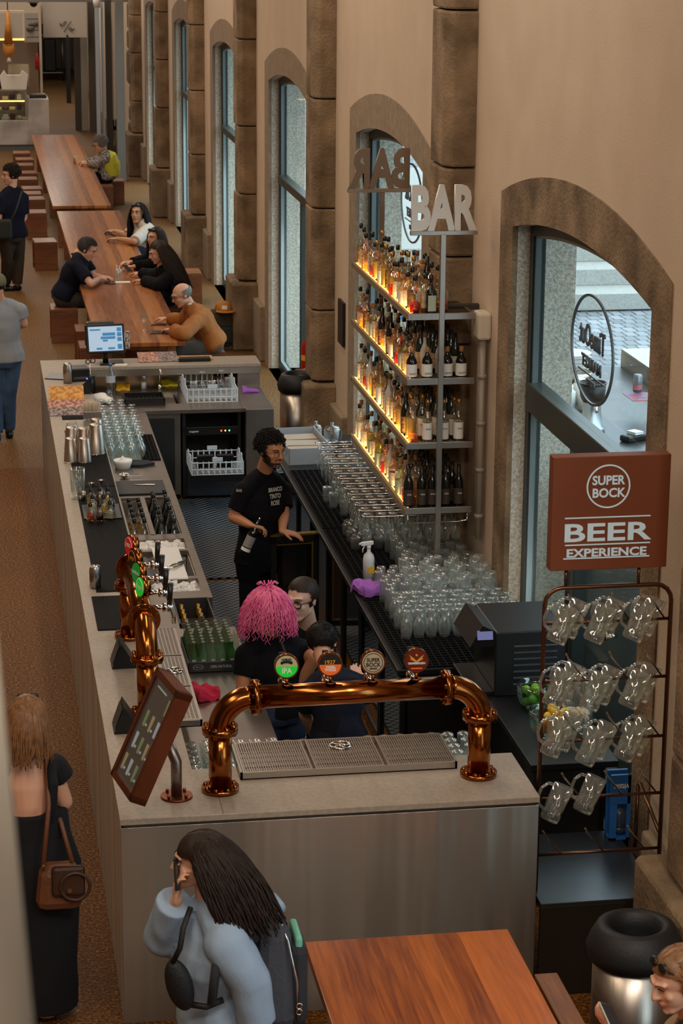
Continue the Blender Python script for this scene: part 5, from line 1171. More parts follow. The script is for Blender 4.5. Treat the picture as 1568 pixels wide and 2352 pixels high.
# window lettering: oval with reversed words, on windows 1 and 2
def decal(n, lab):
    Yc = 13.73 if n == 0 else 19.75
    w = None; g = empty('window_emblem', (XW+.15, Yc, 3.05 if n == 0 else 3.2), 0, lab, 'sign'); dk = pm('dark_steel_vinyl', '#50565a', .4, .3)
    ov = [(.5*math.cos(2*PI*i/60), .35*math.sin(2*PI*i/60)) for i in range(60)]
    M = basis((0, 0, 0), (0, 1, 0), (0, 0, 1), (1, 0, 0))
    curve2d('oval_ring', [ov, [(x*.955, y*.955) for x, y in ov]], .006, dk, g, M=M)
    for b_, s_, y, sx in (('TimeOut', .2, .07, .8), ('MARKET', .105, -.1, 1.15), ('PORTO', .05, -.22, 1.1)): text('lettering', b_, s_, dk, M @ Matrix.Translation((0, y, 0)), g, .004, sx, .004)
    MB().box(0, .004, -.32, .32, -.175, -.165).build('rule', dk, g)
decal(0, 'oval TimeOut Market Porto emblem reversed on the nearest window'); decal(1, 'oval TimeOut Market Porto emblem reversed on the window behind the bottle shelves')
# ---------------------------------------------------------------- kiosk counter outside the first window
kc = empty('outdoor_kiosk', (4.25, 12.6, 0), 0, 'steel work counter of a kiosk seen through the first window', 'counter')
ZK = 2.05
child(MB().box(4.25, 5.3, 12.4, 18, ZK-.04, ZK, .004), 'worktop', pm('dark_kiosk_top', '#3e4245', .35, .5), kc); child(MB().box(4.3, 5.25, 12.5, 17.95, 0, ZK-.04), 'body', pm('kiosk_grey', '#6c7275', .5), kc)
child(MB().box(5.3, 5.75, 12.4, 18, ZK+.12, ZK+.15, .004).box(5.3, 5.33, 12.4, 18, 0, ZK+.12), 'serving_ledge', steel, kc)
jx = at(1357, 990, z=ZK); jc = empty('juice_extractor', jx, 0, 'silver electric juice extractor with black bowl on the kiosk counter', 'juicer')
MB().lathe([(0, 0), (.1, 0), (.1, .03), (.075, .05), (.065, .2), (.07, .22)], n=24).build('base', pm('silver_body', '#b5bcc2', .3, .7), jc); MB().lathe([(.07, .22), (.09, .26), (.1, .36), (.095, .36), (.05, .27), (0, .27)], n=24).torus((0, 0, .36), .1, .006).build('bowl', blackp, jc); MB().cyl((0, -.07, .22), (0, -.13, .17), .02, .012).build('spout', chrome, jc)
for i, (px, py) in enumerate(((1302, 938), (1330, 922), (1345, 940))):
    o = empty('white_container', at(px, py, z=ZK), 0, 'white plastic container on the kiosk counter, %s' % ('leftmost', 'rear', 'nearest the juice extractor')[i], 'container', 'white containers on the kiosk counter'); MB().lathe([(0, 0), (.06, 0), (.062, .13), (.04, .15)], n=18).build('body', white_p, o); MB().lathe([(.042, .15), (.042, .18), (0, .18)], n=18).build('lid', white_p, o)
o = tag(MB().lathe([(0, 0), (.12, 0), (.13, .09), (.125, .09), (.115, .01), (0, .01)], n=28).build('steel_pot', steel), 'shallow steel pot behind the white containers', 'pot'); o.location = at(1322, 878, z=ZK)
for i in range(5):
    o = tag(MB().lathe([(0, 0), (.1, 0), (.17, .05), (.165, .05), (.1, .01), (0, .01)], n=28).build('white_plate', white_p), 'pale plate in the stack at the far end of the kiosk, %s from the bottom' % ORD[i], 'plate', 'plates stacked in the kiosk'); o.location = at(1308, 862, z=ZK)+V((0, 0, i*.035))
c_ = empty('drink_can', at(1463, 900, z=ZK+.15), 0, 'grey and pink drink can on the kiosk ledge', 'can'); MB().lathe([(0, 0), (.03, 0), (.035, .01), (.035, .12), (.028, .135), (0, .135)], n=20).build('body', pm('can_grey', '#7a7f86', .3, .7), c_); MB().lathe([(.0355, .02), (.0355, .06)], n=20).build('band', pm('can_pink', '#b0606a', .4), c_)
o = empty('card_reader', at(1455, 1012, z=ZK), .5, 'black card reader with a curl of receipt on the kiosk counter', 'card reader'); MB().box(-.1, .1, -.05, .05, 0, .05, .015).build('body', blackp, o); MB().box(-.03, .05, -.045, .045, .05, .07).build('receipt', white_p, o)
o = tag(MB().box(-.1, .1, -.14, .14, 0, .004).build('leaflet', pm('red_blue_leaflet', '#a03a3c', .5, var=('#3a4a78', 12, .05))), 'red and blue leaflets on the kiosk ledge', 'leaflet'); o.location = at(1470, 912, z=ZK+.152)
# red parasol cloth, tins and crate seen through the lower door pane
o = tag(MB().box(0, .5, 0, .35, 0, .04, .01).box(.05, .45, .05, .3, .04, .3, .02).build('red_crate', pm('red_crate_plastic', '#b01f2a', .4)), 'red plastic crate outside the glass door behind the mugs', 'crate'); o.location = (4.3, 12.0, .55)
o = tag(MB().box(0, .5, 0, .4, 0, .56).build('outdoor_box', pm('pale_box', '#b9bcbc', .6)), 'pale box under the red crate outside the glass door', 'box'); o.location = (4.3, 11.98, -.02)
cj_ = empty('cookie_jar', at(1400, 1345, x=XW+.0) , 0, 'lidded glass jar of pale snacks behind the top of the mug rack', 'jar')
cj_.location = (3.55, 12.3, 1.5)
cj_.location = (3.5, 12.5, ZB); hj = 0
MB().lathe([(0, 0), (.07, 0), (.09, .02), (.095, .3), (.08, .34), (.075, .35)], n=24).build('body', glass, cj_); MB().lathe([(.085, .35), (.09, .37), (.05, .4), (.02, .41), (.03, .44), (0, .45)], n=24).build('lid', glass, cj_)
o = lumps('jar_snacks', -.055, .055, -.055, .055, .15, 60, .016, pm('snack', '#cdb092', .6), 'pale curled snacks filling the lidded glass jar', 'food', 3); 
for v in o.data.vertices: v.co.z = .02+(v.co.z-.12)*3.0 if False else v.co.z
o.location = cj_.location; o.scale = (1, 1, 1)
# ---------------------------------------------------------------- glasses and bottles on the left side
wgl = single(MB().lathe([(.03, 0), (.041, .05), (.038, .09), (.022, .12), (.004, .135), (.004, .205), (.005, .212), (.034, .218), (.035, .221), (0, .222)], n=16), 'wine_glass', glass)
for r_ in range(14):
    for c_ in range(4):
        if c_ == 3 and r_ > 11: continue
        place(wgl.get(), (1.17+c_*.09+(.02 if r_ % 2 else 0), 19.98+r_*.115, .9), 0, 'upturned wine glass on the left worktop, %s column from the mat, %s row from the juicer' % (ORD[c_], ORD[r_]), 'upturned wine glasses on the left worktop')
for i, (px, py) in enumerate(((437, 870), (455, 865), (473, 862), (492, 862), (510, 868), (445, 895), (465, 893), (487, 893), (508, 890), (525, 885))):
    p = at(px, py+10, z=.93); place((tumb if i % 2 else wgl).get(), p, 0, 'clean glass in the plastic rack by the sink, %s of the %s' % (ORD[i % 5], 'back row' if i < 5 else 'front row'), 'glasses in the dish rack')
jg = single(MB().lathe([(0, 0), (.04, 0), (.05, .03), (.052, .11), (.045, .12), (.048, .135), (.05, .14)], n=18), 'glass_jar', glass, 'jar')
for i, (px, py) in enumerate(((165, 1005), (205, 1000), (212, 1018))): place(jg.get(), put(px, py), 0, 'clear glass jar behind the steel shakers, %s' % ('left', 'rear', 'right')[i], 'glass jars behind the shakers')
mxg = tag(MB().lathe([(0, .01), (.046, 0), (.05, .16), (.046, .16), (.042, .02)], n=24).build('mixing_glass', glass), 'tall patterned mixing glass on the left black mat', 'glass'); mxg.location = put(179, 1143, HC+.01); mxg.scale = (1.2, 1.2, 1.5)
o = tag(MB().lathe([(0, 0), (.02, 0), (.019, .07), (.014, .07), (.014, .01)], n=16).build('jigger', steel), 'small steel jigger in front of the mixing glass', 'jigger'); o.location = put(191, 1148, HC+.01)
for i, (px, py) in enumerate(((211, 1140), (233, 1133))):
    o = tag(MB().lathe([(.028, .11), (.008, .06), (.03, 0)], n=20).build('jigger', steel), 'hourglass steel jigger standing behind the bitters, %s one' % ('left', 'right')[i], 'jigger', 'hourglass jiggers'); o.location = put(px, py, HC+.01)
bt = empty('black_tray', put(235, 1180), 0, 'small black tray under the bitters bottles', 'tray'); MB().box(-.15, .14, -.2, .22, .01, .02, .004).build('tray', blackp, bt)
def bitters(lc):
    b = empty('bitters_bottle', (0, 0, 0), 0, 'x', 'bottle'); MB().lathe([(0, 0), (.022, 0), (.025, .01), (.025, .06), (.01, .075), (.01, .085)], n=14).build('body', clearg, b)
    MB().lathe([(0, .004), (.021, .004), (.021, .045), (0, .045)], n=12).build('liquid', LIQ[lc], b); MB().lathe([(.012, .083), (.013, .1), (.004, .105), (.002, .14), (0, .14)], n=10).build('dropper', CAPS[0], b); return Stock(b)
BT = [bitters('amber'), bitters('brown'), bitters('clear'), bitters('pale')]
bp_ = [(208, 1195, 0, 'amber bitters bottle, front left of the tray'), (229, 1195, 1, 'brown bitters bottle, front middle of the tray'), (253, 1190, 2, 'clear bitters bottle, front right of the tray'), (213, 1176, 2, 'clear bitters bottle, second row left'), (238, 1176, 3, 'pale bitters bottle, second row middle'), (255, 1173, 1, 'brown bitters bottle, second row right'), (209, 1160, 3, 'pale bitters bottle, third row left'), (229, 1158, 1, 'brown bitters bottle, third row middle'), (248, 1158, 3, 'pale bitters bottle, third row right')]
for px, py, k, l in bp_: place(BT[k].get(), put(px, py, HC+.021), 0, l, 'bitters bottles on the small tray', sc=1.3)
pour = [bottle('tall', clearg, 'gold', 'yellow', 0, .8), bottle('tall', clearg, 'clear', 'white', 0, .6), bottle('tall', clearg, 'red', 'dark', 0, .7), bottle('wine', darkg, None, 'dark', 0)]
k_ = 0
for c_ in range(2):
    for r_ in range(5): k_ += 1; place(pour[(0, 1, 0, 0, 1)[r_]].get(), (1.21+c_*.08, 17.55+r_*.16, .69), 0, 'spirit bottle in the left well, %s column, %s from the sink' % (('left', 'right')[c_], ORD[r_]), 'bottles in the left well', sc=1)
for c_ in range(2):
    for r_ in range(8): place(pour[(2, 3, 1, 2, 3, 3, 1, 3)[(r_+c_*3) % 8]].get(), (1.425+c_*.1, 17.52+r_*.13, .69), 0, 'pouring bottle in the right well, %s column, %s from the sink' % (('left', 'right')[c_], ORD[r_]), 'bottles in the right well', sc=1)
# dark bin of bottles beyond the crate, and the wrapped crate
db = empty('bottle_bin', (1.46, 15.35, .5), 0, 'grey steel bin of capped bottles beyond the wrapped green crate', 'bin')
MB().box(-.12, .14, -.3, -.29, 0, .42).box(-.12, .14, .29, .3, 0, .42).box(-.12, -.11, -.3, .3, 0, .42).box(.13, .14, -.3, .3, 0, .42).box(-.12, .14, -.3, .3, 0, .01).build('bin', pm('bin_grey', '#3d3c3b', .4, .4), db)
bs = [bottle('wine', greeng, None, 'cream', 2), bottle('wine', darkg, None, 'amber', 2), bottle('tall', clearg, 'clear', 'white', 0, .6)]
for i in range(10): place(bs[(0, 1, 1, 2, 0, 1, 0, 1, 1, 0)[i]].get(), (1.4+(i % 2)*.12, 15.12+(i//2)*.11, .512), 0, 'capped bottle in the grey steel bin, %s side, %s from the crate' % (('left', 'right')[i % 2], ORD[i//2]), 'bottles in the grey bin', sc=(1, 1, 1.25))
cr_ = empty('bottle_crate', (1.47, 14.33, .9), 0, 'black cardboard tray lettered 100% NATURAL holding wrapped green bottles', 'crate')
MB().box(-.165, .165, -.27, -.265, 0, .075).box(-.165, .165, .265, .27, 0, .075).box(-.165, -.16, -.27, .27, 0, .075).box(.16, .165, -.27, .27, 0, .075).box(-.165, .165, -.27, .27, 0, .004).build('tray', pm('dark_card', '#26282a', .6), cr_)
MT = basis((.05, -.272, .038), (1, 0, 0), (0, 0, 1), (0, -1, 0)); text('lettering', '100% NATURAL', .026, pm('grey_lettering', '#a0a4a2', .6), MT, cr_, .0006, .8, .0005)
ovl = [(.034*math.cos(2*PI*i/30), .019*math.sin(2*PI*i/30)) for i in range(30)]; MO = basis((-.1, -.272, .038), (1, 0, 0), (0, 0, 1), (0, -1, 0)); curve2d('oval_mark', [ovl, [(x*.9, y*.9) for x, y in ovl]], .0006, MATS['grey_lettering'], cr_, M=MO); text('lettering', 'PEDRAS', .013, MATS['grey_lettering'], MO, cr_, .0006, .9)
MB().box(-.17, .17, -.27, .27, .2, .2012).box(-.17, .17, -.276, -.2748, .07, .2).box(.168, .1692, -.276, .27, .07, .2).build('plastic_wrap', glassm('shrink_wrap', '#f6faf8', .03, .18, .15), cr_)
gb = empty('green_bottle', (0, 0, 0), 0, 'x', 'bottle'); gbm = pm('green_bottle_glass', '#1a6a30', .12, coat=.5, trans=.15)
MB().lathe([(0, 0), (.026, 0), (.028, .006), (.028, .1), (.022, .125), (.011, .15), (.011, .19)], n=14).build('glass_body', gbm, gb); MB().lathe([(.013, .185), (.014, .195), (0, .2)], n=12).build('cap', pm('pinkish_cap', '#6e7a6c', .35, .5), gb); MB().box(-.012, .012, -.0292, -.0275, .05, .08).build('label', LAB['green'], gb)
GB = Stock(gb)
for r_ in range(8):
    for c_ in range(5): place(GB.get(), (1.345+c_*.0625, 14.1+r_*.062, .906), 0, 'green water bottle in the wrapped tray, %s column from the left, %s row from the front' % (ORD[c_], ORD[r_]), 'green bottles in the wrapped tray')
# upturned glasses behind the front counter
fw = empty('front_glass_shelf', (1.1, 11.72, .88), 0, 'low shelf of grid mat behind the front drip tray carrying upturned glasses', 'shelf')
child(MB().box(1.74, 2.88, 11.72, 12.48, .86, .88), 'shelf', steel_d, fw)
glw = single(MB().lathe([(.03, 0), (.036, .07), (.038, .115), (.033, .125), (.024, .12), (0, .112)], n=20), 'beer_glass', glass)
for r_ in range(8):
    for c_ in range(18):
        x = 1.16+c_*.096; y = 11.8+r_*.094
        if x > 2.85: continue
        if 1.9 < x < 2.2 and r_ > 5: continue
        place(glw.get(), (x, y, .903 if x < 1.72 else .883), 0, 'upturned beer glass behind the front counter, %s column from the left, %s row back' % (ORD[c_], ORD[r_]), 'upturned glasses behind the front counter')
# white post of the viewer's gallery, close by at the left edge
pp = empty('gallery_post', (0, 0, 0), 0, 'out of focus pale post of the viewing gallery at the lower left edge', 'post')
def near(px, py, d): v = CR*(px-784)+CD*(py-1176)+CF*FPX; return CAM+v.normalized()*d
a = near(-92, 1250, 1.9); b = near(12, 2420, 1.75)
child(MB().cyl(a+(a-b)*.5, b+(b-a)*.3, .023, n=24), 'tube', pm('pale_paint', '#cfcabb', .6), pp)
# ================================================================ PEOPLE
def etube(mb, pts, rx, ry, rights, n=20):
    rings = []; k = len(pts)
    for i in range(k):
        d = (pts[min(i+1, k-1)]-pts[max(i-1, 0)]).normalized(); r = rights[i]; r = (r-d*r.dot(d)).normalized(); f = d.cross(r)
        rings.append([mb.b.verts.new(pts[i]+r*rx[i]*math.cos(2*PI*j/n)+f*ry[i]*math.sin(2*PI*j/n)) for j in range(n)])
    for A, B in zip(rings, rings[1:]):
        for j in range(n): mb.b.faces.new((A[j], A[(j+1) % n], B[(j+1) % n], B[j]))
    mb.b.faces.new(rings[0][::-1]); mb.b.faces.new(rings[-1])
def remesh(mb, name, mt, root, vox=.008, sm=3, wr=0, wf=7, seed=0):
    o = mb.build(name, mt)
    m_ = o.modifiers.new('r', 'REMESH'); m_.mode = 'VOXEL'; m_.voxel_size = vox; m_.use_smooth_shade = True
    if sm: s_ = o.modifiers.new('s', 'SMOOTH'); s_.factor = .5; s_.iterations = sm
    n = mesh_eval(o, name, None, [mt])
    if wr:
        k_ = len(n.data.vertices)*3; co = [0.0]*k_; no = [0.0]*k_
        n.data.vertices.foreach_get('co', co); n.data.vertices.foreach_get('normal', no)
        for i in range(0, k_, 3):
            q = V((co[i]*wf+seed, co[i+1]*wf+seed*2, co[i+2]*wf)); f = (noise.noise(q)+.6*noise.noise(V((q.x*2.3, q.y*2.3, q.z*1.1))))*wr
            co[i] += no[i]*f; co[i+1] += no[i+1]*f; co[i+2] += no[i+2]*f
        n.data.vertices.foreach_set('co', co); n.data.update()
    n.data.transform(Matrix.Translation(-root.location)); n.parent = root; return n
def hand(mb, w, d, nrm, curl, s=1, side=1, spread=.12):
    """palm, four bent fingers of different lengths and a thumb leaving the side of the palm"""
    d = V(d).normalized(); nrm = V(nrm); nrm = (nrm-d*nrm.dot(d)).normalized(); lat = d.cross(nrm)*side
    pc = w+d*.045*s
    for k in (-1.5, -.5, .5, 1.5):
        mb.caps(w+lat*k*.011*s, w+d*.085*s+lat*k*.0195*s, .016*s, .0125*s, 10)
    L_ = (.066, .078, .073, .056)
    for i, k in enumerate((1.5, .5, -.5, -1.5)):
        p = w+d*.085*s+lat*k*.0195*s; dr = (d+lat*k*spread*.5).normalized(); a = 0
        for j, f in enumerate((.45, .3, .25)):
            a += curl*(.55 if j == 0 else .75); v = dr*math.cos(a)+nrm*math.sin(a); q = p+v*L_[i]*f*s
            mb.caps(p, q, (.0095-.001*j)*s, (.0088-.001*j)*s, 8); p = q
    p = w+d*.022*s+lat*.022*s; v = (d*.6+lat*.75+nrm*.25).normalized(); q = p+v*.042*s; mb.caps(p, q, .0135*s, .0105*s, 8)
    v2 = (d*.85+lat*(.35-.5*curl)+nrm*(.2+.5*curl)).normalized(); mb.caps(q, q+v2*.035*s, .0105*s, .0085*s, 8)
def head_frame(look, up=(0, 0, 1)):
    f = V(look).normalized(); u = V(up); u = (u-f*u.dot(f)).normalized(); r = f.cross(u); return Matrix((r, f, u)).transposed()
def head_mb(mb, c, R, s=1, fem=0):
    def T(x, y, z): return c+R @ (V((x, y, z))*s)
    E = R.to_euler()
    mb.ball(T(0, -.014, .026), .082*s, (.93, 1.18, 1.02), 3, E); mb.ball(T(0, .028, -.03), .062*s, (.98, .98, 1.2), 3, E)
    mb.ball(T(0, .05, -.078), .036*s, (1.05 if fem else 1.2, .85, .8), 2, E); mb.ball(T(0, .074, -.098), .017*s, (1.2, .8, .8), 2, E)
    for k in (-1, 1):
        mb.ball(T(k*.033, .066, -.022), .023*s, (1, .7, .9), 2, E); mb.ball(T(k*.079, -.006, -.006), .022*s, (.35, .75, 1.35), 2, E)
        mb.caps(T(k*.012, .09, .03), T(k*.045, .076, .031), .009*s, .008*s, 8); mb.caps(T(k*.045, .0, -.062), T(k*.018, .06, -.094), .018*s, .016*s, 8)
        mb.ball(T(k*.010, .095, -.028), .009*s, (1, 1, .8), 1, E)
    mb.caps(T(0, .086, .024), T(0, .108, -.024), .0085*s, .0125*s, 10)
    mb.ball(T(0, .086, -.053), .014*s, (1.7, .7, .45), 2, E); mb.ball(T(0, .084, -.064), .013*s, (1.5, .7, .5), 2, E)
    return T
def face_parts(root, T, R, s, o, body=None):
    E = R.to_euler(); L = -root.location
    def add(mb, nm, mt): q = mb.build(nm, mt, root); q.data.transform(Matrix.Translation(L)); return q
    eyeW = pm('eye_white', '#cfc8bf', .3)
    for k in (-1, 1):
        if not o.get('shut'):
            add(MB().ball(T(k*.031, .083, .008), .0125*s, (1.25, .5, .62), 2, E), 'eye', eyeW); add(MB().ball(T(k*.031, .0885, .008), .0058*s, (1, .5, 1), 1, E), 'iris', pm('iris_dark', '#1c120c', .2))
        add(MB().caps(T(k*.018, .0905, .016), T(k*.045, .082, .014), .0024*s, .002*s, 6), 'eyelid', pm('lash_dark', '#2a1a12', .7))
        add(MB().tube([T(k*.014, .097, .03), T(k*.032, .092, .036), T(k*.05, .079, .031)], o.get('bw', .0028)*s, 6), 'eyebrow', o.get('browm', pm('brow_dark', '#21160f', .9)))
    add(MB().ball(T(0, .0925, -.054), .0065*s, (3, .9, .75), 2, E).ball(T(0, .0915, -.0615), .0065*s, (2.6, .9, .85), 2, E), 'lips', pm('lips', o.get('lip', '#a4584c'), .5))
    if o.get('glasses'):
        gm = o['glasses']; mb = MB()
        for k in (-1, 1):
            mb.tube([T(k*.034+.024*math.cos(a), .1, .004+.02*math.sin(a)) for a in [2*PI*i/16 for i in range(16)]], o.get('gr', .002)*s, 6, closed=True)
            mb.tube([T(k*.057, .099, .012), T(k*.078, .06, .012), T(k*.082, -.01, .004)], o.get('gr', .002)*.9*s, 6)
        mb.tube([T(-.011, .101, .008), T(.011, .101, .008)], .0016*s, 6); add(mb, 'spectacles', gm)
    if o.get('sunglasses'):
        mb = MB()
        for k in (-1, 1): mb.ball(T(k*.032, .058, .098), .026*s, (1, .3, .8), 2, (R @ Euler((.7, 0, 0)).to_matrix()).to_euler()); mb.tube([T(k*.058, .05, .09), T(k*.084, -.02, .02)], .004*s, 6)
        mb.tube([T(-.01, .062, .105), T(.01, .062, .105)], .003*s, 6); add(mb, 'sunglasses', blackp)
    if o.get('beard'):
        from mathutils.bvhtree import BVHTree
        rnd = random.Random(2); mb = MB(); mw = root.location
        bt = BVHTree.FromPolygons([v.co+mw for v in body.data.vertices], [list(p.vertices) for p in body.data.polygons]); c_ = T(0, .02, -.05)
        for i in range(6000):
            v = V((rnd.gauss(0, 1), rnd.gauss(0, 1), rnd.gauss(0, 1))).normalized(); h = bt.ray_cast(T(0, .015, -.05)+(R @ v)*.3*s, -(R @ v))
            if h[0] is None: continue
            l = (R.transposed() @ (h[0]-T(0, 0, 0)))/s; x = abs(l.x)
            jaw = l.z < -.068 and l.z > -.125 and l.y > .0; side_ = x > .045 and l.z < -.005 and l.z > -.1 and -.01 < l.y < .06 and l.z < -.03+(.06-l.y)*.5; mous = x < .026 and -.049 < l.z < -.040 and l.y > .06
            if jaw or side_ or mous: mb.ball(h[0]+h[1]*.0005, .0026*s, (1, 1, 1), 1)
        add(mb, 'beard', pm('beard_hair', '#1a120d', .9))
def hair(root, T, R, s, style, mt, o):
    E = R.to_euler(); L = -root.location; rnd = random.Random(o.get('seed', 1)); mb = MB()
    def add(mb, nm='hair'): q = mb.build(nm, mt, root); q.data.transform(Matrix.Translation(L)); return q
    def cap(k=1.0, fz=.05, low=-.05):
        """scalp cover that leaves the face free"""
        c2 = MB(); c2.ball(V((0, -.02, .03)), .09*k, (.97, 1.12, 1.03), 4)
        dl = [v for v in c2.b.verts if (v.co.y > .03 and v.co.z < fz+ (v.co.y-.03)*.25) or v.co.z < low]
        bmesh.ops.delete(c2.b, geom=dl, context='VERTS')
        for v in c2.b.verts: v.co += v.co.normalized()*noise.noise(v.co*45)*.004*o.get('rough', 1); v.co = T(*v.co)
        return c2
    if style == 'bald':
        c2 = cap(.985, .02, -.05); bmesh.ops.delete(c2.b, geom=[v for v in c2.b.verts if (R.transposed() @ (v.co-T(0, 0, 0))).z > .06*s or (R.transposed() @ (v.co-T(0, 0, 0))).y > .012*s], context='VERTS'); q = add(c2)
    elif style == 'sleek': q = add(cap(1.0, .058, -.05))
    elif style == 'short':
        q = add(cap(1.02, .062, -.045)); 
        for i in range(700):
            a = rnd.uniform(0, 2*PI); e = rnd.uniform(-.2, 1.5); v = V((math.cos(a)*math.cos(e), math.sin(a)*math.cos(e), math.sin(e)))
            p = V((0, -.02, .032))+V((v.x*.088, v.y*.101, v.z*.094))
            if p.y > .035 and p.z < .075: continue
            mb.caps(T(*p), T(*(p+v*.003+V((rnd.uniform(-.01, .01), .014, .002)))), .0036*s, .002*s, 5)
        add(mb, 'hair_tufts')
    elif style == 'curly':
        q = add(cap(1.05, .058, -.05)); n = 330
        for i in range(n):
            z = 1-1.35*(i+.5)/n; a = i*2.39996; rr = math.sqrt(max(0, 1-z*z)); v = V((rr*math.cos(a), rr*math.sin(a), z))
            p = V((0, -.022, .036))+V((v.x*.094, v.y*.108, v.z*.104))*rnd.uniform(.96, 1.1)
            if p.y > .04 and p.z < .07: continue
            mb.torus(T(*p), .008*s, .0038*s, Euler((rnd.random()*3, rnd.random()*3, 0)).to_matrix(), 8, 5)
        add(mb, 'hair_curls')
    else:
        k = o.get('k', 1.03); q = add(cap(k, o.get('fz', .062), o.get('low', -.07)))
        L_ = o.get('len', .35); n = o.get('n', 170); back = V(o.get('flow', (0, -.3, -1))).normalized(); wav = o.get('wave', .004)
        Rw = R
        for i in range(n):
            a = rnd.uniform(-2.75, -.39) if style == 'long' else rnd.uniform(-PI, PI)
            e = rnd.uniform(.05, 1.45); v = V((math.cos(a)*math.cos(e), math.sin(a)*math.cos(e), math.sin(e)))
            if style == 'long' and rnd.random() < o.get('side', .3): v = V((rnd.choice((-1, 1))*.97, rnd.uniform(-.3, .42), rnd.uniform(0, 1.3))).normalized()
            if style == 'long' and i % 3 == 0: v = V((rnd.choice((-1, 1))*.12, rnd.uniform(-.6, .62), 1)).normalized()
            p = V((0, -.02, .03))+V((v.x*.087, v.y*.1, v.z*.092))*k; w_ = T(*p); pts = [w_]; out = (R @ v)
            if style == 'long' and i % 3 == 0: out = (R @ V((math.copysign(1, v.x)*2.2, -.5, 0)))
            steps = o.get('steps', 12); ln = L_*rnd.uniform(.75, 1.05)*s; ph = rnd.random()*6; cen = T(0, -.015, .0)
            dr = (out*o.get('lift', .25)+back).normalized()
            for j in range(steps):
                t_ = (j+1)/steps
                dd = (out*o.get('lift', .25)*(1-t_)**2*2+back).normalized(); q2 = pts[-1]+dd*ln/steps
                hv = q2-cen; rl = R.transposed() @ hv; rm = .1*k*s if style != 'pink' else .1*s
                if hv.length < rm and rl.z > -.13*s: q2 = cen+hv.normalized()*rm
                if 'spine' in o:   # keep the hair on the outside of the back
                    pass
                pts.append(q2)
            lat = R @ V((1, 0, 0)); fw_ = R @ V((0, 1, 0)); am = wav
            pts = [p_+lat*am*math.sin(j*o.get('freq', 1.1)+ph)*(j/steps)+fw_*am*math.cos(j*o.get('freq', 1.1)+ph)*(j/steps)*.7 for j, p_ in enumerate(pts)]
            r0 = o.get('r', .0065)*s
            mb.tube(pts, r0, 5, radii=[r0*(1-.55*j/len(pts)) for j in range(len(pts))])
        add(mb, 'hair_lengths')
        if style == 'bun' or o.get('bun'):
            add(MB().ball(T(0, -.12, .06), .038*s, (1, 1, 1), 2), 'hair_bun')
SK = {'tan': pm('skin_tan', '#b57d5a', .5, sub=.1), 'fair': pm('skin_fair', '#cf9c80', .5), 'pale': pm('skin_pale', '#c9a08c', .5), 'olive': pm('skin_olive', '#b98a68', .5)}
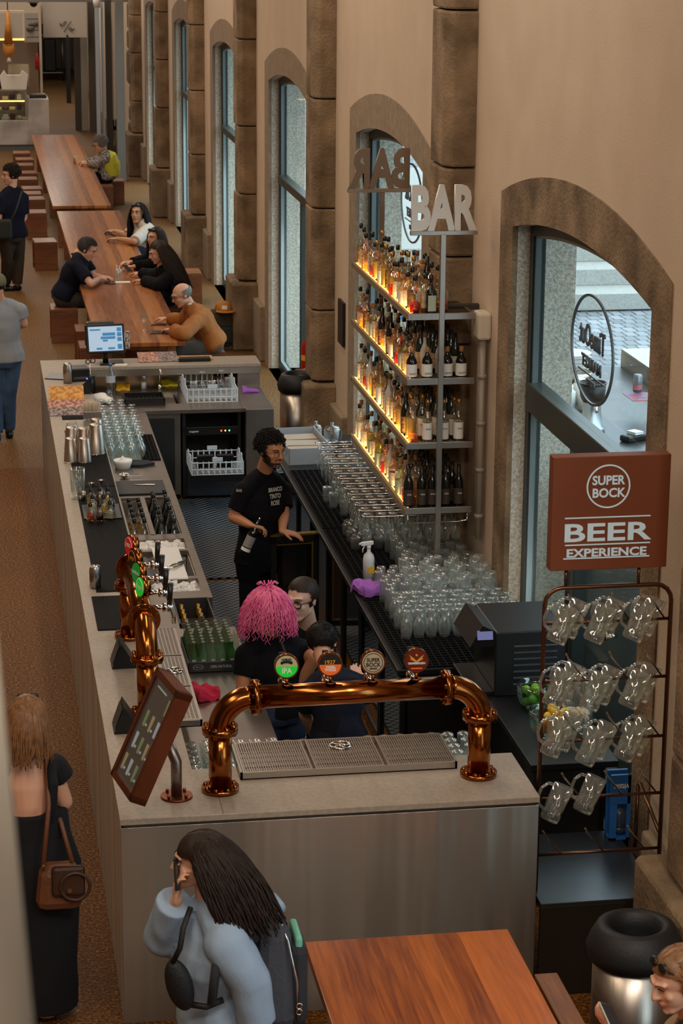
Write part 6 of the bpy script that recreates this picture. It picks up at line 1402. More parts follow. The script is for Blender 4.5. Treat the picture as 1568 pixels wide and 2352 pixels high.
def person(label, P, look, skin='tan', s=1, hairs=None, up=(0, 0, 1), face=None, top=None, bottom=None, hands=None, vox=.009, hipdir=None, fem=0, shoes=None, bust=1, legs=True, rxs=1):
    root = empty('person', (P['pel'].x, P['pel'].y, 0), 0, label, 'person')
    hd, nk, sa, sb, pe = P['head'], P['neck'], P['sa'], P['sb'], P['pel']
    r = (sb-sa).normalized(); m_ = (sa+sb)/2; R = head_frame(look, up); hr = V(hipdir).normalized() if hipdir else V((r.x, r.y, 0)).normalized()
    W_ = (sb-sa).length/2
    def torso(mb, e=0, lo=1.0, top_=True, flare=0):
        T_ = [(0, nk*.55+m_*.45, .055, .055), (.06, m_+(pe-m_)*.02, W_*.82, .075), (.16, None, W_*.95, .105), (.35, None, W_*.88, .118), (.62, None, .135*rxs+flare*.5, .105), (.85, None, .16*rxs+flare, .12), (1.0, None, .165*rxs+flare, .125), (1.1, None, .13*rxs+flare, .11)]
        if top_:
            for S_ in (P['sa'], P['sb']):
                q0 = nk+V((0, 0, -.0)); q1 = S_+V((0, 0, -.05*s)); q2 = q0.lerp(q1, .5)+V((0, 0, .0))
                mb.caps(q0.lerp(m_, .25), q2, .052*s+e*.6, .056*s+e, 14); mb.caps(q2, q1, .056*s+e, .05*s+e, 14)
        if not top_: T_ = T_[4:]
        T_ = [q for q in T_ if q[0] <= lo+.001]
        pts = [q[1] if q[1] is not None else m_+(pe-m_)*q[0] for q in T_]
        etube(mb, pts, [q[2]*s+e for q in T_], [q[3]*s*(bust if .1 < q[0] < .5 else 1)+e for q in T_], [r.lerp(hr, min(1, q[0])) for q in T_])
    def limb(mb, pts, rad, e=0, flat=False):
        for a, b, r0, r1 in zip(pts, pts[1:], rad, rad[1:]):
            if flat: mb.cyl(a, b, r0*s+e, r1*s+e, 24); mb.ball(a, r0*s+e, n=3)
            else: mb.caps(a, b, r0*s+e, r1*s+e, 20)
    mb = MB(); T = head_mb(mb, hd, R, s, fem); mb.caps(T(0, -.03, -.06), nk, .05*s, .056*s); torso(mb)
    arms = []
    for k in 'ab':
        S, E_, W = P['s'+k]+V((0, 0, -.05*s)), P['e'+k], P['w'+k]; arms.append((S, E_, W))
        limb(mb, [S, S.lerp(E_, .5), E_, E_.lerp(W, .35), W], [.052, .045, .039, .038, .026])
        h = (hands or {}).get(k)
        if h: hand(mb, W, h[0], h[1], h[2], s, h[3] if len(h) > 3 else 1)
        else: hand(mb, W, W-E_, (r.cross(V((0, 0, 1)))), .5, s)
    lp = []
    if legs:
        for k, sg_ in (('a', -1), ('b', 1)):
            H = pe+hr*.085*s*sg_; K = P.get('k'+k, V((H.x, H.y, .48))); F_ = P.get('f'+k, V((H.x, H.y, .09))); lp.append((H, K, F_))
            limb(mb, [H, H.lerp(K, .5), K, K.lerp(F_, .3), F_], [.088, .075, .056, .055, .04])
    body = remesh(mb, 'body', SK[skin], root, vox, 2)
    if face is not None: face_parts(root, T, R, s, face, body)
    if hairs: hair(root, T, R, s, hairs[0], hairs[1], hairs[2] if len(hairs) > 2 else {})
    if top:
        mb = MB(); torso(mb, top.get('e', .014), top.get('lo', 1.0), True, top.get('flare', 0)); fr = top.get('sleeve', .6)
        if fr:
            for S, E_, W in arms:
                e = top.get('e', .014)+.006
                if fr <= 1: limb(mb, [S, S.lerp(E_, fr)], [.056, .05], e, True)
                else: limb(mb, [S, S.lerp(E_, .5), E_, E_.lerp(W, fr-1)], [.055, .05, .045, .036], e+top.get('es', 0), True); mb.ball(E_, .045*s+e+top.get('es', 0), n=2)
        remesh(mb, top.get('name', 'shirt'), top['mat'], root, vox*1.05, 7, top.get('wr', .009), seed=len(label))
        if top.get('collar'): 
            q = MB().torus(nk*.8+m_*.2+V((0, 0, .012)), .066*s, .013, Matrix.Identity(3), 20, 8).build('collar', top['collar'], root); q.data.transform(Matrix.Translation(-root.location))
    if bottom:
        mb = MB(); torso(mb, bottom.get('e', .01), 1.1, False)
        for H, K, F_ in lp: limb(mb, [H, H.lerp(K, .5), K, K.lerp(F_, .3), F_.lerp(K, .02)], [.09, .08, .064, .062, .055], bottom.get('e', .01), True); mb.ball(K, .064*s+.01, n=2)
        remesh(mb, 'trousers', bottom['mat'], root, vox*1.2, 3, .005, seed=3)
    if legs and shoes:
        for H, K, F_ in lp:
            f = V((look[0], look[1], 0)).normalized(); mb = MB().ball(F_+V((0, 0, -.03)), .05*s, (.9, 1, 1), 2).caps(F_+V((0, 0, -.05))-f*.03, F_+f*.15*s+V((0, 0, -.055)), .04, .034)
            q = mb.build('shoe', shoes, root); q.data.transform(Matrix.Translation(-root.location))
    return root, T, R
def J(px, py, y): return at(px, py, y=y)
def addp(root, mb, nm, mt):
    q = mb.build(nm, mt, root); q.data.transform(Matrix.Translation(-root.location)); return q
blk = pm('black_cotton', '#0d0d11', .9, bump=(200, .1), spec=.2); nvy = pm('navy_cotton', '#131624', .9, spec=.2); blk2 = pm('washed_black_cotton', '#141518', .9, spec=.2); denim = pm('dark_denim', '#1d2638', .85, var=('#2b3a55', 9, .2)); jean = pm('blue_denim', '#2b4360', .85, var=('#3d5a7c', 8, .2))
hb = pm('hair_black', '#120d0a', .6, spec=.25); hdb = pm('hair_dark_brown', '#1a110c', .55, var=('#2c1d14', 30, .3), spec=.3); hbr = pm('hair_light_brown', '#5a3a22', .4, var=('#8f6339', 40, .3)); hgr = pm('hair_grey', '#8b8781', .6, var=('#5a5652', 30, .3))
pinkm = pm('hair_pink', '#c4357c', .6, var=('#e87ba0', 14, .3))
# --- 1 bearded barman
Y = 17.5
r1, T1, R1 = person('bearded curly-haired barman in black T-shirt and round glasses holding a wine bottle by the fridge door',
    dict(head=J(623, 1034, Y-.12), neck=J(607, 1080, Y), sa=J(560, 1112, Y-.1), sb=J(647, 1112, Y+.15), ea=J(536, 1188, Y-.1), wa=J(574, 1206, Y-.3), eb=J(652, 1180, Y+.05), wb=J(648, 1220, Y-.2), pel=J(592, 1290, Y)),
    (.5, -.8, -.12), 'tan', 1.15, ('curly', hb, {}), face=dict(shut=1, glasses=pm('wire_frame', '#3a3028', .3, .8), gr=.0014, beard=1, lip='#b0655a'),
    top=dict(mat=blk, sleeve=.72, flare=.02), bottom=dict(mat=blk), hands={'a': (V((.8, -.3, -.15)), V((0, -.3, -1)), .9, 1), 'b': (V((.9, -.25, -.2)), V((0, 0, -1)), .35, -1)}, vox=.0065, shoes=blackp)
p0 = J(566, 1258, Y-.34); p1 = J(594, 1196, Y-.34); bd = (p1-p0).normalized(); ax = p0-bd*.06
wbt = empty('wine_bottle', ax, 0, 'dark wine bottle with grey label held tilted in the barman\'s hand', 'bottle')
Mq = bd.to_track_quat('Z', 'Y').to_matrix().to_4x4()
MB().lathe([(0, 0), (.036, 0), (.038, .01), (.038, .18), (.03, .21), (.014, .24), (.013, .3), (0, .3)], n=24, M=Mq).build('glass_body', darkg, wbt)
MB().lathe([(.0388, .07), (.0388, .165)], n=24, M=Mq).build('label', pm('grey_label', '#8a8684', .6), wbt); MB().lathe([(.0388, .035), (.0388, .062)], n=24, M=Mq).build('label', LAB['white'], wbt); MB().cyl(Mq @ V((0, 0, .3)), Mq @ V((0, 0, .325)), .008).build('pourer', chrome, wbt)
# shirt print
f_ = V((.42, -.9, .0)).normalized(); 
sh_ = V((T1(0, 0, 0)))
pc = J(632, 1140, Y-.16); rt_ = V((.9, .42, 0)).normalized()
for i, (t_, z, s_) in enumerate((('BRANCO', .055, .05), ('TINTO', 0, .055), ('ROSE', -.055, .055))):
    M = basis(pc+V((0, 0, z))-V(r1.location), rt_, (0, 0, 1)); text('shirt_print', t_, s_, pm('print_white', '#b9b6ae', .7), M, r1, .0008, .62, .001)
M = basis(J(549, 1127, Y-.19)-V(r1.location), V((.95, -.3, 0)).normalized(), (0, 0, 1)); text('sleeve_print', 'BAR', .032, MATS['print_white'], M, r1, .0008, .8, .0005)
# --- 2 pink-haired barmaid, back to the viewer
Y = 13.75
r2, T2, R2 = person('barmaid with a mop of frizzy pink hair in black T-shirt, back turned, hand on hip',
    dict(head=J(614, 1395, Y), neck=J(618, 1452, Y), sa=J(566, 1488, Y-.02), sb=J(692, 1478, Y+.06), ea=J(556, 1580, Y-.05), wa=J(590, 1650, Y+.1), eb=J(722, 1512, Y-.08), wb=J(684, 1580, Y-.03), pel=J(640, 1640, Y)),
    (-.1, .95, -.2), 'tan', 1.08, ('pink', pinkm, dict(len=.25, n=900, lift=.62, wave=.009, freq=1.25, r=.0036, flow=(0, 0, -1), steps=26, seed=4)), top=dict(mat=blk, sleeve=.6), bottom=dict(mat=denim), hands={'b': (V((-.5, .3, -.6)), V((-.4, -.4, 0)), .5, 1)}, vox=.008)
mb = MB()
for i in range(14):
    a = i*2.4; p = T2(.02*math.cos(a), -.02+.02*math.sin(a), .11); mb.tube([p, p+V((.012*math.cos(a), 0, .03)), p+V((.03*math.cos(a), .02*math.sin(a), .05)), p+V((.05*math.cos(a), .03*math.sin(a), .035))], .004, 5)
addp(r2, mb, 'hair_crest', pinkm)
addp(r2, MB().tube([J(640, 1462, Y-.13), J(655, 1500, Y-.15), J(663, 1530, Y-.15)], .008, 6), 'apron_strap', pm('brown_strap', '#3a2a20', .7))
# --- 3 barmaid with glasses
Y = 14.45
r3, T3, R3 = person('barmaid with scraped-back dark hair and cat-eye glasses looking down over the pink hair',
    dict(head=J(692, 1376, Y-.08), neck=J(705, 1432, Y+.02), sa=J(655, 1462, Y+.05), sb=J(742, 1462, Y+.15), ea=J(640, 1540, Y), wa=J(650, 1600, Y-.1), eb=J(755, 1540, Y+.1), wb=J(740, 1600, Y), pel=J(700, 1620, Y+.05)),
    (-.62, -.75, -.08), 'pale', 1.2, ('sleek', hdb, dict(rough=.3)), face=dict(glasses=blackp, gr=.0034, lip='#9c4f50', bw=.0018), top=dict(mat=blk2, sleeve=.6), bottom=dict(mat=blk), fem=1, vox=.008)
addp(r3, MB().ball(T3(0, -.12, .05), .035, (1, 1, 1), 2), 'hair_bun', hdb); addp(r3, MB().ball(T3(.082, -.002, -.03), .005, n=1).ball(T3(.08, -.002, -.04), .005, n=1), 'earring', chrome)
# --- 4 barman bending down
Y = 13.0
r4, T4, R4 = person('dark-haired barman in navy T-shirt bent forward with his back to the viewer',
    dict(head=J(740, 1478, Y+.35), neck=J(755, 1540, Y+.15), sa=J(710, 1572, Y+.05), sb=J(828, 1560, Y+.12), ea=J(700, 1640, Y+.2), wa=J(720, 1690, Y+.4), eb=J(862, 1600, Y+.35), wb=J(830, 1560, Y+.6), pel=J(778, 1700, Y-.05)),
    (.35, .8, -.55), 'fair', 1.05, ('short', hb, dict(rough=2)), up=(0, .5, 1), top=dict(mat=nvy, sleeve=.6), bottom=dict(mat=blk), vox=.008)
# --- 5 woman in the pale blue hoodie on the phone
Y = 9.72
hoodm = pm('pale_blue_fleece', '#8fa3b8', .95, bump=(150, .15))
r5, T5, R5 = person('long-haired woman in pale blue hoodie with grey backpack holding a phone to her face',
    dict(head=J(456, 1977, Y), neck=J(478, 2062, Y), sa=J(428, 2125, Y+.19), sb=J(520, 2140, Y-.19), ea=J(375, 2150, Y+.1), wa=J(405, 2066, Y-.04), eb=J(572, 2250, Y-.22), wb=J(592, 2352, Y-.2), pel=J(490, 2345, Y)),
    (-.97, .1, -.05), 'fair', 1.12, ('long', hdb, dict(len=.4, n=1100, flow=(.42, -.08, -.85), lift=.28, wave=.012, freq=.7, r=.0062, steps=16, k=1.1, fz=.03, low=-.1, side=.5)), face=dict(lip='#a0605a'),
    top=dict(mat=hoodm, sleeve=1.93, e=.03, es=.012, wr=.009, name='hoodie'), bottom=dict(mat=pm('pale_trousers', '#8f9299', .9)), hands={'a': (V((.05, -.1, 1)), V((.9, -.3, .1)), .75, 1)}, fem=1, vox=.0065, hipdir=(.25, -.97, 0), shoes=white_p)
q5 = phone(J(404, 2008, Y-.06), 'black phone held against the cheek of the woman in the blue hoodie', 0); q5.rotation_euler = (PI/2-.15, .35, 1.2)
addp(r5, MB().tube([J(560, 2100, Y+.05), J(600, 2092, Y+.02), J(640, 2084, Y+.05), J(622, 2064, Y+.15)], .035, 12), 'hood', hoodm)
mb = MB(); c_ = J(628, 2225, Y+.0)
bp5 = empty('backpack', c_, 0, 'grey backpack with green trim worn by the woman in the blue hoodie', 'backpack')
mb = MB().box(-.12, .1, -.15, .15, -.27, .27, .07); [setattr(v, 'co', V((v.co.x*(1-.35*max(0, v.co.z)/.27), v.co.y*(1-.2*max(0, v.co.z)/.27), v.co.z))) for v in mb.b.verts]; o = mb.build('body', pm('backpack_grey', '#3f4148', .85, bump=(50, .3)), bp5)
o = MB().box(.06, .15, -.12, .12, -.26, .16, .04).build('front_pocket', pm('backpack_dark', '#2b2c32', .85), bp5)
MB().tube([(.1, -.13, -.2), (.09, -.15, 0), (.05, -.13, .2), (.02, -.05, .28)], .006, 6).build('zip', chrome, bp5); MB().box(.09, .125, -.1, .12, -.12, .2, .015).build('green_trim', pm('mint_fabric', '#6fb59c', .8), bp5)
MB().tube([(-.1, -.12, .22), (-.2, -.2, .26), (-.3, -.26, .16), (-.32, -.26, -.02)], .022, 8).tube([(-.02, 0, .27), (-.04, 0, .32), (-.0, .04, .33), (.02, .04, .27)], .012, 8).build('strap', MATS['backpack_dark'], bp5)
for z in (-.12, -.15): MB().torus((.1, -.16, z), .014, .003, Euler((PI/2, 0, 0)).to_matrix(), 12, 5).build('carabiner', chrome, bp5)
sl = empty('sling_bag', J(412, 2262, Y-.22), 0, 'black crescent sling bag across the chest of the woman in the blue hoodie', 'bag')
MB().ball((0, 0, 0), .1, (.62, .45, 1.35), 3, Euler((0, -.25, 0))).build('pouch', pm('black_nylon', '#0f0f11', .6, bump=(70, .2)), sl); MB().tube([(-.03, -.01, .12), (.0, -.04, .2), (.02, -.0, .28), (.06, .05, .36)], .014, 8).tube([(.04, 0, -.1), (.12, -.02, -.11), (.2, -.0, -.09)], .016, 8).build('strap', MATS['black_nylon'], sl)
# --- 6 woman in the black dress
Y = 11.2
r6, T6, R6 = person('woman with light brown hair in a low-backed black dress seen from behind at the left edge',
    dict(head=J(62, 1648, Y), neck=J(62, 1722, Y), sa=J(6, 1760, Y), sb=J(124, 1762, Y), ea=J(-10, 1850, Y), wa=J(15, 1900, Y+.22), eb=J(150, 1842, Y), wb=J(118, 1880, Y+.17), pel=J(82, 1985, Y), fa=J(60, 2420, Y), fb=J(100, 2420, Y)),
    (.1, .98, -.1), 'fair', 1.03, ('long', hbr, dict(len=.27, n=1100, flow=(-.03, -.12, -1), lift=.25, r=.0048, low=-.07)), hands={'b': (V((-.6, .5, -.1)), V((0, 0, -1)), .5, 1)}, fem=1, vox=.008, shoes=blackp)
mb = MB(); a = J(78, 1868, Y); b = V((a.x+.02, Y, .25)); rr = V((1, 0, 0))
etube(mb, [J(76, 1855, Y), J(82, 1915, Y), J(88, 1985, Y), V((b.x, Y, .7)), V((b.x, Y, .3)), V((b.x, Y, .06))], [.18, .185, .225, .21, .19, .19], [.13, .135, .165, .16, .15, .15], [rr]*6)
S_ = J(124, 1762, Y); mb.ball(S_, .075, (1.0, 1, 1.0), 2); mb.cyl(S_, S_+V((.05, 0, -.07)), .072, .062, 14); 
mb.tube([J(115, 1742, Y-.03), J(122, 1800, Y-.12), J(118, 1860, Y-.11), J(112, 1880, Y-.1)], .03, 10); S_ = J(4, 1762, Y); mb.ball(S_, .075, n=2); mb.tube([S_, J(10, 1860, Y-.1)], .035, 10)
remesh(mb, 'dress', pm('black_dress', '#0e0f14', .9, bump=(150, .1)), r6, .009, 3, .004)
addp(r6, MB().tube([T6(-.075, .0, .075), T6(-.07, .05, .09)], .004, 6).ball(T6(.03, .07, .09), .028, (1, .4, .8), 2).ball(T6(-.03, .07, .09), .028, (1, .4, .8), 2).tube([T6(.055, .065, .085), T6(.088, -.02, .05)], .005, 6), 'sunglasses', blackp)
hbg = empty('handbag', J(140, 2022, Y-.2), 0, 'brown leather handbag hanging from the shoulder of the woman in black', 'bag'); lea = pm('brown_leather', '#6a4028', .5, bump=(50, .2)); lea2 = pm('dark_brown_leather', '#3f281c', .5)
mb = MB().box(-.12, .1, -.07, .07, -.15, .1, .05)
for v in mb.b.verts: v.co.x *= 1-.15*(v.co.z/.15)
mb.build('body', lea, hbg); MB().box(-.05, .12, -.085, -.06, -.06, .11, .02).build('flap', lea2, hbg); MB().torus((.07, -.09, -.0), .075, .009, Euler((PI/2, 0, 0)).to_matrix(), 28, 8).build('handle', lea2, hbg)
MB().cyl((.04, -.088, -.02), (.04, -.095, -.02), .012).cyl((-.09, -.06, .13), (-.09, -.06, .09), .008).build('clasp', pm('brass', '#b08a4a', .3, .9), hbg)
o_ = V(hbg.location); MB().tube([V((-.09, -.06, .12)), J(112, 1850, Y-.16)-o_, J(106, 1745, Y-.05)-o_, J(112, 1742, Y+.05)-o_, J(120, 1830, Y+.15)-o_], .013, 8).tube([V((.06, .0, .1)), J(140, 1890, Y-.1)-o_, J(122, 1845, Y-.02)-o_], .013, 8).build('strap', lea, hbg)
# --- 7 woman with phone at the lower right
Y = 8.75
r7, T7, R7 = person('brown-haired woman in beige top looking down at her phone in the lower right corner',
    dict(head=J(1556, 2250, Y-.06), neck=J(1590, 2330, Y), sa=J(1540, 2385, Y+.15), sb=J(1640, 2385, Y-.2), ea=J(1500, 2480, Y+.1), wa=J(1432, 2372, Y+.05), eb=J(1620, 2500, Y-.2), wb=J(1560, 2440, Y-.1), pel=J(1610, 2600, Y)),
    (-.9, -.2, -.3), 'fair', 1.2, ('long', hbr, dict(len=.26, n=900, flow=(.8, -.1, -.6), lift=.2, r=.0042, k=1.05, fz=.05)), face=dict(sunglasses=1, shut=1, bw=.0016, browm=pm('brow_brown', '#4a2e1c', .8)), top=dict(mat=pm('beige_top', '#b59a7a', .9, var=('#3a2a22', 6, .03)), sleeve=.7), bottom=dict(mat=blk), hands={'a': (V((-.8, .1, .5)), V((.2, .3, .9)), .7, 1)}, fem=1, vox=.0065)
q7 = phone(J(1400, 2338, Y), 'slim phone in a pale case held by the woman in the lower right corner', .3, pm('pale_case', '#a9aa9a', .4)); q7.rotation_euler = (.5, .5, .4)
# --- seated people at the long tables
def seated(label, hx, hy, Y, side, look, Q=None, **k):
    """joints traced at the table; side=+1 sits right of it facing -X. Q: (px, py, depth offset) per joint"""
    s = k.pop('s', 1.12); f = V((-side, 0, 0)); yy = V((0, 1, 0))
    P = {n: J(q[0], q[1], Y+q[2]) for n, q in Q.items()}; P['head'] = J(hx, hy, Y-.05); pel = P['pel']; pel.z = max(.56, pel.z)
    for n in ('wa', 'wb', 'ea', 'eb'): P[n] = at(Q[n][0], Q[n][1], z=.82 if n[0] == 'e' else .81)
    for q, d_ in (('a', .1), ('b', -.1)):
        P['k'+q] = pel+f*.42+yy*d_*(-side); P['f'+q] = V((P['k'+q].x-.02*f.x, P['k'+q].y, .09)); P['k'+q].z = .52
    return person(label, P, look, s=s, hipdir=(0, side, 0), hands={'a': ((P['wa']-P['ea']).normalized()*.6+f*.6, V((0, 0, -1)), .6, -side), 'b': ((P['wb']-P['eb']).normalized()*.6+f*.6, V((0, 0, -1)), .6, side)}, **k)
brn = pm('brown_corduroy', '#a8682c', .85, var=('#8a5020', 6, .3), bump=(60, .3))
r8, T8, R8 = seated('bald man with grey side hair in brown jacket sitting at the near right end of the table', 417, 677, 27.0, 1, (-.9, -.25, -.4), Q=dict(neck=(437, 703, 0), sa=(456, 722, -.22), sb=(437, 706, .22), ea=(420, 768, -.3), wa=(398, 758, -.05), eb=(424, 736, .15), wb=(385, 732, .0), pel=(490, 788, 0)), skin='fair', s=1.2, hairs=('bald', hgr, {}), face=dict(glasses=MATS['wire_frame'], browm=hgr), top=dict(mat=brn, sleeve=1.9, e=.03, lo=1.1, flare=.04, name='jacket', wr=.012), bottom=dict(mat=pm('grey_trousers', '#55534f', .9)), shoes=blackp, vox=.011)
addp(r8, MB().torus(T8(0, -.05, -.125), .06, .012, Matrix.Identity(3), 20, 6), 'shirt_collar', paper)
r9, T9, R9 = seated('long-haired woman in black coat at the table with white earphone cable in her hands', 363, 580, 30.35, 1, (-.95, -.2, -.3), Q=dict(neck=(372, 612, 0), sa=(392, 626, -.22), sb=(372, 620, .22), ea=(366, 655, -.3), wa=(330, 645, -.1), eb=(352, 632, .1), wb=(325, 628, .05), pel=(408, 676, 0)), skin='fair', s=1.22, hairs=('long', hdb, dict(len=.55, n=600, flow=(.35, -.15, -.93), k=1.1, r=.0065)), face={}, top=dict(mat=blk, sleeve=1.95, e=.03, name='coat', lo=1.1), bottom=dict(mat=blk), shoes=blackp, fem=1, vox=.011)
cbl = tag(MB().tube([(0, 0, .0), (.05, -.12, .0), (.16, -.14, 0), (.2, -.02, .01), (.1, .0, .02), (.02, -.05, .03)], .005, 6).build('earphone_cable', white_p), 'white earphone cable looped on the table in front of the long-haired woman', 'cable'); cbl.location = at(320, 652, z=.757)
r10, T10, R10 = seated('dark-haired woman in black with sunglasses on her head behind the long-haired woman', 356, 546, 31.8, 1, (-.8, -.6, .0), Q=dict(neck=(358, 568, 0), sa=(376, 580, -.22), sb=(360, 574, .22), ea=(340, 608, -.25), wa=(308, 612, -.1), eb=(335, 596, .1), wb=(300, 602, .1), pel=(392, 622, 0)), skin='fair', s=1.2, hairs=('long', hdb, dict(len=.32, n=200, r=.008)), face=dict(sunglasses=1), top=dict(mat=blk, sleeve=1.95, e=.02), bottom=dict(mat=blk), fem=1, vox=.011)
ph = phone(at(292, 616, z=.8), 'phone in the hands of the woman in black behind the long-haired woman', .6, rx=.5)
r11, T11, R11 = seated('woman in white jumper with long dark hair and sunglasses on her head, phone in both hands', 317, 490, 34.4, 1, (-.5, -.85, .1), Q=dict(neck=(320, 506, 0), sa=(340, 516, -.18), sb=(310, 518, .2), ea=(309, 555, -.25), wa=(270, 549, -.1), eb=(292, 541, .1), wb=(264, 531, .15), pel=(342, 574, 0)), skin='olive', s=1.3, hairs=('long', hb, dict(len=.42, n=240, r=.008)), face=dict(sunglasses=1), top=dict(mat=pm('white_jumper', '#c9c2b8', .95), sleeve=.95, e=.02), bottom=dict(mat=denim), fem=1, vox=.011)
phone(at(255, 538, z=.86), 'phone held by the woman in the white jumper', .8, rx=.4)
r12, T12, R12 = seated('man with short greying dark hair in dark polo shirt leaning on the left side of the table', 200, 572, 30.6, -1, (.85, -.25, -.45), Q=dict(neck=(178, 583, 0), sa=(190, 586, .24), sb=(178, 604, -.22), ea=(214, 634, .2), wa=(232, 636, .1), eb=(209, 652, -.25), wb=(228, 640, -.15), pel=(144, 698, 0)), skin='fair', s=1.25, hairs=('short', pm('hair_salt', '#3c3835', .8), {}), face={}, top=dict(mat=nvy, sleeve=.75, e=.022, flare=.03, collar=nvy, name='polo_shirt'), bottom=dict(mat=pm('olive_trousers', '#37332a', .9)), shoes=blackp, vox=.011)
dotm = pm('speckled_print', '#1b1715', .9, var=('#b3a99c', 60, .03)); ylw = pm('yellow_scarf', '#c9c23a', .9)
r13, T13, R13 = seated('grey-haired woman with yellow scarf over a speckled blouse at the far table', 229, 332, 44.2, 1, (-.93, -.2, -.3), Q=dict(neck=(236, 345, 0), sa=(245, 356, -.2), sb=(236, 352, .22), ea=(222, 378, -.2), wa=(205, 376, -.1), eb=(218, 372, .15), wb=(200, 372, .15), pel=(245, 408, 0)), skin='fair', s=1.3, hairs=('curly', hgr, {}), face=dict(glasses=MATS['wire_frame']), top=dict(mat=dotm, sleeve=1.9, e=.025, flare=.03, name='blouse', lo=1.1), bottom=dict(mat=blk), fem=1, vox=.013)
mb = MB(); n0 = T13(0, -.03, -.15); etube(mb, [n0+V((.0, 0, .02)), n0+V((.06, 0, -.06)), n0+V((.1, 0, -.2)), n0+V((.12, 0, -.42))], [.09, .24, .25, .24], [.09, .17, .19, .17], [V((0, -1, 0))]*4); remesh(mb, 'scarf', ylw, r13, .015, 3, .015)
# --- standing men at the left edge
Y = 34.6
r14, T14, R14 = person('curly-haired man in navy T-shirt with shoulder bag standing at the upper left edge',
    dict(head=J(24, 402, Y), neck=J(28, 430, Y), sa=J(2, 448, Y-.1), sb=J(52, 446, Y+.1), ea=J(-2, 500, Y-.15), wa=J(-22, 512, Y-.35), eb=J(56, 500, Y+.1), wb=J(30, 530, Y-.1), pel=J(28, 545, Y), fa=V((J(12, 600, Y).x, Y+.12, .09)), fb=V((J(38, 600, Y).x, Y, .09))),
    (-.95, -.25, -.1), 'fair', 1.22, ('curly', hdb, {}), face={}, top=dict(mat=nvy, sleeve=.8, flare=.04, e=.02), bottom=dict(mat=pm('brown_trousers', '#33281c', .9)), shoes=blackp, vox=.012)
b14 = empty('shoulder_bag', J(6, 525, Y-.35), 0, 'dark green shoulder bag of the curly-haired man at the left edge', 'bag'); MB().box(-.18, .14, -.05, .05, -.16, .14, .04).build('body', pm('dark_green_canvas', '#23261f', .8), b14); o_ = V(b14.location)
MB().tube([V((.12, 0, .1)), J(38, 480, Y-.28)-o_, J(50, 440, Y-.1)-o_], .015, 6).build('strap', MATS['dark_green_canvas'], b14)
Y = 24.75
r15, T15, R15 = person('man in grey T-shirt, jeans and cap standing in front of the curly-haired man',
    dict(head=J(-6, 655, Y), neck=J(0, 690, Y), sa=J(-40, 705, Y), sb=J(45, 702, Y), ea=J(-52, 770, Y), wa=J(-60, 820, Y), eb=J(56, 745, Y+.0), wb=J(30, 752, Y+.22), pel=J(10, 830, Y), ka=J(-5, 905, Y), kb=J(22, 905, Y), fa=V((J(-10, 900, Y).x, Y-.1, .09)), fb=V((J(22, 990, Y).x, Y+.05, .09))),
    (-.1, .98, -.1), 'fair', 1.03, ('short', hb, {}), top=dict(mat=pm('grey_marl', '#8f959c', .95), sleeve=.6, flare=.04, e=.02), bottom=dict(mat=jean), shoes=blackp, vox=.01)
addp(r15, MB().ball(T15(0, -.02, .04), .098, (1, 1.15, 1), 3), 'cap', pm('olive_cap', '#6a6a52', .9))
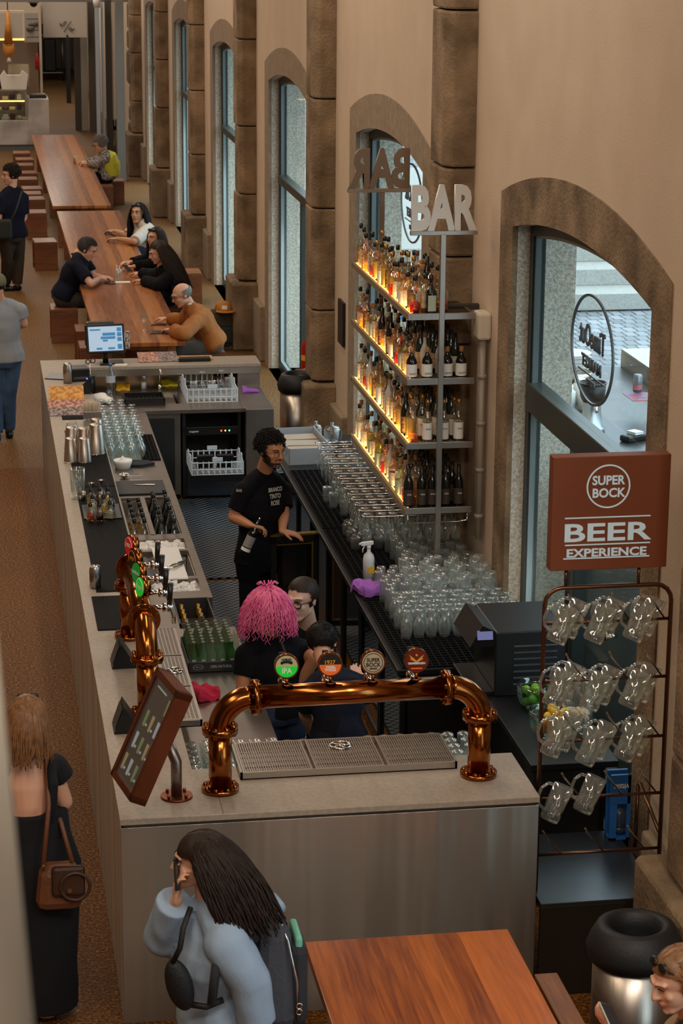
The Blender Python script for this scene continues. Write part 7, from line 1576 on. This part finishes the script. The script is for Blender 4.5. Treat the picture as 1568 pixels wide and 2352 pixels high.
# --- backpack and cap behind the bald man
p = at(515, 760, z=0); bk2 = empty('backpack', (3.3, 29.6, 0), 0, 'dark backpack with a grey lid standing on the floor behind the bald man', 'backpack')
MB().box(-.18, .18, -.13, .13, 0, .5, .08).build('body', pm('dark_backpack', '#2a241c', .85, var=('#4a3a22', 5, .2)), bk2); MB().box(-.15, .15, -.16, -.1, .06, .3, .04).build('front_pocket', MATS['dark_green_canvas'], bk2); MB().torus((0, 0, .52), .06, .01, Euler((PI/2, 0, 0)).to_matrix()).build('handle', blackp, bk2)
zc_ = at(508, 700, y=29.5); bk2.location = (zc_.x, 29.6, max(0, zc_.z-.58)); 
cp = empty('baseball_cap', (zc_.x+.03, 29.5, bk2.location.z+.5), 0, 'orange brown baseball cap with a white square patch hung on the dark backpack', 'cap')
MB().lathe([(.1, 0), (.105, .03), (.09, .09), (.05, .125), (0, .135)], n=24).build('crown', pm('ochre_cap', '#b56f24', .8), cp); MB().lathe([(0, .0), (.13, -.0), (.13, .012), (0, .012)], (.02, -.07, 0), 24).build('peak', MATS['ochre_cap'], cp); MB().box(-.035, .035, -.105, -.098, .035, .085).build('patch', paper, cp)
# people and chair seen outside window three
o = empty('plastic_chair', (4.9, 25.9, 0), .3, 'white plastic chair standing outside the third window', 'chair')
MB().box(-.22, .22, -.22, .22, .42, .45, .01).build('seat', white_p, o)
for a_ in (-.2, .2):
    for b_ in (-.2, .2): MB().cyl((a_, b_, 0), (a_, b_, .43), .018).build('leg', white_p, o)
MB().tube([(-.22, .2, .42), (-.22, .24, .85), (.22, .24, .85), (.22, .2, .42)], .02, 8).box(-.2, .2, .22, .24, .5, .8, .01).build('backrest', white_p, o)
X = 4.95; Y = 26.2; bs_ = pm('sky_blue_shirt', '#4a86c8', .9)
person('person in a bright blue shirt sitting outside the third window', dict(head=V((X, Y, 1.28)), neck=V((X, Y+.03, 1.12)), sa=V((X, Y+.2, 1.05)), sb=V((X, Y-.2, 1.05)), ea=V((X+.15, Y+.25, .8)), wa=V((X+.35, Y+.1, .75)), eb=V((X+.15, Y-.25, .8)), wb=V((X+.35, Y-.1, .75)), pel=V((X-.05, Y, .52)), ka=V((X+.35, Y+.1, .48)), kb=V((X+.35, Y-.1, .48)), fa=V((X+.35, Y+.1, .1)), fb=V((X+.35, Y-.1, .1))), (1, 0, -.1), 'fair', 1, ('short', hdb, {}), top=dict(mat=bs_, sleeve=.6), bottom=dict(mat=jean), vox=.015, shoes=blackp)
# ---- tidy up: keep every label within sixteen words
for o in bpy.data.objects:
    l = o.get('label')
    if l and len(l.split()) > 16: o['label'] = ' '.join(l.split()[:16])

bpy.data.scenes.remove(TMP)
